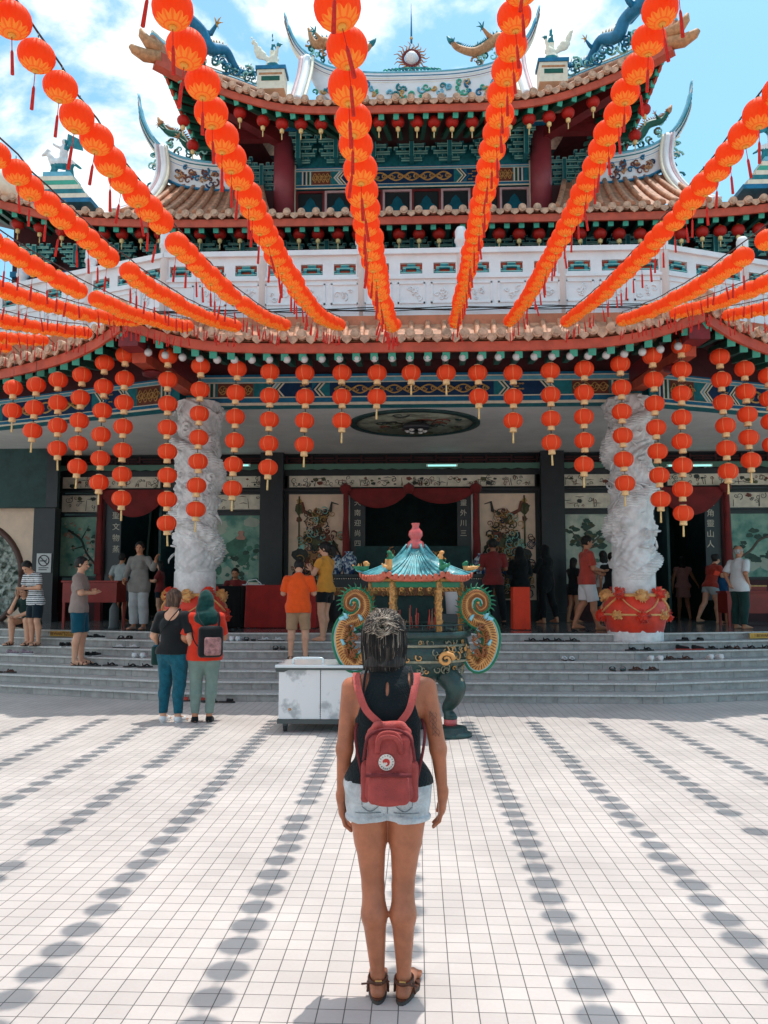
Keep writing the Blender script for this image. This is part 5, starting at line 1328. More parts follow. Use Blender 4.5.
# hanging columns of red lanterns under the eave ---------------------------
RH, HH = .145, .117
def red_parts(last=False):
    s_ = MB(); s_.lathe([(.05, -.11)]+[(RH*math.cos(a)**.75, HH*math.sin(a)) for a in [(-1+2*i/12)*R(72) for i in range(13)]]+[(.05, .11)], 24, ml_r)
    c = MB()
    c.lathe([(.052, -.175), (.056, -.16), (.05, -.135), (.054, -.112), (.05, -.1)], 14, m_lcap); c.lathe([(.05, .1), (.052, .118), (.045, .125)], 14, m_lcap)
    c.lathe([(.046, .125), (.046, .131)], 12, m_wire); c.tube([(0, 0, .125), (0, 0, .18)], .004, 4, m_wire)
    t = MB(); t.tube([(0, 0, -.17), (0, 0, -.2), (0, 0, -.34)], [.008, .012, .016], 7, m_ytas)
    return s_.mesh('shade'), c.mesh('collar'), t.mesh('tassel')
rS, rC, rT = red_parts()
hang = [(13, 388, 2), (36, 385, 3), (58, 380, 4), (82, 375, 5), (105, 363, 6), (125, 355, 7), (168, 356, 8), (201, 366, 7), (237, 369, 6), (270, 372, 5), (305, 373, 4), (342, 373, 3), (377, 373, 2), (411, 373, 1), (446, 373, 1), (478, 373, 2), (513, 373, 3), (550, 371, 4), (584, 369, 5), (620, 364, 6), (652, 356, 7), (681, 346, 8), (720, 357, 6), (744, 369, 5), (768, 376, 4), (793, 384, 3)]
place = {168: 'column left of the left dragon pillar', 201: 'column before the left dragon pillar', 411: 'short column over the incense burner roof', 652: 'column before the right dragon pillar', 681: 'column right of the right dragon pillar'}
for hi, (px, py, n) in enumerate(hang):
    Y = 11.98 if 150 < px < 700 else 12.0+.3*min(3, abs(px-413)/270.-1.0)*4*.6
    ps = .343*(1+.0*hi)
    x, z = at(px, py, Y); rs = random.Random(hi)
    step = 23.9 if 3 < hi < 22 else 22.9
    drift = rs.uniform(-.012, .012)
    wo = MB(); zt = 5.33; zb = at(px, py+step*(n-1), Y)[1]; wo.tube([(x, Y, zt), (x+drift*n*.5, Y, z), (x+drift*n, Y, zb)], .004, 4, m_wire); w_ = wo.build('hanging_cord')
    side = 'left' if px < 411 else 'right'; rank = abs(hi-13)
    cname = place.get(px) or '%s hanging column %s of centre' % (ordw(rank), side)
    tag(w_, 'dark cord of the lanterns in the %s' % cname, 'cord', 'cords of the hanging lantern columns')
    for k in range(n):
        _, zk = at(px, py+step*k, Y)
        if n == 1: lab = 'single red lantern, %s' % cname
        else: lab = 'red lantern with cream collar, %s from the top, %s' % (ordw(k+1), cname)
        e = empty('red_lantern', (x+drift*k+rs.uniform(-.006, .006), Y, zk), rs.uniform(0, 6), lab, 'lantern', 'red lanterns hanging in columns under the eave'); e.rotation_euler = (rs.gauss(0, .03), rs.gauss(0, .03), e.rotation_euler.z)
        link_mesh('shade', rS, e); link_mesh('collar', rC, e)
        if k == n-1: link_mesh('tassel', rT, e)
# small lanterns under the upper eaves -------------------------------------
s_ = MB(); s_.lathe([(.03, -.09)]+shade_prof(.135, .115, n=8)+[(.03, .09)], 16, ml_s); s_.tube([(0, 0, .1), (0, 0, .34)], .006, 4, m_wire); s_.lathe([(.05, .1), (.03, .13)], 8, m_goldcap); sS = s_.mesh('shade')
t = MB(); t.tube([(0, 0, -.1), (0, 0, -.13), (0, 0, -.19), (0, 0, -.2)], [.02, .05, .045, .02], 8, m_ytas); t.tube([(0, 0, -.2), (0, 0, -.34)], .012, 6, m_ytas); sT = t.mesh('tassel')
def small(px, py, Y, lab, grp):
    x, z = at(px, py, Y); e = empty('eave_lantern', (x, Y, z), random.uniform(0, 6), lab, 'lantern', grp); link_mesh('shade', sS, e); link_mesh('tassel', sT, e)
mids = [18, 40, 62, 84, 104, 122, 141, 160, 180, 200, 220, 240, 259, 279, 299, 318, 338, 358, 378, 399, 419, 439, 459, 479, 499, 519, 539, 559, 580, 600, 619, 640, 660, 681, 702, 720, 738, 759]
c0 = 19
for i, px in enumerate(mids):
    py = 234 if 80 < px < 700 else (234-.16*(80-px) if px <= 80 else 232-.05*(px-700)); Y = 16.35
    d = i-c0; side = 'left' if d < 0 else 'right'
    small(px, py, Y, ('small red lantern under the middle eave, %s %s of the roof centre' % (ordw(abs(d)), side)) if d else 'small red lantern under the middle eave at the roof centre', 'small red lanterns along the middle eave')
tops = [(220, 104), (240, 113), (263, 121), (282, 124), (301, 124), (321, 124), (340, 123), (360, 123), (379, 122), (398, 122), (417, 122), (434, 122), (452, 122), (472, 122), (491, 121), (510, 120), (529, 119), (549, 117), (568, 113), (593, 102)]
for i, (px, py) in enumerate(tops):
    d = i-10; side = 'left' if d < 0 else 'right'
    small(px, py, 15.85, ('small red lantern under the top eave, %s %s of the spire' % (ordw(abs(d)), side)) if d else 'small red lantern under the top eave right below the spire', 'small red lanterns along the top eave')
for i in range(8):
    for sg in (-1, 1):
        y = 16.3+.75*i; z = float(np.interp(y, [15.2, 16.4, 17.5, 19.5, 22], [12.4, 12.1, 11.93, 11.8, 11.85]))-.55; x = XC+sg*4.85
        e = empty('eave_lantern', (x, y, z), 0, 'small red lantern, %s from the front under the %s side of the top eave' % (ordw(i+1), 'left' if sg < 0 else 'right'), 'lantern', 'small red lanterns along the top eave sides'); link_mesh('shade', sS, e); link_mesh('tassel', sT, e)
# frosted bulbs between the rafters
gm = MB(); gm.ball((0, 0, 0), .062, m_globe, 12); gm.lathe([(.02, .05), (.024, .1), (.02, .13)], 8, m_black); GM = gm.mesh('light_bulb')
nb = 0
for i in range(31):
    x = XC-3.95+.263*i; o = link_mesh('light_bulb', GM, None, (x, 11.86, 5.06+.018*max(0, abs(x-XC)-2.6)**2*4)); nb += 1
    tag(o, 'round frosted bulb in the row under the lower eave of the middle bay', 'bulb', 'frosted bulbs under the lower eave')
# ------------------------------------------------------------------ people
def skin_mat(nm, c):
    
    m = mat(nm, c, .5, noise=.12, nscale=9, bump=.08, bscale=90, spec=.35); b = m.node_tree.nodes['Principled BSDF']
    b.inputs['Subsurface Weight'].default_value = .12; b.inputs['Subsurface Radius'].default_value = (.02, .008, .004); b.inputs['Subsurface Scale'].default_value = .3
    return m
sk_l = skin_mat('skin_light', srgb(214, 160, 130)); sk_m = skin_mat('skin_tan', srgb(192, 132, 100)); sk_d = skin_mat('skin_brown', srgb(160, 104, 78))
def cloth(nm, r, g, b, n=.18, sc=9): return mat(nm, srgb(r, g, b), .85, noise=n, nscale=sc, bump=.35, bscale=120, spec=.15, sheen=.15)
def hair_mat(nm, c1, c2, sc=60):
    if nm in MAT: return MAT[nm]
    m = mat(nm, c1, .55, spec=.22); nt = m.node_tree; N = nt.nodes; L = nt.links; b = N['Principled BSDF']
    tc = N.new('ShaderNodeTexCoord'); mp = N.new('ShaderNodeMapping'); mp.inputs['Scale'].default_value = (1, 1, .12); L.new(tc.outputs['Object'], mp.inputs[0])
    nz = N.new('ShaderNodeTexNoise'); nz.inputs['Scale'].default_value = sc; nz.inputs['Detail'].default_value = 4; L.new(mp.outputs[0], nz.inputs['Vector'])
    mr = N.new('ShaderNodeMapRange'); mr.inputs[1].default_value = .46; mr.inputs[2].default_value = .66; L.new(nz.outputs['Fac'], mr.inputs[0])
    mx = N.new('ShaderNodeMix'); mx.data_type = 'RGBA'; mx.inputs[6].default_value = (*c1, 1); mx.inputs[7].default_value = (*c2, 1); L.new(mr.outputs[0], mx.inputs[0]); L.new(mx.outputs[2], b.inputs['Base Color'])
    bp = N.new('ShaderNodeBump'); bp.inputs['Strength'].default_value = .6; bp.inputs['Distance'].default_value = .004; L.new(nz.outputs['Fac'], bp.inputs['Height']); L.new(bp.outputs[0], b.inputs['Normal'])
    return m
h_black = hair_mat('black_hair', (.012, .011, .011), (.035, .03, .028)); h_brown = hair_mat('brown_hair', (.06, .032, .022), (.16, .09, .06)); h_grey = hair_mat('grey_hair', (.3, .28, .26), (.5, .48, .46))
m_eye = mat('eye_dark', (.02, .015, .012), .2); m_lip = mat('lips', srgb(160, 84, 78), .5); m_sole = mat('shoe_sole', (.06, .05, .045), .7)

def person(label, px, fpy, hpy, plane, rz, sex='m', pose=None, top=None, bottom=None, hair='short', hm=None, skin=None, shoes=None, voxel=.0095, build=1.0, headrot=(0, 0), face=True, name='person', loc=None, H=None, sit=False, extra=None, fingers=True, slim=False):
    """plane: z of the surface under the feet.  pose values are in body heights, figure faces +Y"""
    if loc is None:
        X_, Y_ = onz(px, fpy, plane)
    else: X_, Y_ = loc
    if H is None: H = at(px, hpy, Y_)[1]-plane
    hm = hm or h_black; skin = skin or sk_m
    J = dict(hip=(0, 0, .515), waist=(0, 0, .61), chest=(0, 0, .72), shc=(0, 0, .80), neck=(0, .005, .855), head=(0, .012, .925),
             lk=(-.058, .012, .28), la=(-.06, -.012, .05), rk=(.058, .012, .28), ra=(.06, -.012, .05),
             le=(-.145, -.012, .635), lw=(-.155, .025, .49), re=(.145, -.012, .635), rw=(.155, .025, .49))
    if pose: J.update(pose)
    if not pose or 'ltoe' not in pose: J['ltoe'] = tuple(np.array(J['la'])+np.array((-.012, .1, -.034)))
    if not pose or 'rtoe' not in pose: J['rtoe'] = tuple(np.array(J['ra'])+np.array((.012, .1, -.034)))
    if plane == FL and loc is None and Y_ > 19.0 and not (656 < px < 700):
        Y_ = 19.0-.25*(int(px) % 3); X_, zt_ = at(px, hpy, Y_); H = zt_-plane; e_y = Y_
    J = {k: np.array(v, float)*H for k, v in J.items()}
    sw = (.115 if sex == 'm' else .1)*H*(1 if build < 1.15 else 1.06); hw = (.052 if sex == 'm' else .055)*H
    tilt = (J['chest']-J['hip'])/np.linalg.norm(J['chest']-J['hip'])
    lat = np.array(J.get('lat', (1., 0, 0))); lat = lat/np.linalg.norm(lat)
    LS = J['shc']-lat*sw+np.array((0, 0, -.014*H)); RS = J['shc']+lat*sw+np.array((0, 0, -.014*H)); LH = J['hip']-lat*hw; RH_ = J['hip']+lat*hw
    allp = np.array([v for k, v in J.items() if k not in ('lat',)]+[LS, RS]); lo = allp.min(0)-.17*H*.9; hi = allp.max(0)+.17*H*.9; lo[2] = max(lo[2], -.03) if not sit else lo[2]; hi[2] = allp[:, 2].max()+.11*H
    e = empty(name, (X_, Y_, plane), rz, label, 'person')
    F = lambda: SDF(lo, hi, voxel)
    B = build
    hp = R(headrot[0]); hy = R(headrot[1])        # pitch (down +), yaw (left +)
    f = np.array((-math.sin(hy)*math.cos(hp), math.cos(hy)*math.cos(hp), -math.sin(hp))); r = np.array((math.cos(hy), math.sin(hy), 0)); u = np.cross(r, f); Q = np.stack([r, f, u], 1)
    c = J['head']; HH_ = H if H > 1.3 else H*1.12
    def torso(S, t=0., k=.03):
        hx_ = (.066 if sex == 'm' else .07)*H*B
        S.cone(J['hip']-lat*.03*H, J['hip']+lat*.03*H, hx_+t, hx_+t, k, (1, .8, 1))
        S.cone(J['hip'], J['waist'], .078*H*B+t, (.07 if sex == 'm' else .06)*H*B+t, k, (1.05, .78, 1))
        S.cone(J['waist'], J['chest'], (.07 if sex == 'm' else .06)*H*B+t, .078*H*B+t, k, (1.1, .75, 1))
        S.cone(J['chest'], J['shc'], .078*H*B+t, .05*H+t, k, (1.15, .75, 1))
        S.cone(LS+lat*.03*H, RS-lat*.03*H, .032*H+t*.7, .032*H+t*.7, k); S.cone(J['shc']+np.array((0, 0, -.01*H)), J['neck']-np.array((0, 0, .03*H)), .052*H, .03*H, .03)
        if sex == 'f':
            fr_ = np.array((-lat[1], lat[0], 0))
            for s2 in (-1, 1): S.ell(J['chest']+lat*s2*.036*H+fr_*.045*H+np.array((0, 0, -.0*H)), np.array((.034, .034, .036))*H+t, k)
    def arm(S, t=0., frac=9, k=.02):
        for s_, el, wr in ((LS, J['le'], J['lw']), (RS, J['re'], J['rw'])):
            ra, rb, rc_, rd = (.0265*H, .021*H, .02*H, .0135*H) if slim else (.031*H*B, .0245*H*B, .023*H, .0155*H)
            if frac >= 1: S.cone(s_, el, ra+t, rb+t*1.0, k); 
            else: S.cone(s_, s_+(el-s_)*frac, ra+t, ra+(rb-ra)*frac+t*1.5, k, clipb=True); continue
            if frac > 1:
                q = min(1, frac-1); S.cone(el, el+(wr-el)*q, rb*.98+t, rb*.98+(rd-rb)*q+t, k, clipb=(t > 0))
    def leg(S, t=0., zcut=None, k=.02, loose=0., flare=0):
        for h_, kn, an in ((LH, J['lk'], J['la']), (RH_, J['rk'], J['ra'])):
            ra, rb, rc_, cf_ = .056*H*B, .034*H*min(B, 1.1), .022*H, .035
            if slim: ra, rb, rc_, cf_ = .056*H, .0285*H, .0168*H, .0325
            if slim: S.cone(h_, h_+(kn-h_)*.55, .05*H+t, .0405*H+t, k)
            L1 = np.linalg.norm(kn-h_); L2 = np.linalg.norm(an-kn)
            if zcut is None or zcut >= 1:
                S.cone(h_, kn, ra+t, rb+t+loose, k)
                q = 1 if zcut is None else min(1, zcut-1)
                if zcut is None or q > 0:
                    calf = kn+(an-kn)*.3-np.array((0, .012*H, 0))*(1 if abs((an-kn)[2]) > .1*H else 0)
                    if q > .3:
                        S.cone(kn, calf, rb+t+loose, cf_*H+t+loose, min(k, .014)); S.cone(calf, kn+(an-kn)*q, cf_*H*.98+t+loose, (rc_ if q == 1 else rc_+(.034*H-rc_)*(1-q))+t+loose+flare, k, clipb=(t > 0))
                    else: S.cone(kn, kn+(an-kn)*q, rb+t+loose, rb+t+loose, k, clipb=True)
            else: S.cone(h_, h_+(kn-h_)*zcut, ra+t, ra+(rb-ra)*zcut+t+loose, k, clipb=True)
    # ---- body
    S = F(); torso(S); arm(S); leg(S)
    S.cone(J['shc']-tilt*.0, J['neck'], .04*H, .029*H, .025).cone(J['neck'], c-u*.02*HH_, .029*H, .03*H, .015)
    S.ell(c+u*.006*HH_, np.array((.044, .055, .058))*HH_, .01, Q).ell(c+f*.016*HH_-u*.032*HH_, np.array((.034, .036, .034))*HH_, .02, Q)
    S.cone(c+f*.05*HH_-u*.006*HH_, c+f*.064*HH_-u*.02*HH_, .006*HH_, .0085*HH_, .008)
    S.ell(c+f*.048*HH_+u*.012*HH_, np.array((.03, .01, .007))*HH_, .008, Q).ell(c+f*.052*HH_-u*.04*HH_, np.array((.014, .008, .006))*HH_, .006, Q)
    for s2 in (-1, 1):
        S.ell(c+r*s2*.046*HH_-u*.008*HH_, np.array((.006, .012, .018))*HH_, .004, Q)
        S.ell(c+f*.052*HH_+r*s2*.018*HH_+u*.002*HH_, np.array((.009, .006, .006))*HH_, .004, Q, sub=True)
    for sd_, wr, el, s2 in (('l', J['lw'], J['le'], -1), ('r', J['rw'], J['re'], 1)):
        d = (wr-el)/np.linalg.norm(wr-el); d2 = J.get(sd_+'hd'); 
        if d2 is not None: d = d2/np.linalg.norm(d2)
        th_ = J.get(sd_+'th'); th_ = np.array((0, 1., 0)) if th_ is None else th_
        th_ = th_-d*th_.dot(d); th_ = th_/np.linalg.norm(th_); nn = np.cross(d, th_)*s2
        pc = wr+d*.028*H; Qp = np.stack([th_, nn, d], 1)
        S.cone(wr-d*.01*H, wr+d*.012*H, .0145*H, .013*H, .01)
        S.ell(pc, np.array((.0235, .0115, .029))*H, .01, Qp)
        if fingers:
            for q, (off, L_) in enumerate(((.017, .036), (.0058, .042), (-.0058, .039), (-.017, .03))):
                a = wr+d*.05*H+th_*off*H; m_ = a+d*L_*.55*H-nn*.006*H; t2 = m_+d*L_*.42*H-nn*.014*H
                rr = max(.0056*H, voxel*.8); S.cone(a-d*.012*H, m_, rr, rr*.95, .003).cone(m_, t2, rr*.95, rr*.8, .003)
            a = wr+d*.02*H+th_*.02*H; b = a+d*.022*H+th_*.016*H-nn*.006*H; S.cone(a, b, .0075*H, .0065*H, .006).cone(b, b+d*.02*H+th_*.002*H-nn*.004*H, .0062*H, .005*H, .003)
    for an, to in ((J['la'], J['ltoe']), (J['ra'], J['rtoe'])):
        S.cone(an-np.array((0, 0, .0)), an+np.array((0, -.0, -.022*H)), (.0175 if slim else .021)*H, .02*H, .015)
        dd = to-an; dd[2] = 0; L_ = np.linalg.norm(dd); dd = dd/L_; hl = an-dd*.012*H; hl[2] = an[2]-.033*H
        S.cone(hl, to, .018*H, .0135*H, .012, (1, 1, 1)); sd2 = np.array((-dd[1], dd[0], 0))
        S.cone(an+dd*.01*H-np.array((0, 0, .012*H)), to-dd*.02*H+np.array((0, 0, .004*H)), .02*H, .015*H, .012)
        for q in range(5): S.cone(to+sd2*(q-2)*.0085*H-dd*.012*H, to+sd2*(q-2)*.0095*H+dd*(.012-.002*abs(q-2))*H, .0085*H, .006*H, .004)
    zc = plane and 0
    if not sit: S.clip((0, 0, .0), (0, 0, -1)) if fpy != -1 else None
    S.build('body', e, [skin])
    # ---- clothes
    cl_t = .0085*H
    if top:
        S = F(); t = top.get('t', cl_t); torso(S, t)
        arm(S, t*1.1, top.get('sleeve', .55))
        if top.get('hem', -.03) < .0: S.cone(LH-lat*.0, RH_, .06*H*B+t*1.5, .06*H*B+t*1.5, .02, (1, .98, 1)).cone(J['hip'], J['waist'], .088*H*B+t, .07*H*B+t, .03, (1.08, .82, 1)); S.cone(LH-tilt*.06*H, RH_-tilt*.06*H, .058*H*B+t*1.6, .058*H*B+t*1.6, .03, (1, 1, 1))
        if top.get('loose'): S.cone(J['waist'], J['hip'], (.078+top['loose'])*H*B, (.085+top['loose'])*H*B, .03, (1.1, .8, 1))
        S.ell(J['neck']+u*.012*H+(f*.01*H), np.array((.048, .045, top.get('neckd', .03)))*H, .01, sub=True)
        if 'back' in top: S.ell(J['shc']+np.array((0, -.06*H, .03*H)), np.array((.07, .07, top['back']))*H, .01, sub=True)
        hem = J['hip']+tilt*(top.get('hem', -.03))*H
        S.clip(hem, -tilt); S.ripple(.0028*H if not top.get('calm') else .0012, 30, int(px))
        o = S.build('shirt' if top.get('nm') is None else top['nm'], e, top['mats'])
        if 'paint' in top:
            for p in o.data.polygons: p.material_index = top['paint'](p.center/H)
    if bottom:
        S = F(); t = bottom.get('t', cl_t*.8); kd = bottom['kind']
        S.cone(J['hip']-lat*.03*H, J['hip']+lat*.03*H, .07*H*B+t, .07*H*B+t, .02, (1, .82, 1)).cone(J['hip'], J['waist'], .08*H*B+t, .066*H*B+t, .02, (1.05, .8, 1))
        if kd == 'pants': leg(S, t, bottom.get('len', 1.92), loose=bottom.get('loose', .004)*H, flare=bottom.get('flare', 0)*H)
        elif kd == 'shorts': leg(S, t, bottom.get('len', .6), loose=bottom.get('loose', .012)*H)
        elif kd == 'skirt':
            md_ = (J['lk']+J['rk'])/2; hm_ = J['hip']+(md_-J['hip'])*bottom.get('len', .7)
            S.cone(J['hip'], hm_, .085*H*B, bottom.get('wide', .11)*H*B, .02, (1.05, .85, 1), clipb=True)
        S.clip(J['hip']+tilt*bottom.get('top', .055)*H, tilt); S.ripple(.003*H, 28, int(px)+3)
        S.build({'pants': 'trousers', 'shorts': 'shorts', 'skirt': 'skirt'}[kd], e, [bottom['mat']])
    # ---- hair
    if hair != 'none':
        S = F()
        Rh = np.array((.051, .061, .062))*HH_
        if hair in ('short', 'bald'):
            S.ell(c+u*.012*HH_-f*.006*HH_, Rh*(1.0 if hair == 'short' else .975), .01, Q)
            S.ell(c+f*.05*HH_-u*.03*HH_, np.array((.056, .052, .068))*HH_, .012, Q, sub=True); S.clip(c-u*.034*HH_, -u)
            S.ripple(.003, 90, int(px))
            if hair == 'bald': S.clip(c+u*.02*HH_, u)
        elif hair == 'scarf':
            S.ell(c+u*.008*HH_-f*.004*HH_, Rh*1.1, .01, Q); S.ell(c+f*.06*HH_-u*.006*HH_, np.array((.036, .04, .046))*HH_, .01, Q, sub=True)
            S.cone(c-u*.02*HH_-f*.01*HH_, J['neck']-tilt*.03*H, .055*HH_, .06*HH_, .03); S.cone(J['neck'], J['shc']-tilt*.02*H-f*.03*H, .06*HH_, .085*HH_, .03, (1.1, .8, 1)); S.ripple(.005, 40, int(px))
        else:
            S.ell(c+u*.008*HH_-f*.006*HH_, Rh*1.02, .01, Q)
            if hair == 'bob': S.cone(c-f*.012*HH_, c-u*.07*HH_-f*.016*HH_, .052*HH_, .05*HH_, .02, (1.1, .85, 1), clipb=True)
            if hair == 'long': S.cone(c-f*.014*HH_, c-u*.07*HH_-f*.022*HH_, .05*HH_, .048*HH_, .02, (1.1, .8, 1)).cone(c-u*.07*HH_-f*.022*HH_, c-u*.15*HH_-f*.04*HH_-tilt*0, .048*HH_, .035*HH_, .02, (1.25, .6, 1))
            if hair == 'pony': S.cone(c-f*.055*HH_+u*.01*HH_, c-f*.085*HH_-u*.02*HH_, .022*HH_, .026*HH_, .01).cone(c-f*.085*HH_-u*.02*HH_, c-f*.08*HH_-u*.11*HH_, .026*HH_, .008*HH_, .01)
            if hair == 'bun': S.ell(c-f*.06*HH_+u*.02*HH_, np.array((.027, .025, .027))*HH_, .008)
            S.ell(c+f*.055*HH_-u*.022*HH_, np.array((.042, .05, .056))*HH_, .012, Q, sub=True)
            if hair in ('pony', 'bun'): S.clip(c-u*.03*HH_+f*.0, -u+f*.9) if hair == 'bun' else None
            S.ripple(.0035, 70, int(px))
        S.build('hair' if hair != 'scarf' else 'head_scarf', e, [hm])
    if face:
        for s2 in (-1, 1):
            b = MB(); b.ball(tuple(c+f*.0505*HH_+r*s2*.018*HH_+u*.002*HH_), .0052*HH_, m_eye, 8, (1.25, 1, .8)); b.build('eye', e)
        b = MB(); b.ball(tuple(c+f*.0585*HH_-u*.04*HH_), .0042*HH_, m_lip, 8, (2.2, 1, .8) if abs(f[1]) > .5 else (1, 2.2, .8)); b.build('mouth', e)
    # ---- shoes
    if shoes:
        for an, to in ((J['la'], J['ltoe']), (J['ra'], J['rtoe'])):
            dd = (to-an)*np.array((1, 1, 0)); dd = dd/np.linalg.norm(dd); sd2 = np.array((-dd[1], dd[0], 0)); zb = max(an[2]-.05*H, 0)+.001; b = MB()
            base = np.array((an[0], an[1], zb)); L_ = .15*H; wv = .026*H
            out_ = []
            for q in range(20):
                th_ = 2*PI*q/20; a_ = math.cos(th_); out_.append(base+dd*(.045*H+a_*L_/2)+sd2*(math.sin(th_)*wv*(1.12 if a_ > 0 else .92)*(1 if abs(a_) < .8 else .95)))
            th0 = .014
            vs = [tuple(p) for p in out_]+[tuple(p+np.array((0, 0, th0))) for p in out_]
            b.add(vs, [list(range(20))[::-1], list(range(20, 40))]+[(q, (q+1) % 20, 20+(q+1) % 20, 20+q) for q in range(20)], m_sole if shoes[0] != 'white' else shoes[1])
            if shoes[0] == 'sandal':
                for fr_ in (.35, .62): 
                    cc_ = base+dd*(fr_*L_*.9); b.tube([tuple(cc_-sd2*wv*1.05+np.array((0, 0, th0*.6))), tuple(cc_-sd2*wv*.6+np.array((0, 0, .03*H))), tuple(cc_+sd2*wv*.6+np.array((0, 0, .03*H))), tuple(cc_+sd2*wv*1.05+np.array((0, 0, th0*.6)))], .0085, 6, shoes[1])
                b.tube([tuple(base+dd*.03*H-sd2*wv+np.array((0, 0, .01))), tuple(base-dd*.028*H-sd2*wv*.5+np.array((0, 0, .03*H))), tuple(base-dd*.028*H+sd2*wv*.5+np.array((0, 0, .03*H))), tuple(base+dd*.03*H+sd2*wv+np.array((0, 0, .01)))], .006, 6, shoes[1])
            else:
                S = SDF(base-.13*H, base+.17*H, .008); S.cone(base-dd*.006*H+np.array((0, 0, .022*H)), base+dd*.09*H+np.array((0, 0, .015*H)), .025*H, .021*H, .01).cone(base+np.array((0, 0, .02*H)), base+np.array((0, 0, .05*H)), .025*H, .023*H, .01, clipb=True)
                S.clip(base+np.array((0, 0, th0*.6)), (0, 0, -1)); me = S.mesh('s', [shoes[1]]); b.add([v.co[:] for v in me.vertices], [list(p.vertices) for p in me.polygons], shoes[1], True)
            b.build('shoe' if shoes[0] != 'sandal' else 'sandal', e)
    e['H'] = H
    del e['H']
    return e, J, H, f, u, r

c_black = cloth('black_cloth', 26, 28, 30); c_navy = cloth('navy_cloth', 24, 38, 48); c_white = cloth('white_cloth', 222, 222, 222, .08); c_org = cloth('orange_cloth', 246, 92, 34, .1)
c_must = cloth('mustard_cloth', 220, 150, 60, .12); c_grey = cloth('grey_cloth', 132, 128, 122, .15); c_red = cloth('red_cloth', 214, 56, 34, .12); c_dred = cloth('dark_red_cloth', 128, 30, 34, .2); c_brick = cloth('brick_cloth', 186, 74, 62, .12)
c_taupe = cloth('taupe_cloth', 150, 132, 124, .12); c_tealc = cloth('teal_cloth', 14, 78, 96, .15); c_jean = cloth('teal_denim', 24, 92, 110, .35, 14); c_legg = cloth('grey_green_cloth', 122, 142, 134, .15); c_khaki = cloth('khaki_cloth', 176, 140, 108, .12)
c_dgrn = cloth('dark_green_cloth', 34, 62, 58, .2); c_pink = cloth('pink_print_cloth', 206, 150, 142, .35, 60); c_lgrey = cloth('pale_grey_cloth', 168, 172, 172, .12); c_lpink = cloth('pale_pink_cloth', 206, 190, 188, .12); c_blue = cloth('blue_cloth', 26, 74, 110, .2); c_scarf = cloth('green_scarf_cloth', 18, 66, 62, .4, 18)
T_ = lambda m, **k: dict(mats=[m], **k)

# -- couple in the court
wA = person('woman in black top and teal jeans seen from behind, crossbody bag at her hip', 171, 722, 588, 0, R(-12), 'f', build=1.14, top=T_(c_black, sleeve=.85, back=.075, hem=-.01), bottom=dict(kind='pants', mat=c_jean, loose=.002), hair='bob', hm=h_brown, skin=sk_l, shoes=('white', mat('white_sneaker', (.7, .7, .7), .5)), headrot=(5, -30), pose=dict(le=(-.15, -.02, .64), lw=(-.14, .05, .56)))
wB = person('woman in red shirt and green head scarf standing with a backpack on one shoulder', 203, 722, 590, 0, R(12), 'f', build=1.2, top=T_(c_red, sleeve=.9, hem=-.05, loose=.006), bottom=dict(kind='pants', mat=c_legg, loose=.001), hair='scarf', hm=c_scarf, skin=sk_m, shoes=('shoe', c_black), headrot=(8, 25), pose=dict(le=(-.15, -.01, .64), lw=(-.14, .06, .54), re=(.14, .03, .64), rw=(.1, .12, .7), ra=(.045, -.012, .05)))
# -- on the steps
def wingY(k, X): return 12+TREAD*(k-1)+.18+.3*max(0, abs(X-XC)-3.6)
def step_loc(px, py, k):
    X = at(px, py, 13.4)[0]; Y = wingY(k, X); return at(px, py, Y)[0], Y
def sperson(label, px, hpy, k, *a, **kw):
    X, Y = step_loc(px, 640, k); z = RISE*k; return person(label, px, 0, hpy, z, *a, loc=(X, Y), H=at(px, hpy, Y)[1]-z, **kw)
sperson('man in taupe tee and teal shorts with folded arms on the steps', 78, 556, 3, R(-80), 'm', build=1.08, top=T_(c_taupe, sleeve=.8, hem=-.035), bottom=dict(kind='shorts', mat=c_tealc, len=.92, loose=.012), skin=sk_l, shoes=('sandal', c_black), headrot=(4, -6), pose=dict(le=(-.13, .03, .66), lw=(-.02, .13, .67), re=(.13, .04, .66), rw=(.02, .14, .66), lhd=(.9, .1, .1), rhd=(-.9, .1, .05), lk=(-.055, .03, .28), la=(-.06, .02, .05)))
sperson('young man in navy striped shirt bending over his phone at the left', 34, 558, 5, R(150), 'm', top=dict(mats=[c_white, c_navy], sleeve=.75, hem=-.05, calm=True, paint=lambda c: 1 if (c.z*46) % 1 < .4 else 0), bottom=dict(kind='shorts', mat=c_navy, len=.85), skin=sk_l, shoes=('sandal', c_black), headrot=(42, 8), pose=dict(chest=(0, .03, .72), shc=(0, .055, .795), neck=(0, .085, .845), head=(0, .125, .895), le=(-.14, .06, .66), lw=(-.04, .16, .65), re=(.14, .06, .66), rw=(.04, .16, .64), lhd=(.5, .8, 0), rhd=(-.5, .8, 0)))
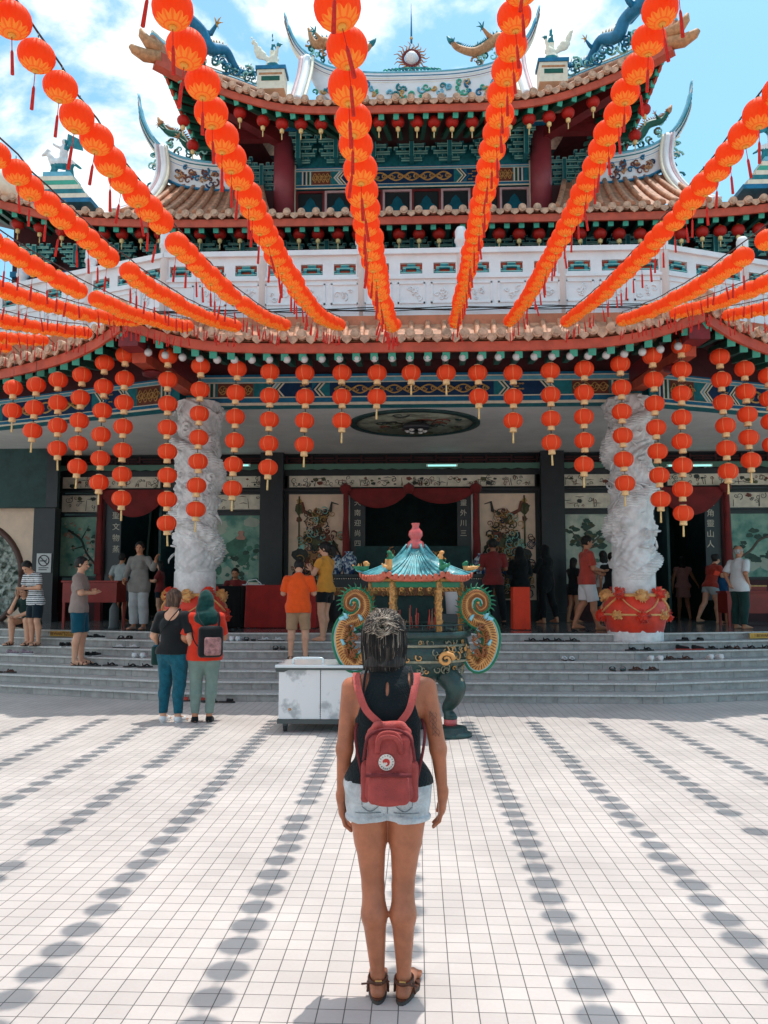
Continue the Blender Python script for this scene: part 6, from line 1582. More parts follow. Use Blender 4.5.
# seated youth on the top step
X, Y = step_loc(18, 640, 5)
person('seated young man in dark tee resting his cheek on one hand at far left', 18, 0, 0, RISE*5, R(172), 'm', loc=(X, Y), H=1.66, sit=True, top=T_(c_dgrn, sleeve=.75, hem=-.02), bottom=dict(kind='shorts', mat=c_black, len=.8), skin=sk_l, shoes=('sandal', c_black), headrot=(22, -6),
       pose=dict(hip=(0, -.22, .23), waist=(0, -.2, .31), chest=(0, -.15, .41), shc=(0, -.11, .48), neck=(0, -.09, .53), head=(0, -.065, .59), lk=(-.1, .02, .27), la=(-.11, .0, .05), rk=(.08, .02, .27), ra=(.08, .0, .05), re=(.11, .0, .36), rw=(.035, -.0, .52), le=(-.1, .0, .35), lw=(.0, .07, .31), rhd=(-.3, 0, .9), lhd=(.9, .2, 0)))
sperson('man in bright orange tee and khaki shorts with head bowed, seen from behind', 298, 558, 4, R(4), 'm', build=1.12, top=T_(c_org, sleeve=.85, hem=-.055, loose=.012), bottom=dict(kind='shorts', mat=c_khaki, len=.95, loose=.008), skin=sk_l, shoes=('sandal', c_black), headrot=(32, 0), pose=dict(head=(0, .045, .915), neck=(0, .025, .855), le=(-.15, .03, .65), lw=(-.09, .14, .67), re=(.15, .03, .65), rw=(.09, .14, .67), la=(-.07, -.012, .05), ra=(.075, -.012, .05), lk=(-.065, .012, .28), rk=(.07, .012, .28)))
eM = sperson('woman in mustard top and black shorts raising a phone, barefoot on the steps', 325, 541, 6, R(62), 'f', top=T_(c_must, sleeve=.5, hem=-.03), bottom=dict(kind='shorts', mat=c_black, len=.55, loose=.01), hair='pony', skin=sk_l, headrot=(14, 22), pose=dict(le=(-.13, .05, .67), lw=(-.03, .15, .71), re=(.13, .05, .67), rw=(.03, .15, .71), lhd=(.3, .6, .5), rhd=(-.3, .6, .5), ra=(.06, .06, .05), rk=(.058, .04, .28)))
# -- on the terrace
person('man in white shirt and grey shorts with his back turned at the left doorway', 120, 622, 553, FL, R(-8), 'm', top=T_(c_lgrey, sleeve=.85, hem=-.06, loose=.008), bottom=dict(kind='shorts', mat=cloth('slate_cloth', 84, 96, 106), len=.9), skin=sk_m, face=False, pose=dict(le=(-.17, .0, .66), lw=(-.16, .08, .55), re=(.15, .05, .65), rw=(.1, .14, .62)))
person('woman in loose grey suit gesturing with one arm before the left doorway', 138, 630, 541, FL, R(172), 'f', build=1.02, top=T_(c_grey, sleeve=1.85, hem=-.1, loose=.012), bottom=dict(kind='pants', mat=c_lgrey, loose=.014, flare=.006), hair='bun', skin=sk_m, shoes=('shoe', cloth('tan_shoe', 170, 150, 136)), headrot=(6, 14), pose=dict(le=(-.19, .06, .69), lw=(-.25, .12, .77), re=(.15, .0, .64), rw=(.13, .1, .56), lhd=(-.3, .2, .8)))
person('girl in dark red top and dark shorts behind the grey suited woman', 161, 617, 560, FL, R(95), 'f', top=T_(c_dred, sleeve=.8, hem=-.03), bottom=dict(kind='shorts', mat=c_navy, len=.5), hair='long', skin=sk_l, voxel=.011, pose=dict(le=(-.13, .06, .66), lw=(-.08, .18, .66), re=(.13, .06, .66), rw=(.06, .17, .68)))
person('seated attendant in maroon shirt behind the small dark table', 234, 0, 0, FL, R(180), 'm', loc=at(234, 600, 17.2)[:1]+(17.2,), H=1.6, sit=True, top=T_(c_dred, sleeve=.8), bottom=dict(kind='pants', mat=c_black), skin=sk_m, voxel=.012, headrot=(12, 0), pose=dict(hip=(0, -.1, .3), waist=(0, -.1, .38), chest=(0, -.09, .49), shc=(0, -.08, .57), neck=(0, -.07, .62), head=(0, -.05, .69), lk=(-.07, .12, .3), la=(-.07, .12, .05), rk=(.07, .12, .3), ra=(.07, .12, .05), le=(-.14, .02, .42), lw=(-.05, .13, .48), re=(.14, .02, .42), rw=(.05, .13, .48)))
person('man in dark red tee with black sling strap at the altar, back turned', 494, 626, 538, FL, R(8), 'm', top=T_(c_dred, sleeve=.85, hem=-.05), bottom=dict(kind='pants', mat=c_black, len=1.95), skin=sk_d, shoes=('shoe', c_black), face=False, pose=dict(le=(-.14, .02, .65), lw=(-.1, .13, .66), re=(.15, .03, .65), rw=(.12, .14, .64), la=(-.05, -.012, .05), ra=(.11, -.03, .05), rk=(.09, .0, .28)))
person('woman in black hood and clothes with a grey bag beside the orange red plinth', 521, 624, 546, FL, R(12), 'f', build=1.1, top=T_(c_black, sleeve=1.9, hem=-.1, loose=.01), bottom=dict(kind='pants', mat=c_black), hair='scarf', hm=c_black, skin=sk_m, face=False, voxel=.011, pose=dict(le=(-.14, .03, .66), lw=(-.06, .14, .68), re=(.14, .03, .66), rw=(.1, .14, .66)))
person('woman in long black dress and black scarf in front of the black pillar', 545, 621, 544, FL, R(40), 'f', top=T_(c_black, sleeve=1.9, hem=-.2, loose=.03), bottom=dict(kind='pants', mat=c_black, len=1.9), hair='scarf', hm=c_black, skin=sk_m, face=False, voxel=.011, pose=dict(ra=(.08, -.1, .06), rk=(.07, -.03, .28), le=(-.13, .05, .66), lw=(-.05, .17, .67), re=(.13, .05, .66), rw=(.02, .17, .66)))
person('bare legged person in black top between the black pillar and the red tee man', 573, 619, 557, FL, R(-60), 'f', top=T_(c_black, sleeve=.6, hem=-.06), bottom=dict(kind='shorts', mat=c_black, len=.4), hair='long', skin=sk_m, voxel=.011, pose=dict(le=(-.13, .06, .67), lw=(-.05, .16, .66), la=(-.05, -.08, .05), lk=(-.05, -.01, .28)))
person('man in brick red tee and white shorts walking to the right', 588, 630, 535, FL, R(-82), 'm', build=1.08, top=T_(c_brick, sleeve=.8, hem=-.04), bottom=dict(kind='shorts', mat=c_white, len=.9, loose=.016), skin=sk_m, shoes=None, headrot=(6, 0), pose=dict(la=(-.045, -.13, .06), lk=(-.05, -.02, .285), rk=(.05, .05, .28), ra=(.055, .09, .05), re=(.13, .03, .64), rw=(.08, .14, .62), le=(-.13, .03, .64), lw=(-.1, .15, .6)))
person('woman in white top and teal skirt standing behind the man in white shorts', 603, 618, 550, FL, R(20), 'f', top=T_(c_white, sleeve=.5), bottom=dict(kind='skirt', mat=c_tealc, len=1.25, wide=.1), hair='long', skin=sk_m, face=False, voxel=.011)
person('person in black half hidden by the left edge of the right dragon pillar', 611, 620, 552, FL, R(-20), 'm', top=T_(c_black, sleeve=.8), bottom=dict(kind='shorts', mat=c_lgrey, len=.9), skin=sk_m, face=False, voxel=.011)
person('child in pale tee and black shorts seen from behind right of the dragon pillar', 664, 616, 562, FL, R(5), 'f', top=T_(c_lpink, sleeve=.7, hem=-.04), bottom=dict(kind='shorts', mat=c_black, len=.8), hair='bob', skin=sk_m, face=False, voxel=.011)
person('girl in pink sleeveless dress seen from behind at the right doorway', 684, 619, 556, FL, R(-15), 'f', top=T_(c_pink, sleeve=.15, hem=-.02), bottom=dict(kind='skirt', mat=c_pink, len=.72, wide=.115), hair='long', skin=sk_m, face=False, voxel=.0105, pose=dict(la=(-.07, .05, .05), ra=(.09, -.06, .05), re=(.16, .06, .66), rw=(.22, .12, .56)))
person('woman in white tee facing out of the right doorway', 694, 612, 546, FL, R(160), 'f', top=T_(c_white, sleeve=.7), bottom=dict(kind='pants', mat=c_black), hair='long', skin=sk_m, voxel=.011)
person('woman in dark red tee and grey shorts stepping left while facing the doorway', 709, 621, 552, FL, R(-65), 'f', build=1.05, top=T_(cloth('rust_red_cloth', 164, 58, 46), sleeve=.7, hem=-.02), bottom=dict(kind='shorts', mat=c_lgrey, len=.42, loose=.012), hair='bun', skin=sk_l, headrot=(14, -10), pose=dict(chest=(0, .05, .715), shc=(0, .08, .79), neck=(0, .1, .84), head=(0, .125, .905), waist=(0, .02, .61), la=(-.05, -.2, .07), lk=(-.05, -.06, .29), ra=(.055, .06, .05), rk=(.055, .06, .28), le=(-.13, .1, .66), lw=(-.06, .2, .67), re=(.13, .1, .66), rw=(.07, .21, .67)))
person('child in blue top at the right doorway beside the woman in grey shorts', 721, 617, 567, FL, R(-20), 'm', top=T_(c_blue, sleeve=.7, hem=-.05), bottom=dict(kind='shorts', mat=c_navy, len=.7), skin=sk_m, face=False, voxel=.011)
person('elderly man in white short sleeved shirt and dark green trousers looking right', 741, 629, 545, FL, R(-62), 'm', build=1.08, top=T_(c_white, sleeve=.85, hem=-.07, loose=.014), bottom=dict(kind='pants', mat=c_dgrn, len=1.97, loose=.012), hair='bald', hm=h_grey, skin=sk_m, headrot=(4, -6), pose=dict(le=(-.14, -.07, .65), lw=(-.06, -.1, .54), re=(.14, -.05, .65), rw=(.12, .02, .53)))
# ------------------------------------------------------------------ the woman in the foreground
X0, Y0 = onz(391, 996, 0)
c_tank = cloth('black_ribbed_cloth', 20, 30, 34, .15, 30); c_denim = cloth('pale_denim', 198, 204, 208, .3, 16)
mS = mat('skin_deep_tan', srgb(180, 110, 78), .42, noise=.22, nscale=13, bump=.15, bscale=140, spec=.4); mS.node_tree.nodes['Principled BSDF'].inputs['Subsurface Weight'].default_value = .08; mS.node_tree.nodes['Principled BSDF'].inputs['Subsurface Radius'].default_value = (.02, .008, .004); mS.node_tree.nodes['Principled BSDF'].inputs['Subsurface Scale'].default_value = .2  # her own tan skin colour, mottled at random
Hw = at(385, 604, Y0)[1]
pz = lambda px, py: (at(px, py, Y0)[0]-X0, at(px, py, Y0)[1])
def J3(px, py, dy=0): a, b = pz(px, py); return (a/Hw, dy/Hw, b/Hw)
pose = dict(hip=J3(388, 782), waist=J3(388, 745), chest=J3(388, 705), shc=J3(389, 682), neck=J3(386, 664), head=J3(384, 633, .01),
            lk=J3(373, 886, .01), la=J3(378, 972, -.01), rk=J3(403, 886, .01), ra=J3(404, 974, -.015),
            le=J3(345, 748, -.02), lw=J3(341, 800, .03), re=J3(438, 748, -.02), rw=J3(443, 796, .03),
            ltoe=tuple(np.array(J3(375, 985))+np.array((-.012, .1, 0))), rtoe=tuple(np.array(J3(409, 985))+np.array((.03, .095, 0))), lhd=(.06, .15, -1), rhd=(-.06, .15, -1))
pose['ltoe'] = (pose['la'][0]-.004, .1, .016); pose['rtoe'] = (pose['ra'][0]+.022, .095, .016)
for k in ('la', 'ra'): pose[k] = (pose[k][0], pose[k][1], .05)
W0, J, H, f, u, r = person('woman in black halter top and pale denim shorts standing with her back to us', 391, 996, 0, 0, R(0), 'f', loc=(X0, Y0), H=Hw, pose=pose, hair='none', skin=mS, voxel=.0052, build=1.0, slim=True, face=True, top=None, bottom=None)
lat = np.array((1., 0, 0)); lo = np.array((-.36, -.25, .0)); hi = np.array((.36, .25, 1.68))
sw = .1*H
# halter top: racer back, bare shoulder blades
S = SDF((-.26, -.2, .8), (.26, .2, 1.45), .0055); t = .007
hip, wa, ch, sc_, nk = J['hip'], J['waist'], J['chest'], J['shc'], J['neck']
S.cone(hip-lat*.03*H, hip+lat*.03*H, .07*H+t, .07*H+t, .03, (1, .8, 1)).cone(hip-np.array((0, 0, .02)), wa, .088*H+t, .068*H+t, .03, (1.06, .84, 1)).cone(hip-lat*.045*H-np.array((0, 0, .02)), hip+lat*.045*H-np.array((0, 0, .02)), .07*H+t, .07*H+t, .03, (1, .95, 1)).cone(wa, ch, .068*H+t, .078*H+t, .03, (1.1, .75, 1)).cone(ch, sc_, .078*H+t, .05*H+t, .03, (1.15, .75, 1)).cone(sc_-lat*.05*H, sc_+lat*.05*H, .036*H+t, .036*H+t, .03).cone(sc_, nk, .04*H+t, .03*H+t, .02).cone(sc_+np.array((0, 0, -.01*H)), nk-np.array((0, 0, .03*H)), .052*H+t, .03*H+t, .03)
for s2 in (-1, 1):
    S.ell(ch+lat*s2*.036*H+np.array((0, .045*H, 0)), np.array((.034, .034, .036))*H+t, .03)
    S.cone(sc_+lat*s2*.105*H+np.array((0, 0, .02)), ch+lat*s2*.115*H+np.array((0, 0, -.01)), .075*H*.72, .04*H, .004, (1, 3.2, 1), sub=True)
S.clip(nk+np.array((0, 0, -.006)), (0, 0, 1)); S.clip(J['hip']+np.array((0, 0, .008)), (-.03, 0, -1)); S.ripple(.0022, 34, 5)
S.ell(sc_+np.array((-.004, -.085, -.018)), (.0065, .06, .03), 0, sub=True)
S.build('halter_top', W0, [c_tank])
# bra straps seen beside the racer back
b = MB()
for s2 in (-1, 1):
    P = spline([tuple(sc_+lat*s2*.056*H+np.array((0, .01, .062))), tuple(sc_+lat*s2*.062*H+np.array((0, -.045, .03))), tuple(ch+lat*s2*.062*H+np.array((0, -.093, .05))), tuple(ch+lat*s2*.055*H+np.array((0, -.1, -.01)))], 6)
    b.tube(P, .006, 6, c_black)
b.build('strap', W0)
# denim shorts with rolled hems
S = SDF((-.26, -.2, .55), (.26, .2, 1.05), .0055)
hw = .055*H; LHp, RHp = hip-lat*hw, hip+lat*hw
S.cone(hip-lat*.034*H, hip+lat*.034*H, .072*H, .072*H, .03, (1, .86, 1)).cone(hip, wa, .082*H, .066*H, .02, (1.05, .8, 1))
for h_, kn in ((LHp, J['lk']), (RHp, J['rk'])):
    e_ = h_+(kn-h_)*.34; S.cone(h_, e_, .061*H, .057*H, .012, clipb=True)
    S.ell(h_+np.array((0, -.03, -.01)), (.075, .06, .08), .03)
    dn = (kn-h_)/np.linalg.norm(kn-h_); a_ = h_+(kn-h_)*.285; S.cone(a_, e_, .0625*H, .0622*H, .003, clipa=True, clipb=True)
S.cone(hip+np.array((0, -.14, -.1)), hip+np.array((0, -.13, -.01)), .006, .004, .008, (1, 8, 1), sub=True)
S.clip(hip+np.array((0, 0, .022)), (0, 0, 1)); S.ripple(.0032, 42, 8)
so_ = S.build('denim_shorts', W0, [c_denim])
c_dst = cloth('denim_stitching', 128, 136, 142); dg = MB()
def onback(x, z):       # y of the shorts surface seen from behind
    ws = [v.co.y for v in so_.data.vertices if abs(v.co.x-x) < .008 and abs(v.co.z-z) < .008 and v.co.y < 0.02]
    return min(ws)-.0012 if ws else -.1
def stitch(P): dg.tube([(x, onback(x, z), z) for x, z in P], .0016, 4, c_dst)
hx_, hz_ = hip[0], hip[2]
stitch([(hx_, hz_+.06-.012*i) for i in range(15)])
for s2 in (-1, 1):
    stitch([(hx_+s2*(.035+.006*i), hz_+.02) for i in range(12)]); stitch([(hx_+s2*.035, hz_+.02-.01*i) for i in range(10)]); stitch([(hx_+s2*.101, hz_+.02-.01*i) for i in range(10)]); stitch([(hx_+s2*(.035+.0055*i), hz_-.075-.02*math.sin(i*PI/12)) for i in range(13)])
    stitch([(hx_+s2*(.025+.008*i), (LHp[2]*.7+J['lk'][2]*.3)+.022) for i in range(14)])
dg.build('stitching', W0)
# hair: dark bob below, streaked half-up knot above
c = J['head']; hmx = hair_mat('streaked_hair', (.022, .018, .016), (.2, .165, .14), 85); hmd = hair_mat('dark_under_hair', (.012, .011, .011), (.05, .043, .04), 85)
S = SDF(c-.17, c+.19, .005)
S.ell(c+u*.006, (.088, .098, .098), .01); S.cone(c-f*.01-u*.01, c-u*.14-f*.02, .083, .079, .02, (1.08, .92, 1), clipb=True)
S.ell(c+f*.1-u*.03, (.07, .08, .1), .01, sub=True); S.ripple(.003, 55, 3); 
ho = S.build('hair', W0, [hmx, hmd])
for p in ho.data.polygons: p.material_index = 1 if p.center.z < c[2]-.012 else 0
# strands laid over the mass
rs = random.Random(12); st = MB(); sd_ = MB(); m_bl = hair_mat('blonde_strands', (.34, .27, .21), (.56, .48, .39), 40); m_dk = h_black; m_mid = hair_mat('ash_strands', (.07, .055, .045), (.17, .135, .11), 40)
C = Vector(c); knot = C+Vector((0, -.098, .035))
for k in range(1000):          # lower bob, falling strands
    a = rs.uniform(-PI*.98, -.02); ra = (.0935+rs.uniform(0, .004), .0985+rs.uniform(0, .004))
    top_ = C+Vector((ra[0]*.99*math.cos(a), ra[1]*.98*math.sin(a), rs.uniform(-.02, .02))); L_ = max(.03, (top_.z-C.z)+rs.uniform(.128, .143))
    P = [top_+Vector((0, 0, 0)), top_+Vector((rs.uniform(-.002, .002), -.001, -L_*.35)), top_+Vector((-.004*math.cos(a), -.008*math.sin(a), -L_*.7)), top_+Vector((-.012*math.cos(a)+rs.uniform(-.003, .003), -.014*math.sin(a), -L_*1.0-.012))]
    st.tube(P, [.0006, .0012, .0011, .0004], 4, (m_bl if rs.random() < .05 else (m_mid if rs.random() < .14 else m_dk)), caps=False)
for k in range(1300):          # upper hair pulled to the knot
    a = rs.uniform(0, 2*PI); el = rs.uniform(-.15, 1.15)
    d = Vector((math.cos(a)*math.cos(el), -abs(math.sin(a))*math.cos(el) if rs.random() < .8 else math.sin(a)*math.cos(el)*.6, math.sin(el)))
    q = C+Vector((.092*d.x, .101*d.y, .006+.101*d.z)); kp = knot+Vector((rs.uniform(-.026, .026), rs.uniform(-.01, .012), rs.uniform(-.026, .026)))
    mid = (q+kp)/2; n_ = (mid-C); n_.normalize(); mid = C+Vector((n_.x*.097, n_.y*.106, .006+n_.z*.106))
    P = [q, q.lerp(mid, .5)+n_*.003, mid, mid.lerp(kp, .55)+n_*.004, kp]
    st.tube(P, [.0005, .0012, .0014, .0012, .0008], 4, (m_bl if rs.random() < .24 else (m_mid if rs.random() < .3 else m_dk)), caps=False)
for k in range(230):          # messy loops of the knot
    a = rs.uniform(0, 2*PI); R_ = rs.uniform(.012, .046); w = rs.uniform(.4, 1.5); sq = rs.gauss(0, .016); sr = rs.gauss(0, .016); base_ = knot+Vector((0, -.005, 0)); P = []
    for j in range(6):
        t = j/5; aa = a+w*t; rr = R_*(1-.25*t); P.append(base_+Vector((1.15*rr*math.cos(aa)+sq*(t-.5), -.012-(.016+.014*abs(sq)*30)*math.sin(t*PI), .95*rr*math.sin(aa)+sr*(t-.5)-.004)))
    st.tube(P, [.0008, .0018, .002, .0018, .0014, .0004], 4, (m_bl if rs.random() < .55 else m_mid), caps=False)
for k in range(42):           # fly-aways standing up
    a = rs.uniform(.15, PI-.15); P0 = knot+Vector((.02*math.cos(a), .02, .03)); d = Vector((math.cos(a)*1.0, .25, math.sin(a))); L_ = rs.uniform(.02, .062)
    st.tube([P0, P0+d*L_*.5+Vector((0, .0, .01)), P0+d*L_+Vector((rs.uniform(-.01, .01), 0, rs.uniform(-.012, .006)))], [.0014, .0011, .0003], 4, m_bl if rs.random() < .5 else m_mid, caps=False)
st.build('hair_strands', W0)
tie = MB(); tie.tube([tuple(knot+Vector((.021*math.cos(t), -.012, .017*math.sin(t)))) for t in np.linspace(0, 2*PI, 15)], .009, 7, c_black); tie.build('hair_tie', W0)
# sandals, tattoo
m_lea = mat('brown_leather', srgb(92, 52, 36), .5, noise=.3, nscale=20); m_tat = mat('tattoo_ink', srgb(112, 74, 62), .6)
for sd2, an, to in (('l', J['la'], J['ltoe']), ('r', J['ra'], J['rtoe'])):
    dd = (to-an)*np.array((1, 1, 0)); dd = dd/np.linalg.norm(dd); s_ = np.array((-dd[1], dd[0], 0)); base = np.array((an[0], an[1], .001)); b = MB()
    def ol(sc2):
        P = []
        for q in range(26):
            th = 2*PI*q/26; a_ = math.cos(th); P.append(base+dd*(.062+a_*.128*sc2)+s_*(math.sin(th)*(.047 if a_ > 0 else .038)*sc2))
        return P
    for z0_, z1_, k_, m in ((.0, .012, 1.0, m_sole), (.012, .017, .96, m_lea)):
        A = ol(k_); b.add([(p[0], p[1], z0_) for p in A]+[(p[0], p[1], z1_) for p in A], [list(range(26))[::-1], list(range(26, 52))]+[(q, (q+1) % 26, 26+(q+1) % 26, 26+q) for q in range(26)], m)
    ank = np.array((an[0], an[1]-.002, .075))
    b.tube([tuple(ank+dd*(.04*math.cos(t))+s_*(.036*math.sin(t))+np.array((0, 0, .006*math.cos(t)))) for t in np.linspace(0, 2*PI, 21)], .0055, 6, m_lea, flat=1.6)
    b.tube([tuple(base+dd*.125+np.array((0, 0, .015))), tuple(base+dd*.09+np.array((0, 0, .045))), tuple(ank+dd*.045)], .005, 6, m_lea)
    for s3 in (-1, 1): b.tube([tuple(ank+s_*s3*.036), tuple(base+s_*s3*.042+dd*.015+np.array((0, 0, .014)))], .005, 6, m_lea); b.tube([tuple(base+s_*s3*.045+dd*.09+np.array((0, 0, .014))), tuple(base+dd*.11+np.array((0, 0, .04)))], .005, 6, m_lea)
    b.bar(tuple(ank-dd*.04+s_*-.016), tuple(ank-dd*.04+s_*.01), .014, .003, m_gold, up=(0, 1, 0))
    b.tube([tuple(ank-dd*.038+s_*.02*(-1 if sd2 == 'l' else 1)), tuple(ank-dd*.045+s_*.065*(1 if sd2 == 'l' else -1)+np.array((0, 0, -.004)))], .004, 5, m_lea)
    b.build('sandal', W0)

tt = MB(); A_ = Vector(J['shc']+lat*sw); B_ = Vector(J['re'])
for q in range(5):
    P = []
    for j in range(9):
        t = .42+.045*j+.012*math.sin(q*2+j); p = A_.lerp(B_, t); P.append(p+Vector((.012*math.sin(j*1.1+q*1.7)+.004*(q-2), 0, 0)))
    out_ = []
    for p in P:
        t = (p-A_).dot(B_-A_)/(B_-A_).length_squared; ax_ = A_.lerp(B_, t); rad_ = (.031+(.0245-.031)*t)*H+.0006; dx = max(-.8, min(.8, (p.x-ax_.x)/rad_)); out_.append((ax_.x+dx*rad_, ax_.y-rad_*math.sqrt(1-dx*dx), p.z))
    tt.tube(out_, .0011, 4, m_tat)
tt.build('tattoo', W0)
# ------------------------------------------------------------------ backpack
m_bp = mat('dusty_red_canvas', srgb(168, 76, 72), .8, noise=.22, nscale=14, bump=.3, bscale=160, spec=.2); m_bpd = mat('dark_red_canvas', srgb(112, 38, 42), .8, noise=.2, nscale=14, bump=.3, bscale=160); m_bpl = mat('pale_red_webbing', srgb(188, 84, 78), .75, noise=.2, nscale=20, bump=.3, bscale=160)
m_patch = mat('patch_white', srgb(226, 216, 206), .6); m_patr = mat('patch_red', srgb(190, 48, 40), .6); m_pati = mat('patch_ink', srgb(72, 40, 38), .6)
yb = -.105; _k = lambda px, py: (at(px, py, Y0-.15)[0]-X0, at(px, py, Y0-.15)[1]); cxp, ctop = _k(389.5, 727); _, cbot = _k(390, 801); hwp = .09; cz = (ctop+cbot)/2; hh = (ctop-cbot)/2
BP = empty('backpack', (X0, Y0, 0), 0, 'dusty red backpack with round fox badge worn by the woman in front', 'backpack')
S = SDF((cxp-.18, yb-.2, cbot-.06), (cxp+.18, yb+.08, ctop+.08), .0055)
def rbox(S, c0, h0, rad, k=.01, sub=False, rot=0):
    w, G = S._win(np.array(c0)-np.array(h0)-.05, np.array(c0)+np.array(h0)+.05)
    q = [np.abs(G[i]-c0[i])-(h0[i]-rad) for i in range(3)]
    d = np.sqrt(np.maximum(q[0], 0)**2+np.maximum(q[1], 0)**2+np.maximum(q[2], 0)**2)+np.minimum(np.maximum(q[0], np.maximum(q[1], q[2])), 0)-rad
    S._mix(w, d.astype(np.float32), k, sub)
rbox(S, (cxp, yb-.045, cz-.004), (hwp, .062, hh-.012), .03); rbox(S, (cxp, yb-.03, cz+hh*.7), (hwp*.86, .045, hh*.28), .03, .03)
S.ell((cxp, yb-.045, cbot+.04), (hwp*1.06, .07, .06), .03)
S.ripple(.0055, 42, 4); S.build('bag_body', BP, [m_bp])
S = SDF((cxp-.18, yb-.2, cbot-.06), (cxp+.18, yb+.08, ctop+.08), .0055)      # front pocket and sides
rbox(S, (cxp, yb-.11, cbot+.062), (hwp*.86, .028, .058), .02); S.ripple(.004, 52, 9); S.build('front_pocket', BP, [m_bp])
for s2 in (-1, 1):
    S = SDF((cxp-.18, yb-.2, cbot-.06), (cxp+.18, yb+.08, ctop+.08), .006)
    rbox(S, (cxp+s2*(hwp+.004), yb-.04, cbot+.075), (.018, .045, .075), .015); S.ripple(.0025, 40, 9+s2); S.build('side_pocket', BP, [m_bp])
b = MB(); b.tube([(cxp-.088, yb-.139, cbot+.118), (cxp, yb-.143, cbot+.121), (cxp+.088, yb-.139, cbot+.118)], .008, 6, m_bpd); b.build('pocket_zip', BP)
b = MB()
P = spline([(cxp-.1, yb-.09, ctop-.12), (cxp-.085, yb-.1, ctop-.04), (cxp-.05, yb-.1, ctop-.008), (cxp, yb-.1, ctop), (cxp+.05, yb-.1, ctop-.008), (cxp+.085, yb-.1, ctop-.04), (cxp+.1, yb-.09, ctop-.12)], 6); b.tube(P, .006, 6, m_bpd); b.build('main_zip', BP)
for dy, dz, m in ((-.0, .0, m_bpl), (-.018, -.012, m_bp)):     # twin carry handles
    b = MB(); P = spline([(cxp-.045, yb-.09+dy, ctop-.09), (cxp-.04, yb-.12+dy, ctop-.035+dz), (cxp-.02, yb-.125+dy, ctop-.012+dz), (cxp+.02, yb-.125+dy, ctop-.012+dz), (cxp+.04, yb-.12+dy, ctop-.035+dz), (cxp+.048, yb-.09+dy, ctop-.09)], 6); b.tube(P, .0105, 8, m, flat=.5); b.build('handle', BP)
b = MB()      # crumpled top flap, sunlight on it put into the paler red
S = SDF((cxp-.15, yb-.15, ctop-.06), (cxp+.15, yb+.08, ctop+.06), .006); S.cone((cxp-.05, yb-.055, ctop+.004), (cxp+.05, yb-.05, ctop+.004), .018, .018, .01).cone((cxp-.07, yb-.05, ctop-.02), (cxp-.04, yb-.07, ctop+.012), .018, .014, .01).cone((cxp+.07, yb-.05, ctop-.02), (cxp+.045, yb-.07, ctop+.012), .018, .014, .01).ripple(.004, 50, 2); S.build('top_flap', BP, [m_bpl])
for s2 in (-1, 1):        # shoulder straps over the shoulders and down to the bag
    b = MB(); sx_ = -X0+at(354 if s2 < 0 else 419, 668, Y0)[0]; mx_ = cxp+s2*.035
    P = spline([(sx_*.96, .085, sc_[2]-.09), (sx_*.95, .06, sc_[2]-.005), (sx_*.93, .01, sc_[2]+.034), (sx_*.91, -.04, sc_[2]+.018), (sx_*.82, -.093, sc_[2]-.03), ((sx_+mx_)/2, -.115, (sc_[2]+ctop)/2-.02), (mx_, -.125, ctop+.005)], 6)
    n = len(P); G = []
    for i, p in enumerate(P):
        p = Vector(p); t = (Vector(P[min(i+1, n-1)])-Vector(P[max(i-1, 0)])).normalized(); w_ = t.cross(Vector((0, 1, 0))) if abs(t.y) < .9 else Vector((1, 0, 0)); w_.normalize(); nn = w_.cross(t)
        if w_.x < 0: w_ = -w_
        hw_ = .0165-.003*i/n; G.append([tuple(p-w_*hw_+nn*.003), tuple(p+w_*hw_+nn*.003), tuple(p+w_*hw_-nn*.003), tuple(p-w_*hw_-nn*.003)])
    b.grid(G, m_bpl, smooth=False, wrap=True); b.build('shoulder_strap', BP)
    b = MB(); b.bar((mx_-.022, -.128, ctop+.012), (mx_+.022, -.128, ctop+.012), .01, .012, m_sb); b.build('buckle', BP)
    b = MB(); P = spline([(s2*.125, .0, ch[2]-.04), (cxp+s2*.14, -.09, cz+.1), (cxp+s2*.115, -.1, cz-.04), (cxp+s2*.1, -.11, cbot+.06)], 6); b.tube(P, .006, 6, m_bpd, flat=.5); b.build('lower_strap', BP)
# round badge: ring lettering and curled fox
lx, lz = (at(386.5, 762, Y0-.215)[0]-X0, at(386.5, 762, Y0-.215)[1]); ly = yb-.112; bd = MB(); rr = .0305
def disc(mb, r_, y0, y1, m, n=40): mb.prism([(lx+r_*math.cos(2*PI*k/n), lz+r_*math.sin(2*PI*k/n)) for k in range(n)], y0, y1, m)
disc(bd, rr, ly-.006, ly, m_patch)
fox = [(-.012, -.004), (-.015, .004), (-.011, .0105), (-.004, .014), (.004, .0135), (.011, .009), (.0135, .001), (.0115, -.007), (.006, -.0125), (.0, -.0145), (-.003, -.012), (.002, -.009), (.0045, -.004), (.002, .0005), (-.002, .002), (-.004, -.002), (-.0065, -.001), (-.008, .002), (-.0105, -.0005)]
bd.prism([(lx+a, lz+b_) for a, b_ in fox], ly-.0085, ly-.005, m_patr)
def ringtext(s_, a0, a1, flip):
    for i, ch_ in enumerate(s_):
        a = a0+(a1-a0)*i/(len(s_)-1); r_ = rr*.81
        M = Matrix.Translation((lx+r_*math.cos(a), ly-.007, lz+r_*math.sin(a))) @ FACE @ Matrix.Rotation(a-PI/2 if not flip else a+PI/2, 4, 'Z'); mb_text(bd, ch_, .0085, m_pati, M, .0006)
ringtext('FJÄLLRÄVEN', R(198), R(-18), False); ringtext('KÅNKEN', R(222), R(318), True)
bd.build('badge', BP)
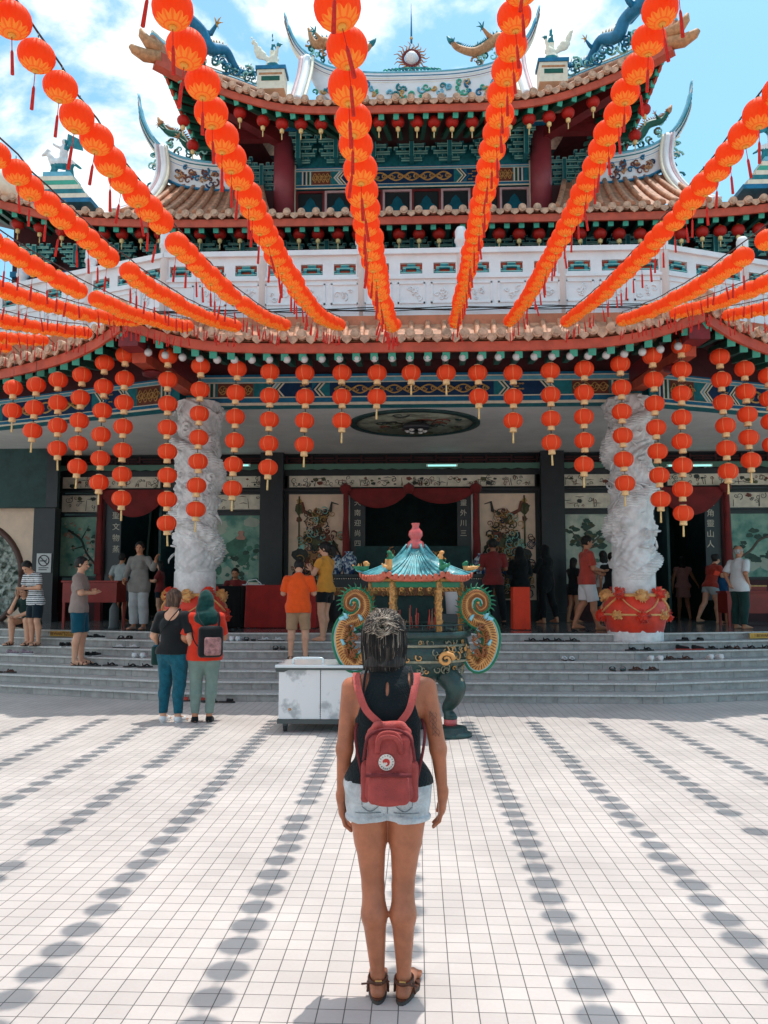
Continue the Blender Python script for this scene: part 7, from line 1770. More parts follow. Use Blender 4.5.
# ------------------------------------------------------------------ incense burner
m_brz = mat('dark_green_bronze', srgb(28, 62, 58), .42, noise=.45, nscale=7, bump=.4, bscale=30, spec=.6); m_brz2 = mat('worn_bronze_relief', srgb(150, 146, 124), .55, noise=.4, nscale=18)
m_turq = mat('turquoise_glaze', srgb(96, 178, 186), .38, noise=.5, nscale=12, coat=.15); m_terr2 = mat('red_clay_edge', srgb(206, 104, 80), .5, noise=.3, nscale=20); m_fin = mat('pink_red_glaze', srgb(206, 92, 92), .3, noise=.25, nscale=6, coat=.4)
m_gpost = mat('carved_gilt', srgb(206, 150, 86), .5, noise=.55, nscale=30, bump=1, bscale=50); m_dgold = mat('dragon_gold', srgb(222, 160, 92), .45, noise=.2, nscale=12); m_dgr = mat('dragon_green', srgb(34, 120, 84), .45, noise=.2, nscale=12); m_dbl = mat('dragon_pale_blue', srgb(136, 196, 208), .45); m_dbr = mat('dragon_brown', srgb(140, 84, 48), .5)
bx, by = at(416, 640, 9.55)[0], 9.55
IB = empty('incense_burner', (bx, by, 0), 0, 'large green bronze incense burner with turquoise roof, gold posts and curling dragon handles', 'incense burner')
b = MB(); prof = [(.05, .56), (.26, .57), (.42, .64), (.54, .76), (.60, .88), (.60, .95), (.56, 1.0), (.545, 1.04), (.60, 1.08), (.64, 1.1), (.64, 1.15), (.6, 1.16), (.56, 1.1), (.5, .95), (.05, .8)]
b.lathe(prof, 48, m_brz, sy=.8); 
b.lathe([(.585, .985), (.60, .99), (.60, 1.01), (.585, 1.015)], 48, m_brz2, sy=.8); b.lathe([(.60, .815), (.612, .83), (.60, .845)], 48, m_brz2, sy=.8); bowl = b.build('bowl', IB)
r_ = MB(); rs = random.Random(3)
for k in range(90):
    a = rs.uniform(-PI, 0); z = rs.choice((1.03, .95, .88, .74)); rad = {1.03: .56, .95: .612, .88: .612, .74: .54}[z]+.008; z += rs.uniform(-.025, .025); r0 = rs.uniform(.028, .055); s2 = rs.choice((-1, 1)); ph = rs.uniform(0, 6)
    r_.tube([((rad)*math.cos(a+r0*(1-j/11)*math.cos(ph+s2*j*.7)/rad), .8*rad*math.sin(a+r0*(1-j/11)*math.cos(ph+s2*j*.7)/rad), z+r0*(1-j/11)*math.sin(ph+s2*j*.7)) for j in range(9)], [.009*(1-j/14) for j in range(9)], 4, m_brz2 if k % 3 else m_dgold)
r_.tube([(.33+.09*math.cos(t*.7)*(1-t/16), -.47-.01*t*.2, .86+.08*math.sin(t*.7)*(1-t/16)) for t in range(14)], [.028*(1-t/22) for t in range(14)], 7, m_dgold)
r_.build('relief_band', bowl)
b = MB(); 
for k in range(26):
    a = 2*PI*k/26; b.tube([(.6*math.cos(a), .48*math.sin(a), 1.15), (.6*math.cos(a), .48*math.sin(a), 1.23)], .006, 5, m_brz)
b.tube([(.6*math.cos(a), .48*math.sin(a), 1.23) for a in np.linspace(0, 2*PI, 40)], .007, 5, m_brz); b.build('rail', IB)
for a in (-PI/2-.95, -PI/2+.95, PI/2):       # three legs with monster knees, on drum feet
    cx, cy = .47*math.cos(a), .40*math.sin(a); o_ = (math.cos(a), math.sin(a)); b = MB()
    P = spline([(cx*.85, cy*.85, .68), (cx*1.12, cy*1.12, .56), (cx*1.1, cy*1.1, .42), (cx*.92, cy*.92, .3), (cx*1.0, cy*1.0, .2)], 5)
    b.tube(P, [float(np.interp(i/(len(P)-1), [0, .3, .6, .85, 1], [.13, .125, .08, .055, .075])) for i in range(len(P))], 12, m_brz)
    b.ball((cx*1.25, cy*1.25, .6), .06, m_brz2, 8); b.ball((cx*1.0, cy*1.0, .2), .08, m_brz, 10, (1, 1, .6)); b.build('leg', IB)
    b = MB(); b.lathe([(.06, .11), (.075, .13), (.075, .18), (.05, .2)], 16, m_fin, (cx, cy, 0)); b.lathe([(.24, 0), (.24, .035), (.19, .06), (.18, .1), (.1, .115), (.05, .12)], 24, m_brz, (cx, cy, 0)); b.build('foot', IB)
HEX = [(math.cos(k*PI/3), math.sin(k*PI/3)) for k in range(6)]
for k, (c_, s_) in enumerate(HEX):
    b = MB(); P = [(c_*.52, s_*.44, 1.13+(1.72-1.13)*t/14) for t in range(15)]
    b.tube(P, [.032+.004*(t % 2) for t in range(15)], 9, m_gpost)
    b.tube([(c_*.52+.036*math.cos(t*.8), s_*.44+.036*math.sin(t*.8), 1.14+.57*t/34) for t in range(35)], .011, 5, m_gpost); b.build('post', IB)
b = MB()
for k in range(6):
    (c0, s0), (c1, s1) = HEX[k], HEX[(k+1) % 6]; b.bar((c0*.52, s0*.44, 1.68), (c1*.52, s1*.44, 1.68), .03, .06, m_dgr)
    b.bar((c0*.52, s0*.44, 1.735), (c1*.52, s1*.44, 1.735), .035, .03, m_dgold)
    for t in (.2, .4, .6, .8):
        q = (c0+(c1-c0)*t)*.52, (s0+(s1-s0)*t)*.44; b.tube([(q[0]+.02*math.cos(j), q[1]-.02, 1.63+.02*math.sin(j)) for j in range(6)], .006, 4, m_dgold)
b.build('lintel', IB)
rf = MB(); edge = MB(); N_ = 60; G = []; 
def hexr(a):
    q = (a % (PI/3))-PI/6; return math.cos(PI/6)/math.cos(q), abs(q)/(PI/6)
for i in range(N_+1):
    a = 2*PI*i/N_; hr_, cq = hexr(a); col = []
    for j in range(9):
        t = j/8; R0 = .09+(.66-.09)*t; z = 2.12-.35*(t**.7)+.055*(cq**5)*(t**3); col.append((R0*hr_*math.cos(a), R0*hr_*math.sin(a)*.86, z))
    G.append(col)
rf.grid(G, m_turq)
for i in range(N_*1):
    a = 2*PI*(i+.5)/N_; hr_, cq = hexr(a); P = []
    for j in range(9):
        t = j/8; R0 = .09+(.665-.09)*t; z = 2.127-.35*(t**.7)+.055*(cq**5)*(t**3); P.append((R0*hr_*math.cos(a), R0*hr_*math.sin(a)*.86, z))
    rf.tube(P, [.006+.012*j/8 for j in range(9)], 5, m_turq)
    x, y, z = P[-1]; edge.tube([(x*.985, y*.985, z-.012), (x*1.02, y*1.02, z-.016)], .031, 8, m_terr2)
ro = rf.build('roof', IB); edge.tube([(G[i][8][0]*.97, G[i][8][1]*.97, G[i][8][2]-.035) for i in range(N_+1)], .022, 6, m_terr2); edge.build('scalloped_edge', ro)
for k in range(6):
    a = k*PI/3+0; P = [(R0*math.cos(a), R0*math.sin(a)*.86, z+.02) for R0, z in ((.1, 2.13), (.25, 1.96), (.45, 1.84), (.6, 1.80), (.7, 1.84))]
    b = MB(); b.tube(spline(P, 4), .018, 6, m_turq); b.build('hip_rib', ro)
    # little dragon on each corner
    S = SDF((.66*math.cos(a)-.16, .57*math.sin(a)-.14, 1.76), (.66*math.cos(a)+.16, .57*math.sin(a)+.14, 2.12), .009); c = np.array((.6*math.cos(a), .52*math.sin(a), 1.86)); o_ = np.array((math.cos(a) if abs(math.cos(a)) > .1 else .3, math.sin(a)*.6, 0))
    up_ = .0 if k in (0, 3) else .1
    S.cone(c-o_*.02, c+o_*.08+np.array((0, 0, .02)), .03, .026, .01).cone(c-o_*.02, c-o_*.04+np.array((0, 0, .06+up_)), .028, .022, .01).ell(c-o_*.01+np.array((0, 0, .08+up_)), (.03, .022, .022), .01).cone(c+o_*.08, c+o_*.14+np.array((0, 0, .05)), .022, .01, .01)
    for q in range(4): S.cone(c+o_*(.03*q-.03), c+o_*(.03*q-.02)+np.array((0, 0, .07+up_*.6)), .012, .005, .006)
    S.ripple(.004, 80, k); o = S.build('roof_dragon', IB, [m_dgold, m_dgr])
    for p in o.data.polygons: p.material_index = 1 if (p.center.z > 1.9+up_*.6) == (k % 2 == 0) else 0
b = MB(); b.lathe([(r_, 2.1+(z_-2.1)*.78) for r_, z_ in ((.001, 2.1), (.1, 2.1), (.105, 2.15), (.09, 2.2), (.055, 2.235), (.06, 2.25), (.085, 2.3), (.08, 2.36), (.045, 2.41), (.038, 2.44), (.05, 2.475), (.05, 2.485), (.02, 2.485), (.001, 2.48))], 24, m_fin); b.build('gourd_finial', IB)
b = MB(); b.lathe([(.001, 1.15), (.4, 1.15), (.4, 1.17), (.001, 1.19)], 24, m_ink, sy=.8)
rs = random.Random(1)
for k in range(30): q = (rs.uniform(-.3, .3), rs.uniform(-.2, .2)); b.tube([(q[0], q[1], 1.15), (q[0]+rs.uniform(-.03, .03), q[1], 1.15+rs.uniform(.12, .3))], .004, 4, m_rs if k % 2 else m_ochre)
b.build('ash_bed', IB)
for sg in (-1, 1):       # big S-curled dragon handles
    hx0, hz0 = sg*.70, 1.165; DR = lambda a, z: (hx0+sg*a*.84, -.1, hz0+z*.93)
    b = MB()
    body = spline([DR(-.16, -.25), DR(-.02, -.42), DR(.12, -.32), DR(.18, -.1), DR(.11, .07), DR(-.03, .13), DR(-.13, .24), DR(-.12, .38), DR(-.01, .45), DR(.1, .40), DR(.12, .3), DR(.05, .25), DR(.0, .3), DR(.04, .35)], 7)
    n = len(body); b.tube(body, [float(np.interp(i/(n-1), [0, .12, .3, .45, .6, .75, .88, 1], [.045, .08, .092, .075, .055, .042, .035, .016])) for i in range(n)], 12, m_dgold, flat=.6, up=(0, 1, 0))
    for i in range(3, n-6):
        p = Vector(body[i]); t = (Vector(body[i+1])-Vector(body[i-1])).normalized(); o_ = Vector((t.z, 0, -t.x))*-sg; r0 = float(np.interp(i/(n-1), [0, .12, .3, .45, .6, .75, .88, 1], [.045, .08, .092, .075, .055, .042, .035, .016]))
        for q_ in (-1, 1): b.tube([p+o_*r0*.75*q_+Vector((0, -r0*.42, 0)), p+o_*r0*.4*q_+t*.012+Vector((0, -r0*.6, 0)), p+o_*r0*.1*q_+t*.018+Vector((0, -r0*.66, 0))], [.006, .007, .003], 4, m_dbr)
    for q_, mm_, rr_ in ((1, m_dgr, .02), (-1, m_dbl, .012), (-1, m_dgr, .016)):
        E_ = []
        for i in range(2, n-5):
            p = Vector(body[i]); t = (Vector(body[i+1])-Vector(body[i-1])).normalized(); o_ = Vector((t.z, 0, -t.x))*-sg; r0 = float(np.interp(i/(n-1), [0, .12, .3, .45, .6, .75, .88, 1], [.045, .08, .092, .075, .055, .042, .035, .016])); E_.append(p+o_*q_*(r0*1.02+(.02 if mm_ == m_dgr and q_ < 0 else 0)))
        b.tube(E_, rr_, 6, mm_)
    hb_ = b.build('dragon_handle', IB)
    b = MB(); rs = random.Random(4)
    for i in range(2, n-8, 2):
        p = Vector(body[i]); t = (Vector(body[i+1])-Vector(body[i-1])).normalized(); o_ = Vector((t.z, 0, -t.x))*-sg
        r0 = float(np.interp(i/(n-1), [0, .12, .3, .45, .6, .75, .88, 1], [.05, .09, .1, .08, .06, .055, .042, .018]))
        b.tube([p+o_*r0*.7, p+o_*(r0+.03)+t*.01, p+o_*(r0+.062)+t*.03], [.026, .018, .003], 5, m_dgr, flat=.5)
    b.build('mane', hb_); b = MB()
    for k in range(16):
        p = Vector(DR(rs.uniform(-.04, .12), rs.uniform(-.36, .02))); b.tube([p+Vector((0, -.085, 0)), p+Vector((rs.uniform(-.06, .06), -.09, rs.uniform(.02, .08))), p+Vector((rs.uniform(-.1, .1), -.085, rs.uniform(-.05, .12)))], [.02, .014, .003], 5, m_dbr)
    for a_, z_ in ((-.1, .1), (.1, .12), (.14, -.2), (-.06, -.3), (.0, -.03)):
        b.tube([Vector(DR(a_, z_))+Vector((0, -.075, .02)), Vector(DR(a_+.03, z_+.07))+Vector((0, -.06, 0)), Vector(DR(a_+.06, z_+.09))+Vector((0, -.05, 0))], [.022, .018, .004], 6, m_dbl)
    # head with open jaws turned outwards
    b.tube([DR(.1, .1), DR(.16, .14), DR(.22, .13)], [.05, .045, .02], 8, m_dbl); b.tube([DR(.1, .06), DR(.15, .04), DR(.19, .0)], [.03, .022, .01], 7, m_dgold); b.ball(DR(.13, .17), .018, m_white, 8)
    b.tube([DR(.1, .15), DR(.03, .2), DR(-.03, .2)], [.02, .015, .004], 6, m_dgr); b.tube([DR(-.16, -.2), DR(-.2, -.05)], [.05, .04], 8, m_brz)
    b.build('dragon_head', hb_)

# ------------------------------------------------------------------ white cart beside the burner
m_cart = mat('white_cart_panel', (.74, .73, .73), .35, col2=(.40, .41, .42), nscale=2.6, nlo=.52, nhi=.6, spec=.5); m_lid = mat('pale_steel_lid', (.62, .68, .71), .22, metal=.35, spec=.7); m_dmet = mat('dark_metal', (.07, .08, .08), .45); m_rubber = mat('caster_rubber', (.03, .03, .03), .7)
cy0 = 9.45; cxl, czt = at(279, 668, cy0); cxr = at(361, 668, cy0)[0]; czb = at(300, 721, cy0)[1]
CT = empty('cart', ((cxl+cxr)/2, cy0+.35, 0), 0, 'white panelled metal cart with steel lid and casters left of the incense burner', 'cart'); hw = (cxr-cxl)/2
b = MB(); b.bev(-hw, -hw+.505*2*hw, -.35, .35, czb+.02, czt, .004, m_cart); b.bev(-hw+.511*2*hw, hw, -.35, .35, czb+.02, czt, .004, m_cart); body = b.build('body', CT)
b = MB()
for k in range(22): b.ball((-hw+.508*2*hw, -.352, czb+.05+k*(czt-czb-.06)/22), .006, m_dmet, 6)
b.build('rivets', body)
b = MB(); b.ball((-hw+.13, -.35, czb+.13), .018, m_ochre, 8, (1, .3, 1)); b.build('rust_spot', body)
b = MB(); b.bev(-hw-.04, hw+.04, -.4, .4, czt+.005, czt+.04, .008, m_lid); b.box(-hw-.03, hw+.03, -.38, .38, czt-.02, czt+.004, m_dmet); lid_ = b.build('lid', CT)
b = MB(); b.tube(spline([(-hw*.3-.17, -.3, czt+.04), (-hw*.3-.17, -.3, czt+.1), (-hw*.3-.1, -.3, czt+.11), (-hw*.3+.1, -.3, czt+.11), (-hw*.3+.17, -.3, czt+.1), (-hw*.3+.17, -.3, czt+.04)], 3), .014, 8, m_lid); b.build('lid_handle', lid_)
b = MB(); b.box(-hw-.015, hw+.015, -.365, .365, czb-.03, czb+.018, m_dmet); b.prism([(-hw-.04, czt+.0), (-hw+.16, czt+.0), (-hw+.06, czt-.045), (-hw-.035, czt-.045)], -.36, -.352, m_dmet); b.build('base_frame', CT)
for sx_ in (-1, 1):
    for sy_ in (-1, 1):
        b = MB(); c = (sx_*(hw-.07), sy_*.28); rw = (czb-.03)/2*.82; b.tube([(c[0]-.02, c[1], rw), (c[0]+.02, c[1], rw)], rw, 14, m_rubber); b.bar((c[0], c[1], rw), (c[0], c[1], czb-.02), .05, .06, m_dmet); b.build('caster', CT)

# ------------------------------------------------------------------ altar table and vases behind the burner
def yfl(py): return onz(413, py, FL)[1]
AY = 17.6
ax0, ax1 = at(333, 580, AY)[0], at(499, 580, AY)[0]; az = at(413, 574, AY)[1]
AT = empty('altar_table', ((ax0+ax1)/2, AY+.4, FL), 0, 'long black altar table with beaded edge and carved gold frieze behind the burner', 'altar table'); hw = (ax1-ax0)/2; h_ = az-FL
b = MB(); b.bev(-hw, hw, -.4, .4, h_-.07, h_, .006, m_black); b.box(-hw+.02, hw-.02, -.37, .37, h_-.28, h_-.075, m_black); b.build('table_top', AT)
b = MB(); rs = random.Random(6)
b.box(-hw+.02, hw-.02, -.385, -.37, h_-.46, h_-.29, m_dbr)
for k in range(90):
    x = rs.uniform(-hw+.08, hw-.08); z = h_-.375+rs.uniform(-.05, .05); r0 = rs.uniform(.03, .06); s2 = rs.choice((-1, 1)); ph = rs.uniform(0, 6); b.tube([(x+r0*(1-j/11)*math.cos(ph+s2*j*.75), -.4, z+r0*(1-j/11)*math.sin(ph+s2*j*.75)) for j in range(9)], [.014*(1-j/13) for j in range(9)], 5, m_gold if k % 4 else m_ochre)
b.build('carved_frieze', AT)
b = MB(); 
for k in range(72): b.ball((-hw+.04+(2*hw-.08)*k/71, -.405, h_-.1), .013, m_frieze, 6)
b.build('bead_row', AT)
for sx_ in (-1, 1):
    for sy_ in (-1, 1): b = MB(); b.box(sx_*(hw-.1)-.07, sx_*(hw-.1)+.07, sy_*.3-.06, sy_*.3+.06, 0, h_-.29, m_black); b.build('leg', AT)
b = MB(); b.box(-hw+.2, hw-.2, -.3, -.28, .02, h_-.46, m_dkgreen); b.build('front_panel', AT)
m_por = mat('blue_white_porcelain', srgb(196, 206, 212), .2, col2=srgb(40, 70, 112), nscale=14, nlo=.45, nhi=.52, coat=.5)
def vase(px, h0, lab, m=m_por):
    b = MB(); b.lathe([(r0*h0, z0*h0) for r0, z0 in ((.001, 0), (.2, 0), (.22, .05), (.3, .3), (.36, .55), (.32, .75), (.18, .86), (.15, .92), (.2, 1), (.15, .99))], 20, m); o = b.build('vase', None, loc=(at(px, 570, AY+.3)[0], AY+.3, az)); tag(o, lab, 'vase')
vase(336.5, .42, 'blue and white porcelain vase at the left end of the altar table'); vase(349, .5, 'taller blue and white porcelain vase, second from the left on the altar table'); vase(481, .45, 'blue and white porcelain vase at the right end of the altar table')
# inner shrine glimpsed through the burner posts
b = MB(); sx0 = at(413, 590, 19)[0]
m_curt = mat('green_altar_hanging', srgb(32, 66, 66), .7, noise=.4, nscale=5)
b.box(-1.3, 1.3, -.3, .3, 0, 1.75, m_curt); 
rs = random.Random(14)
for k in range(40): x, z = rs.uniform(-.6, .6), rs.uniform(1.2, 1.65); swirl(b, x, z, -.31, rs.uniform(.05, .12), rs.choice((m_ochre, m_tealL, m_rustp, m_gold)), .02, ph=rs.uniform(0, 6))
for k in range(3): b.lathe([(.1, .9), (.12, .92), (.05, 1.0), (.09, 1.12), (.03, 1.2)], 12, m_brz, (-.5+.5*k, -.36, 0))
o = b.build('shrine_front', None, loc=(sx0, 19.0, FL)); tag(o, 'dark green shrine front with gold scrollwork seen between the burner posts', 'shrine')
b = MB(); b.lathe([(.001, 0), (.13, 0), (.16, .42), (.165, .43), (.15, .43), (.12, .02)], 20, m_white); o = b.build('bucket', None, loc=(at(453, 600, 16.2)[0], 16.2, FL+.28)); tag(o, 'white plastic bucket behind the right posts of the burner', 'bucket')
b = MB(); b.box(-.22, .22, -.2, .2, 0, .278, m_dmet); o = b.build('stool', None, loc=(at(453, 600, 16.2)[0], 16.2, FL)); tag(o, 'low dark stool carrying the white bucket', 'stool')

# ------------------------------------------------------------------ tables and plinths on the terrace
m_tred = mat('red_lacquer_table', srgb(150, 44, 36), .4, noise=.2, nscale=4); m_tcl = mat('red_table_cloth', srgb(178, 34, 28), .75, noise=.25, nscale=3, sheen=.2); m_orc = mat('orange_red_cloth', srgb(226, 62, 30), .7, noise=.15, nscale=4)
def legtable(px0, px1, pyt, Y, d, lab, m, apron=.4, n=1):
    x0, z = at(px0, pyt, Y); x1 = at(px1, pyt, Y)[0]; h_ = z-FL; w = (x1-x0)/2; e = empty('table', ((x0+x1)/2, Y+d/2, FL), 0, lab, 'table')
    b = MB(); b.bev(-w, w, -d/2, d/2, h_-.04, h_, .005, m); b.build('table_top', e); b = MB(); b.box(-w+.03, w-.03, -d/2+.02, d/2-.02, h_-.04-apron, h_-.042, m); b.build('apron', e)
    for sx_ in (-1, 1):
        for sy_ in (-1, 1): b = MB(); b.box(sx_*(w-.06)-.025, sx_*(w-.06)+.025, sy_*(d/2-.05)-.025, sy_*(d/2-.05)+.025, 0, h_-.04-apron, m); b.build('leg', e)
legtable(61, 118, 580.5, 16.2, .6, 'red lacquered table with deep apron and thin legs near the left doorway', m_tred)
legtable(726, 800, 591, 17.3, .6, 'red counter behind the elderly man at the right', m_tred, .42)
b = MB(); z0 = FL
def clothbox(px0, px1, pyt, Y, d, lab, m, nm='draped_table', cat='table'):
    x0, z = at(px0, pyt, Y); x1 = at(px1, pyt, Y)[0]; h_ = z-FL; w = (x1-x0)/2; e = empty(nm, ((x0+x1)/2, Y+d/2, FL), 0, lab, cat); n = 90; per = []
    for i in range(n):
        u = i/n*4; s_, t = int(u), u-int(u); p = [(-w+2*w*t, -d/2), (w, -d/2+d*t), (w-2*w*t, d/2), (-w, d/2-d*t)][s_]; per.append(p)
    G = []
    for j in range(7):
        row = []
        for i, (x, y) in enumerate(per):
            k = 1+.03*j/6+.018*(j/6)*math.sin(i*1.5)+.01*(j/6)*math.sin(i*.7); row.append((x*k if abs(abs(y)-d/2) > 1e-6 or True else x, y*k, h_-(h_-.015)*j/6))
        G.append(row)
    b = MB(); b.grid(G, m, wrap=True); b.add([(x, y, h_) for x, y in per], [list(range(n))], m); b.build('cloth', e)
    for sx_ in (-1, 1):
        for sy_ in (-1, 1): b = MB(); b.box(sx_*(w-.05)-.02, sx_*(w-.05)+.02, sy_*(d/2-.05)-.02, sy_*(d/2-.05)+.02, 0, h_-.01, m_dmet); b.build('leg', e)
    return e
clothbox(246, 316, 585, 16.0, .7, 'table under a long red cloth behind the man in orange', m_tcl)
clothbox(214, 241, 586, 16.1, .6, 'narrow table under a black cloth in front of the seated attendant', c_black)
clothbox(513, 530, 587, 15.4, .4, 'tall narrow plinth covered in orange red cloth between the standing visitors', m_orc, 'plinth', 'plinth')

b = MB(); b.box(-.2, .2, -.12, .12, 0, .02, m_white); b.tube([(-.15, 0, .02), (-.1, 0, .1), (.05, 0, .12), (.16, 0, .02)], .012, 6, m_white); b.box(-.1, .1, -.08, .08, .02, .06, m_frieze)
o = b.build('paper_tray', None, loc=(at(253, 584, 16.3)[0], 16.35, at(253, 585.3, 16.2)[1])); tag(o, 'white tray of papers on the left end of the red cloth table', 'tray')
b = MB(); b.box(-.3, .3, -.1, .1, 0, .12, m_tred); b.box(-.3, .3, -.11, -.1, .09, .12, m_gold); o = b.build('offering_box', None, loc=(at(752, 585, 17.5)[0], 17.6, at(752, 591, 17.3)[1]+.001)); tag(o, 'small red box lying on the red counter behind the elderly man', 'box')
# steel flask-like stand near the left doorway
b = MB(); b.lathe([(.001, 0), (.1, 0), (.11, .02), (.09, .06), (.09, .38), (.06, .44), (.03, .5), (.001, .5)], 16, m_dmet); o = b.build('spittoon', None, loc=(at(114, 620, 15.6)[0], 15.6, FL)); tag(o, 'small dark metal urn on the floor beside the red table', 'urn')

# ------------------------------------------------------------------ bags and things people hold
def local_on(e, lx_, ly_, lz_): 
    a = e.rotation_euler.z; return (e.location.x+lx_*math.cos(a)-ly_*math.sin(a), e.location.y+lx_*math.sin(a)+ly_*math.cos(a), e.location.z+lz_)
eA, JA, HA, *_ = wA
S = SDF((-.2, -.15, -.2), (.2, .15, .2), .009); rbox(S, (0, 0, -.02), (.085, .04, .12), .03); S.ripple(.003, 30, 3)
q = local_on(eA, -.215, .03, HA*.50); bg_ = empty('shoulder_bag', q, eA.rotation_euler.z+.5, 'dark green crossbody bag hanging at the hip of the woman in black', 'bag'); S.build('bag_body', bg_, [c_dgrn]); 
b = MB(); P = [(local_on(eA, x, y, z)) for x, y, z in ((-.2, .0, HA*.56), (-.13, -.11, HA*.64), (-.02, -.135, HA*.73), (.085, -.085, HA*.82), (.09, .0, HA*.845), (.05, .09, HA*.78))]
M_ = (Matrix.Translation(bg_.location) @ Matrix.Rotation(bg_.rotation_euler.z, 4, 'Z')).inverted()
b.tube([tuple(M_ @ Vector(p)) for p in spline(P, 5)], .007, 6, c_black); b.build('strap', bg_)
b = MB(); b.tube([(-.06, -.03, .1), (.0, -.045, .11), (.06, -.03, .1)], .012, 6, c_tealc); b.build('flap', bg_)
eB, JB, HB, *_ = wB
q = local_on(eB, .08, -.2, HB*.63); bk = empty('backpack', q, eB.rotation_euler.z, 'black and pink patterned backpack on the back of the woman in red', 'backpack')
S = SDF((-.25, -.2, -.3), (.25, .2, .25), .009); rbox(S, (0, 0, -.03), (.15, .075, .19), .05); S.ripple(.004, 25, 8); S.build('bag_body', bk, [c_black])
S = SDF((-.25, -.2, -.3), (.25, .2, .25), .009); rbox(S, (.03, -.07, -.08), (.1, .03, .11), .025); S.ripple(.004, 25, 9); S.build('front_pocket', bk, [cloth('dull_pink_cloth', 176, 128, 126, .5, 24)])
b = MB(); b.tube(spline([(-.05, -.02, .12), (-.14, -.0, .24), (-.17, .08, .32), (-.15, .17, .3)], 5), .016, 6, c_black, flat=.4); b.tube(spline([(.09, -.02, .12), (.1, .02, .24), (.08, .1, .32), (.08, .18, .3)], 5), .016, 6, c_black, flat=.4); b.tube(spline([(-.1, .0, -.15), (-.2, .05, -.02), (-.23, .12, .1), (-.2, .2, .18)], 5), .014, 6, c_black, flat=.4); b.build('strap', bk)
def phone(e, J, lab, k=('lw', 'rw')):
    m = (J[k[0]]+J[k[1]])/2; q = local_on(e, m[0], m[1]+.06, m[2]+.045); b = MB(); b.bev(-.036, .036, -.004, .004, -.07, .07, .003, m_sb); b.box(-.031, .031, -.0055, -.004, -.062, .062, mat('phone_screen', (.2, .3, .35), .1)); o = b.build('phone', None, loc=q, rot=(-.5, 0, e.rotation_euler.z)); tag(o, lab, 'phone')
phone(eM[0], eM[1], 'phone held up by the woman in the mustard top')
b = MB(); b.prism([(-.07, 0), (.05, -.02), (.08, .07), (-.03, .1)], -.02, .02, m_orc); q = at(716.5, 575, 18.4); o = b.build('packet', None, loc=(q[0], 18.4, q[1])); tag(o, 'bright orange packet held at the right doorway by the woman in grey shorts', 'packet')

# ------------------------------------------------------------------ shoes left on the steps
def shoe_mesh(kind, m, m2):
    b = MB(); n = 22; out = []
    for q in range(n):
        th = 2*PI*q/n; a = math.cos(th); out.append((.01+a*.128, math.sin(th)*(.046 if a > 0 else .037)))
    def slab(z0, z1, k, mm): b.add([(x*k, y*k, z0) for x, y in out]+[(x*k, y*k, z1) for x, y in out], [list(range(n))[::-1], list(range(n, 2*n))]+[(q, (q+1) % n, n+(q+1) % n, n+q) for q in range(n)], mm)
    slab(0, .018, 1, m2); 
    if kind == 'slipper':
        slab(.018, .024, .95, m); G = []
        for i in range(7): x = .015+.085*i/6; G.append([(x, -.046*math.cos(t), .02+.045*(1-.12*i/6)*math.sin(t)) for t in np.linspace(.0, PI, 9)])
        b.grid(G, m); b.grid([[(x, y*.93, z*.93) for x, y, z in r_] for r_ in G][::-1], m)
    elif kind == 'sandal':
        slab(.018, .023, .95, m)
        for sg in (-1, 1): b.tube([(.085, 0, .022), (.04, sg*.02, .05), (-.01, sg*.042, .022)], .008, 6, m, flat=1.5)
        b.tube([(-.02, -.04, .02), (-.03, 0, .062), (-.02, .04, .02)], .008, 6, m)
    else:
        S = SDF((-.16, -.08, 0), (.18, .08, .13), .0085); S.cone((-.075, 0, .04), (.088, 0, .026), .042, .027, .01).cone((-.07, 0, .04), (-.075, 0, .085), .038, .034, .015, clipb=True).cone((-.068, 0, .06), (-.06, 0, .12), .024, .03, .005, sub=True).clip((0, 0, .016), (0, 0, -1)); me = S.mesh('s', [m]); b.add([v.co[:] for v in me.vertices], [list(p.vertices) for p in me.polygons], m, True)
        for k in range(3): b.tube([(.01+.02*k, -.022, .066-.006*k), (.012+.02*k, .022, .066-.006*k)], .004, 5, m2)
    return b.mesh('shoe')
c_wsole = mat('white_sole', (.62, .62, .6), .6); SM = {}
KIND = {'bs': ('slipper', c_black, m_sole, 'black slipper'), 'bd': ('sandal', c_black, m_sole, 'black sandal'), 'bk': ('sneaker', c_black, c_wsole, 'black sneaker with white sole'), 'ws': ('sneaker', c_white, c_wsole, 'white sneaker'), 'wd': ('sandal', c_white, m_sole, 'white strapped sandal'), 'gs': ('slipper', c_dgrn, m_sole, 'dark green slipper'), 'br': ('sandal', m_lea, m_sole, 'brown sandal'), 'rs': ('slipper', c_brick, m_sole, 'red slipper'), 'mx': ('sneaker', cloth('multicolour_knit', 150, 130, 140, .6, 30), c_wsole, 'grey and red running shoe'), 'rd': ('sneaker', c_black, c_brick, 'black sneaker with red trim')}
for k, (kd, m, m2, _) in KIND.items(): SM[k] = shoe_mesh(kd, m, m2)
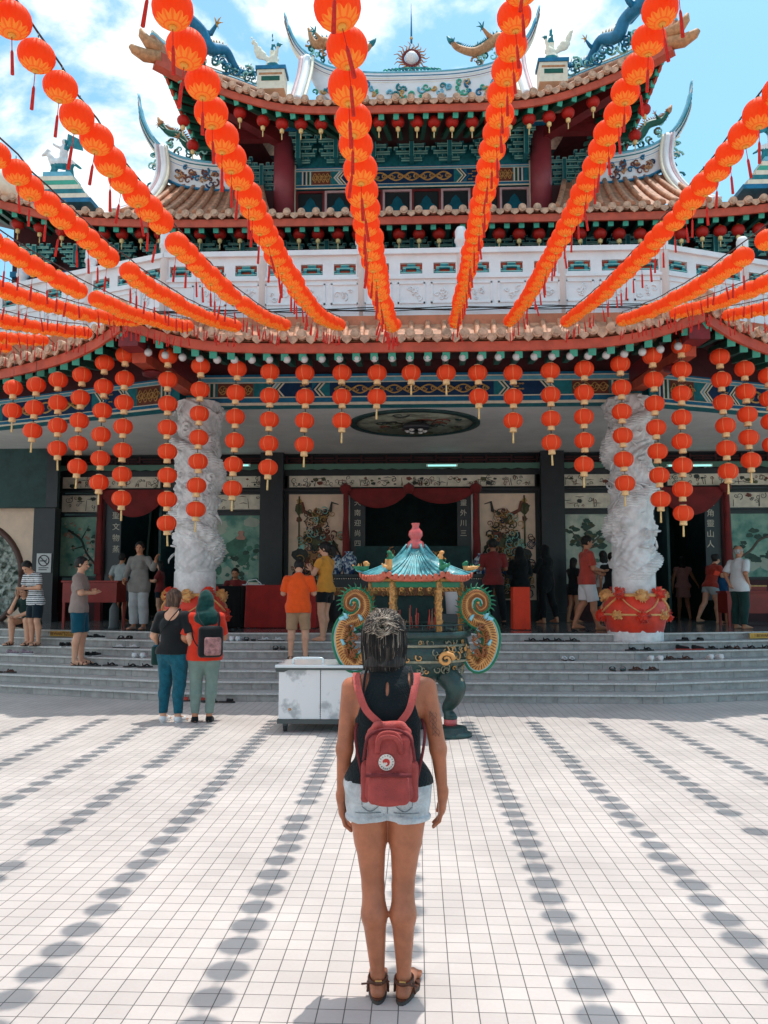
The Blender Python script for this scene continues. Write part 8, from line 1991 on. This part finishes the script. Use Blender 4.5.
PAIRS = [('mx', 20, 652, 4, 80, 'below the seated youth'), ('bk', 67, 644, 5, 10, 'beside the yellow warning strip'), ('bk', 93, 637, 6, 70, 'right of the man in taupe'), ('bk', 93, 655, 4, 20, 'behind the man in taupe'), ('bd', 101, 666, 3, 85, 'right of the man in taupe\'s feet'), ('bs', 124, 637, 6, 5, 'below the grey suited woman'), ('wd', 125, 648, 5, 75, 'two steps below the grey suited woman'), ('bd', 137, 668, 3, 80, 'low steps left of the jeans'), ('br', 3, 671, 2, 80, 'at the left picture edge'), ('ws', 139, 658, 4, 20, 'just left of the crossbody bag'),
         ('ws', 236, 640, 6, 0, 'right of the patterned backpack'), ('bs', 249, 640, 6, 5, 'below the red cloth table'), ('wd', 271, 640, 6, 60, 'left of the man in orange'), ('bs', 279, 649, 5, 5, 'beside the legs of the man in orange'), ('rs', 191, 701, 0, 75, 'on the court behind the couple'), ('bs', 217, 703, 0, 80, 'on the court right of couple'),
         ('bd', 538, 640, 6, 75, 'below the woman in long black dress'), ('bd', 564, 640, 6, 80, 'below the man in white shorts, top step'), ('wd', 568, 660, 4, 10, 'left of the right pillar'), ('bs', 690, 639, 6, 70, 'top step below the right doorway'), ('rd', 690, 648, 5, 70, 'second step below the right doorway'), ('bd', 639, 650, 5, 75, 'under the red bunting'), ('bd', 718, 648, 5, 70, 'left of the elderly man\'s steps'), ('br', 733, 648, 5, 30, 'below the elderly man'), ('bd', 757, 647, 5, 80, 'under the right warning strip'), ('ws', 655, 660, 4, 20, 'two steps below the red bunting'), ('br', 677, 660, 4, 60, 'mid steps right of the pillar'), ('ws', 714, 659, 4, 20, 'mid steps near the right edge'), ('gs', 618, 670, 3, 5, 'low steps left of pillar foot'), ('br', 643, 670, 3, 75, 'low steps below pillar foot'), ('bd', 580, 634, 7, 80, 'on the terrace by the walking man')]
rs = random.Random(77)
for key, px, py, k, ang, where in PAIRS:
    X = at(px, py, 13.2)[0]
    if k == 0: X, Y = onz(px, py, 0)
    elif k == 7: Y = 14.45; X = at(px, py, Y)[0]
    else: Y = wingY(k, X)+rs.uniform(-.03, .03); X = at(px, py, Y)[0]
    lab0 = KIND[key][3]; a = R(ang+rs.uniform(-12, 12)) if ang > 40 else R(90+rs.uniform(-15, 15))
    side = R(rs.uniform(-20, 20)) if ang > 40 else R(90)
    for s2 in (-1, 1):
        o = link_mesh('shoe', SM[key], None, (X+s2*(.125 if ang > 40 else .065)+rs.uniform(-.01, .01), Y+(rs.uniform(-.03, .03) if ang > 40 else 0), RISE*k+.0035), (0, 0, (side if s2 < 0 else side+rs.uniform(-.35, .35))))
        o.scale = (.98, -1 if s2 > 0 else 1, 1) if False else (.98, .98, 1)
        tag(o, '%s %s, %s one' % (lab0, where, 'left' if s2 < 0 else 'right'), 'shoe', 'shoes left on the steps')
print('objects', len(bpy.data.objects))
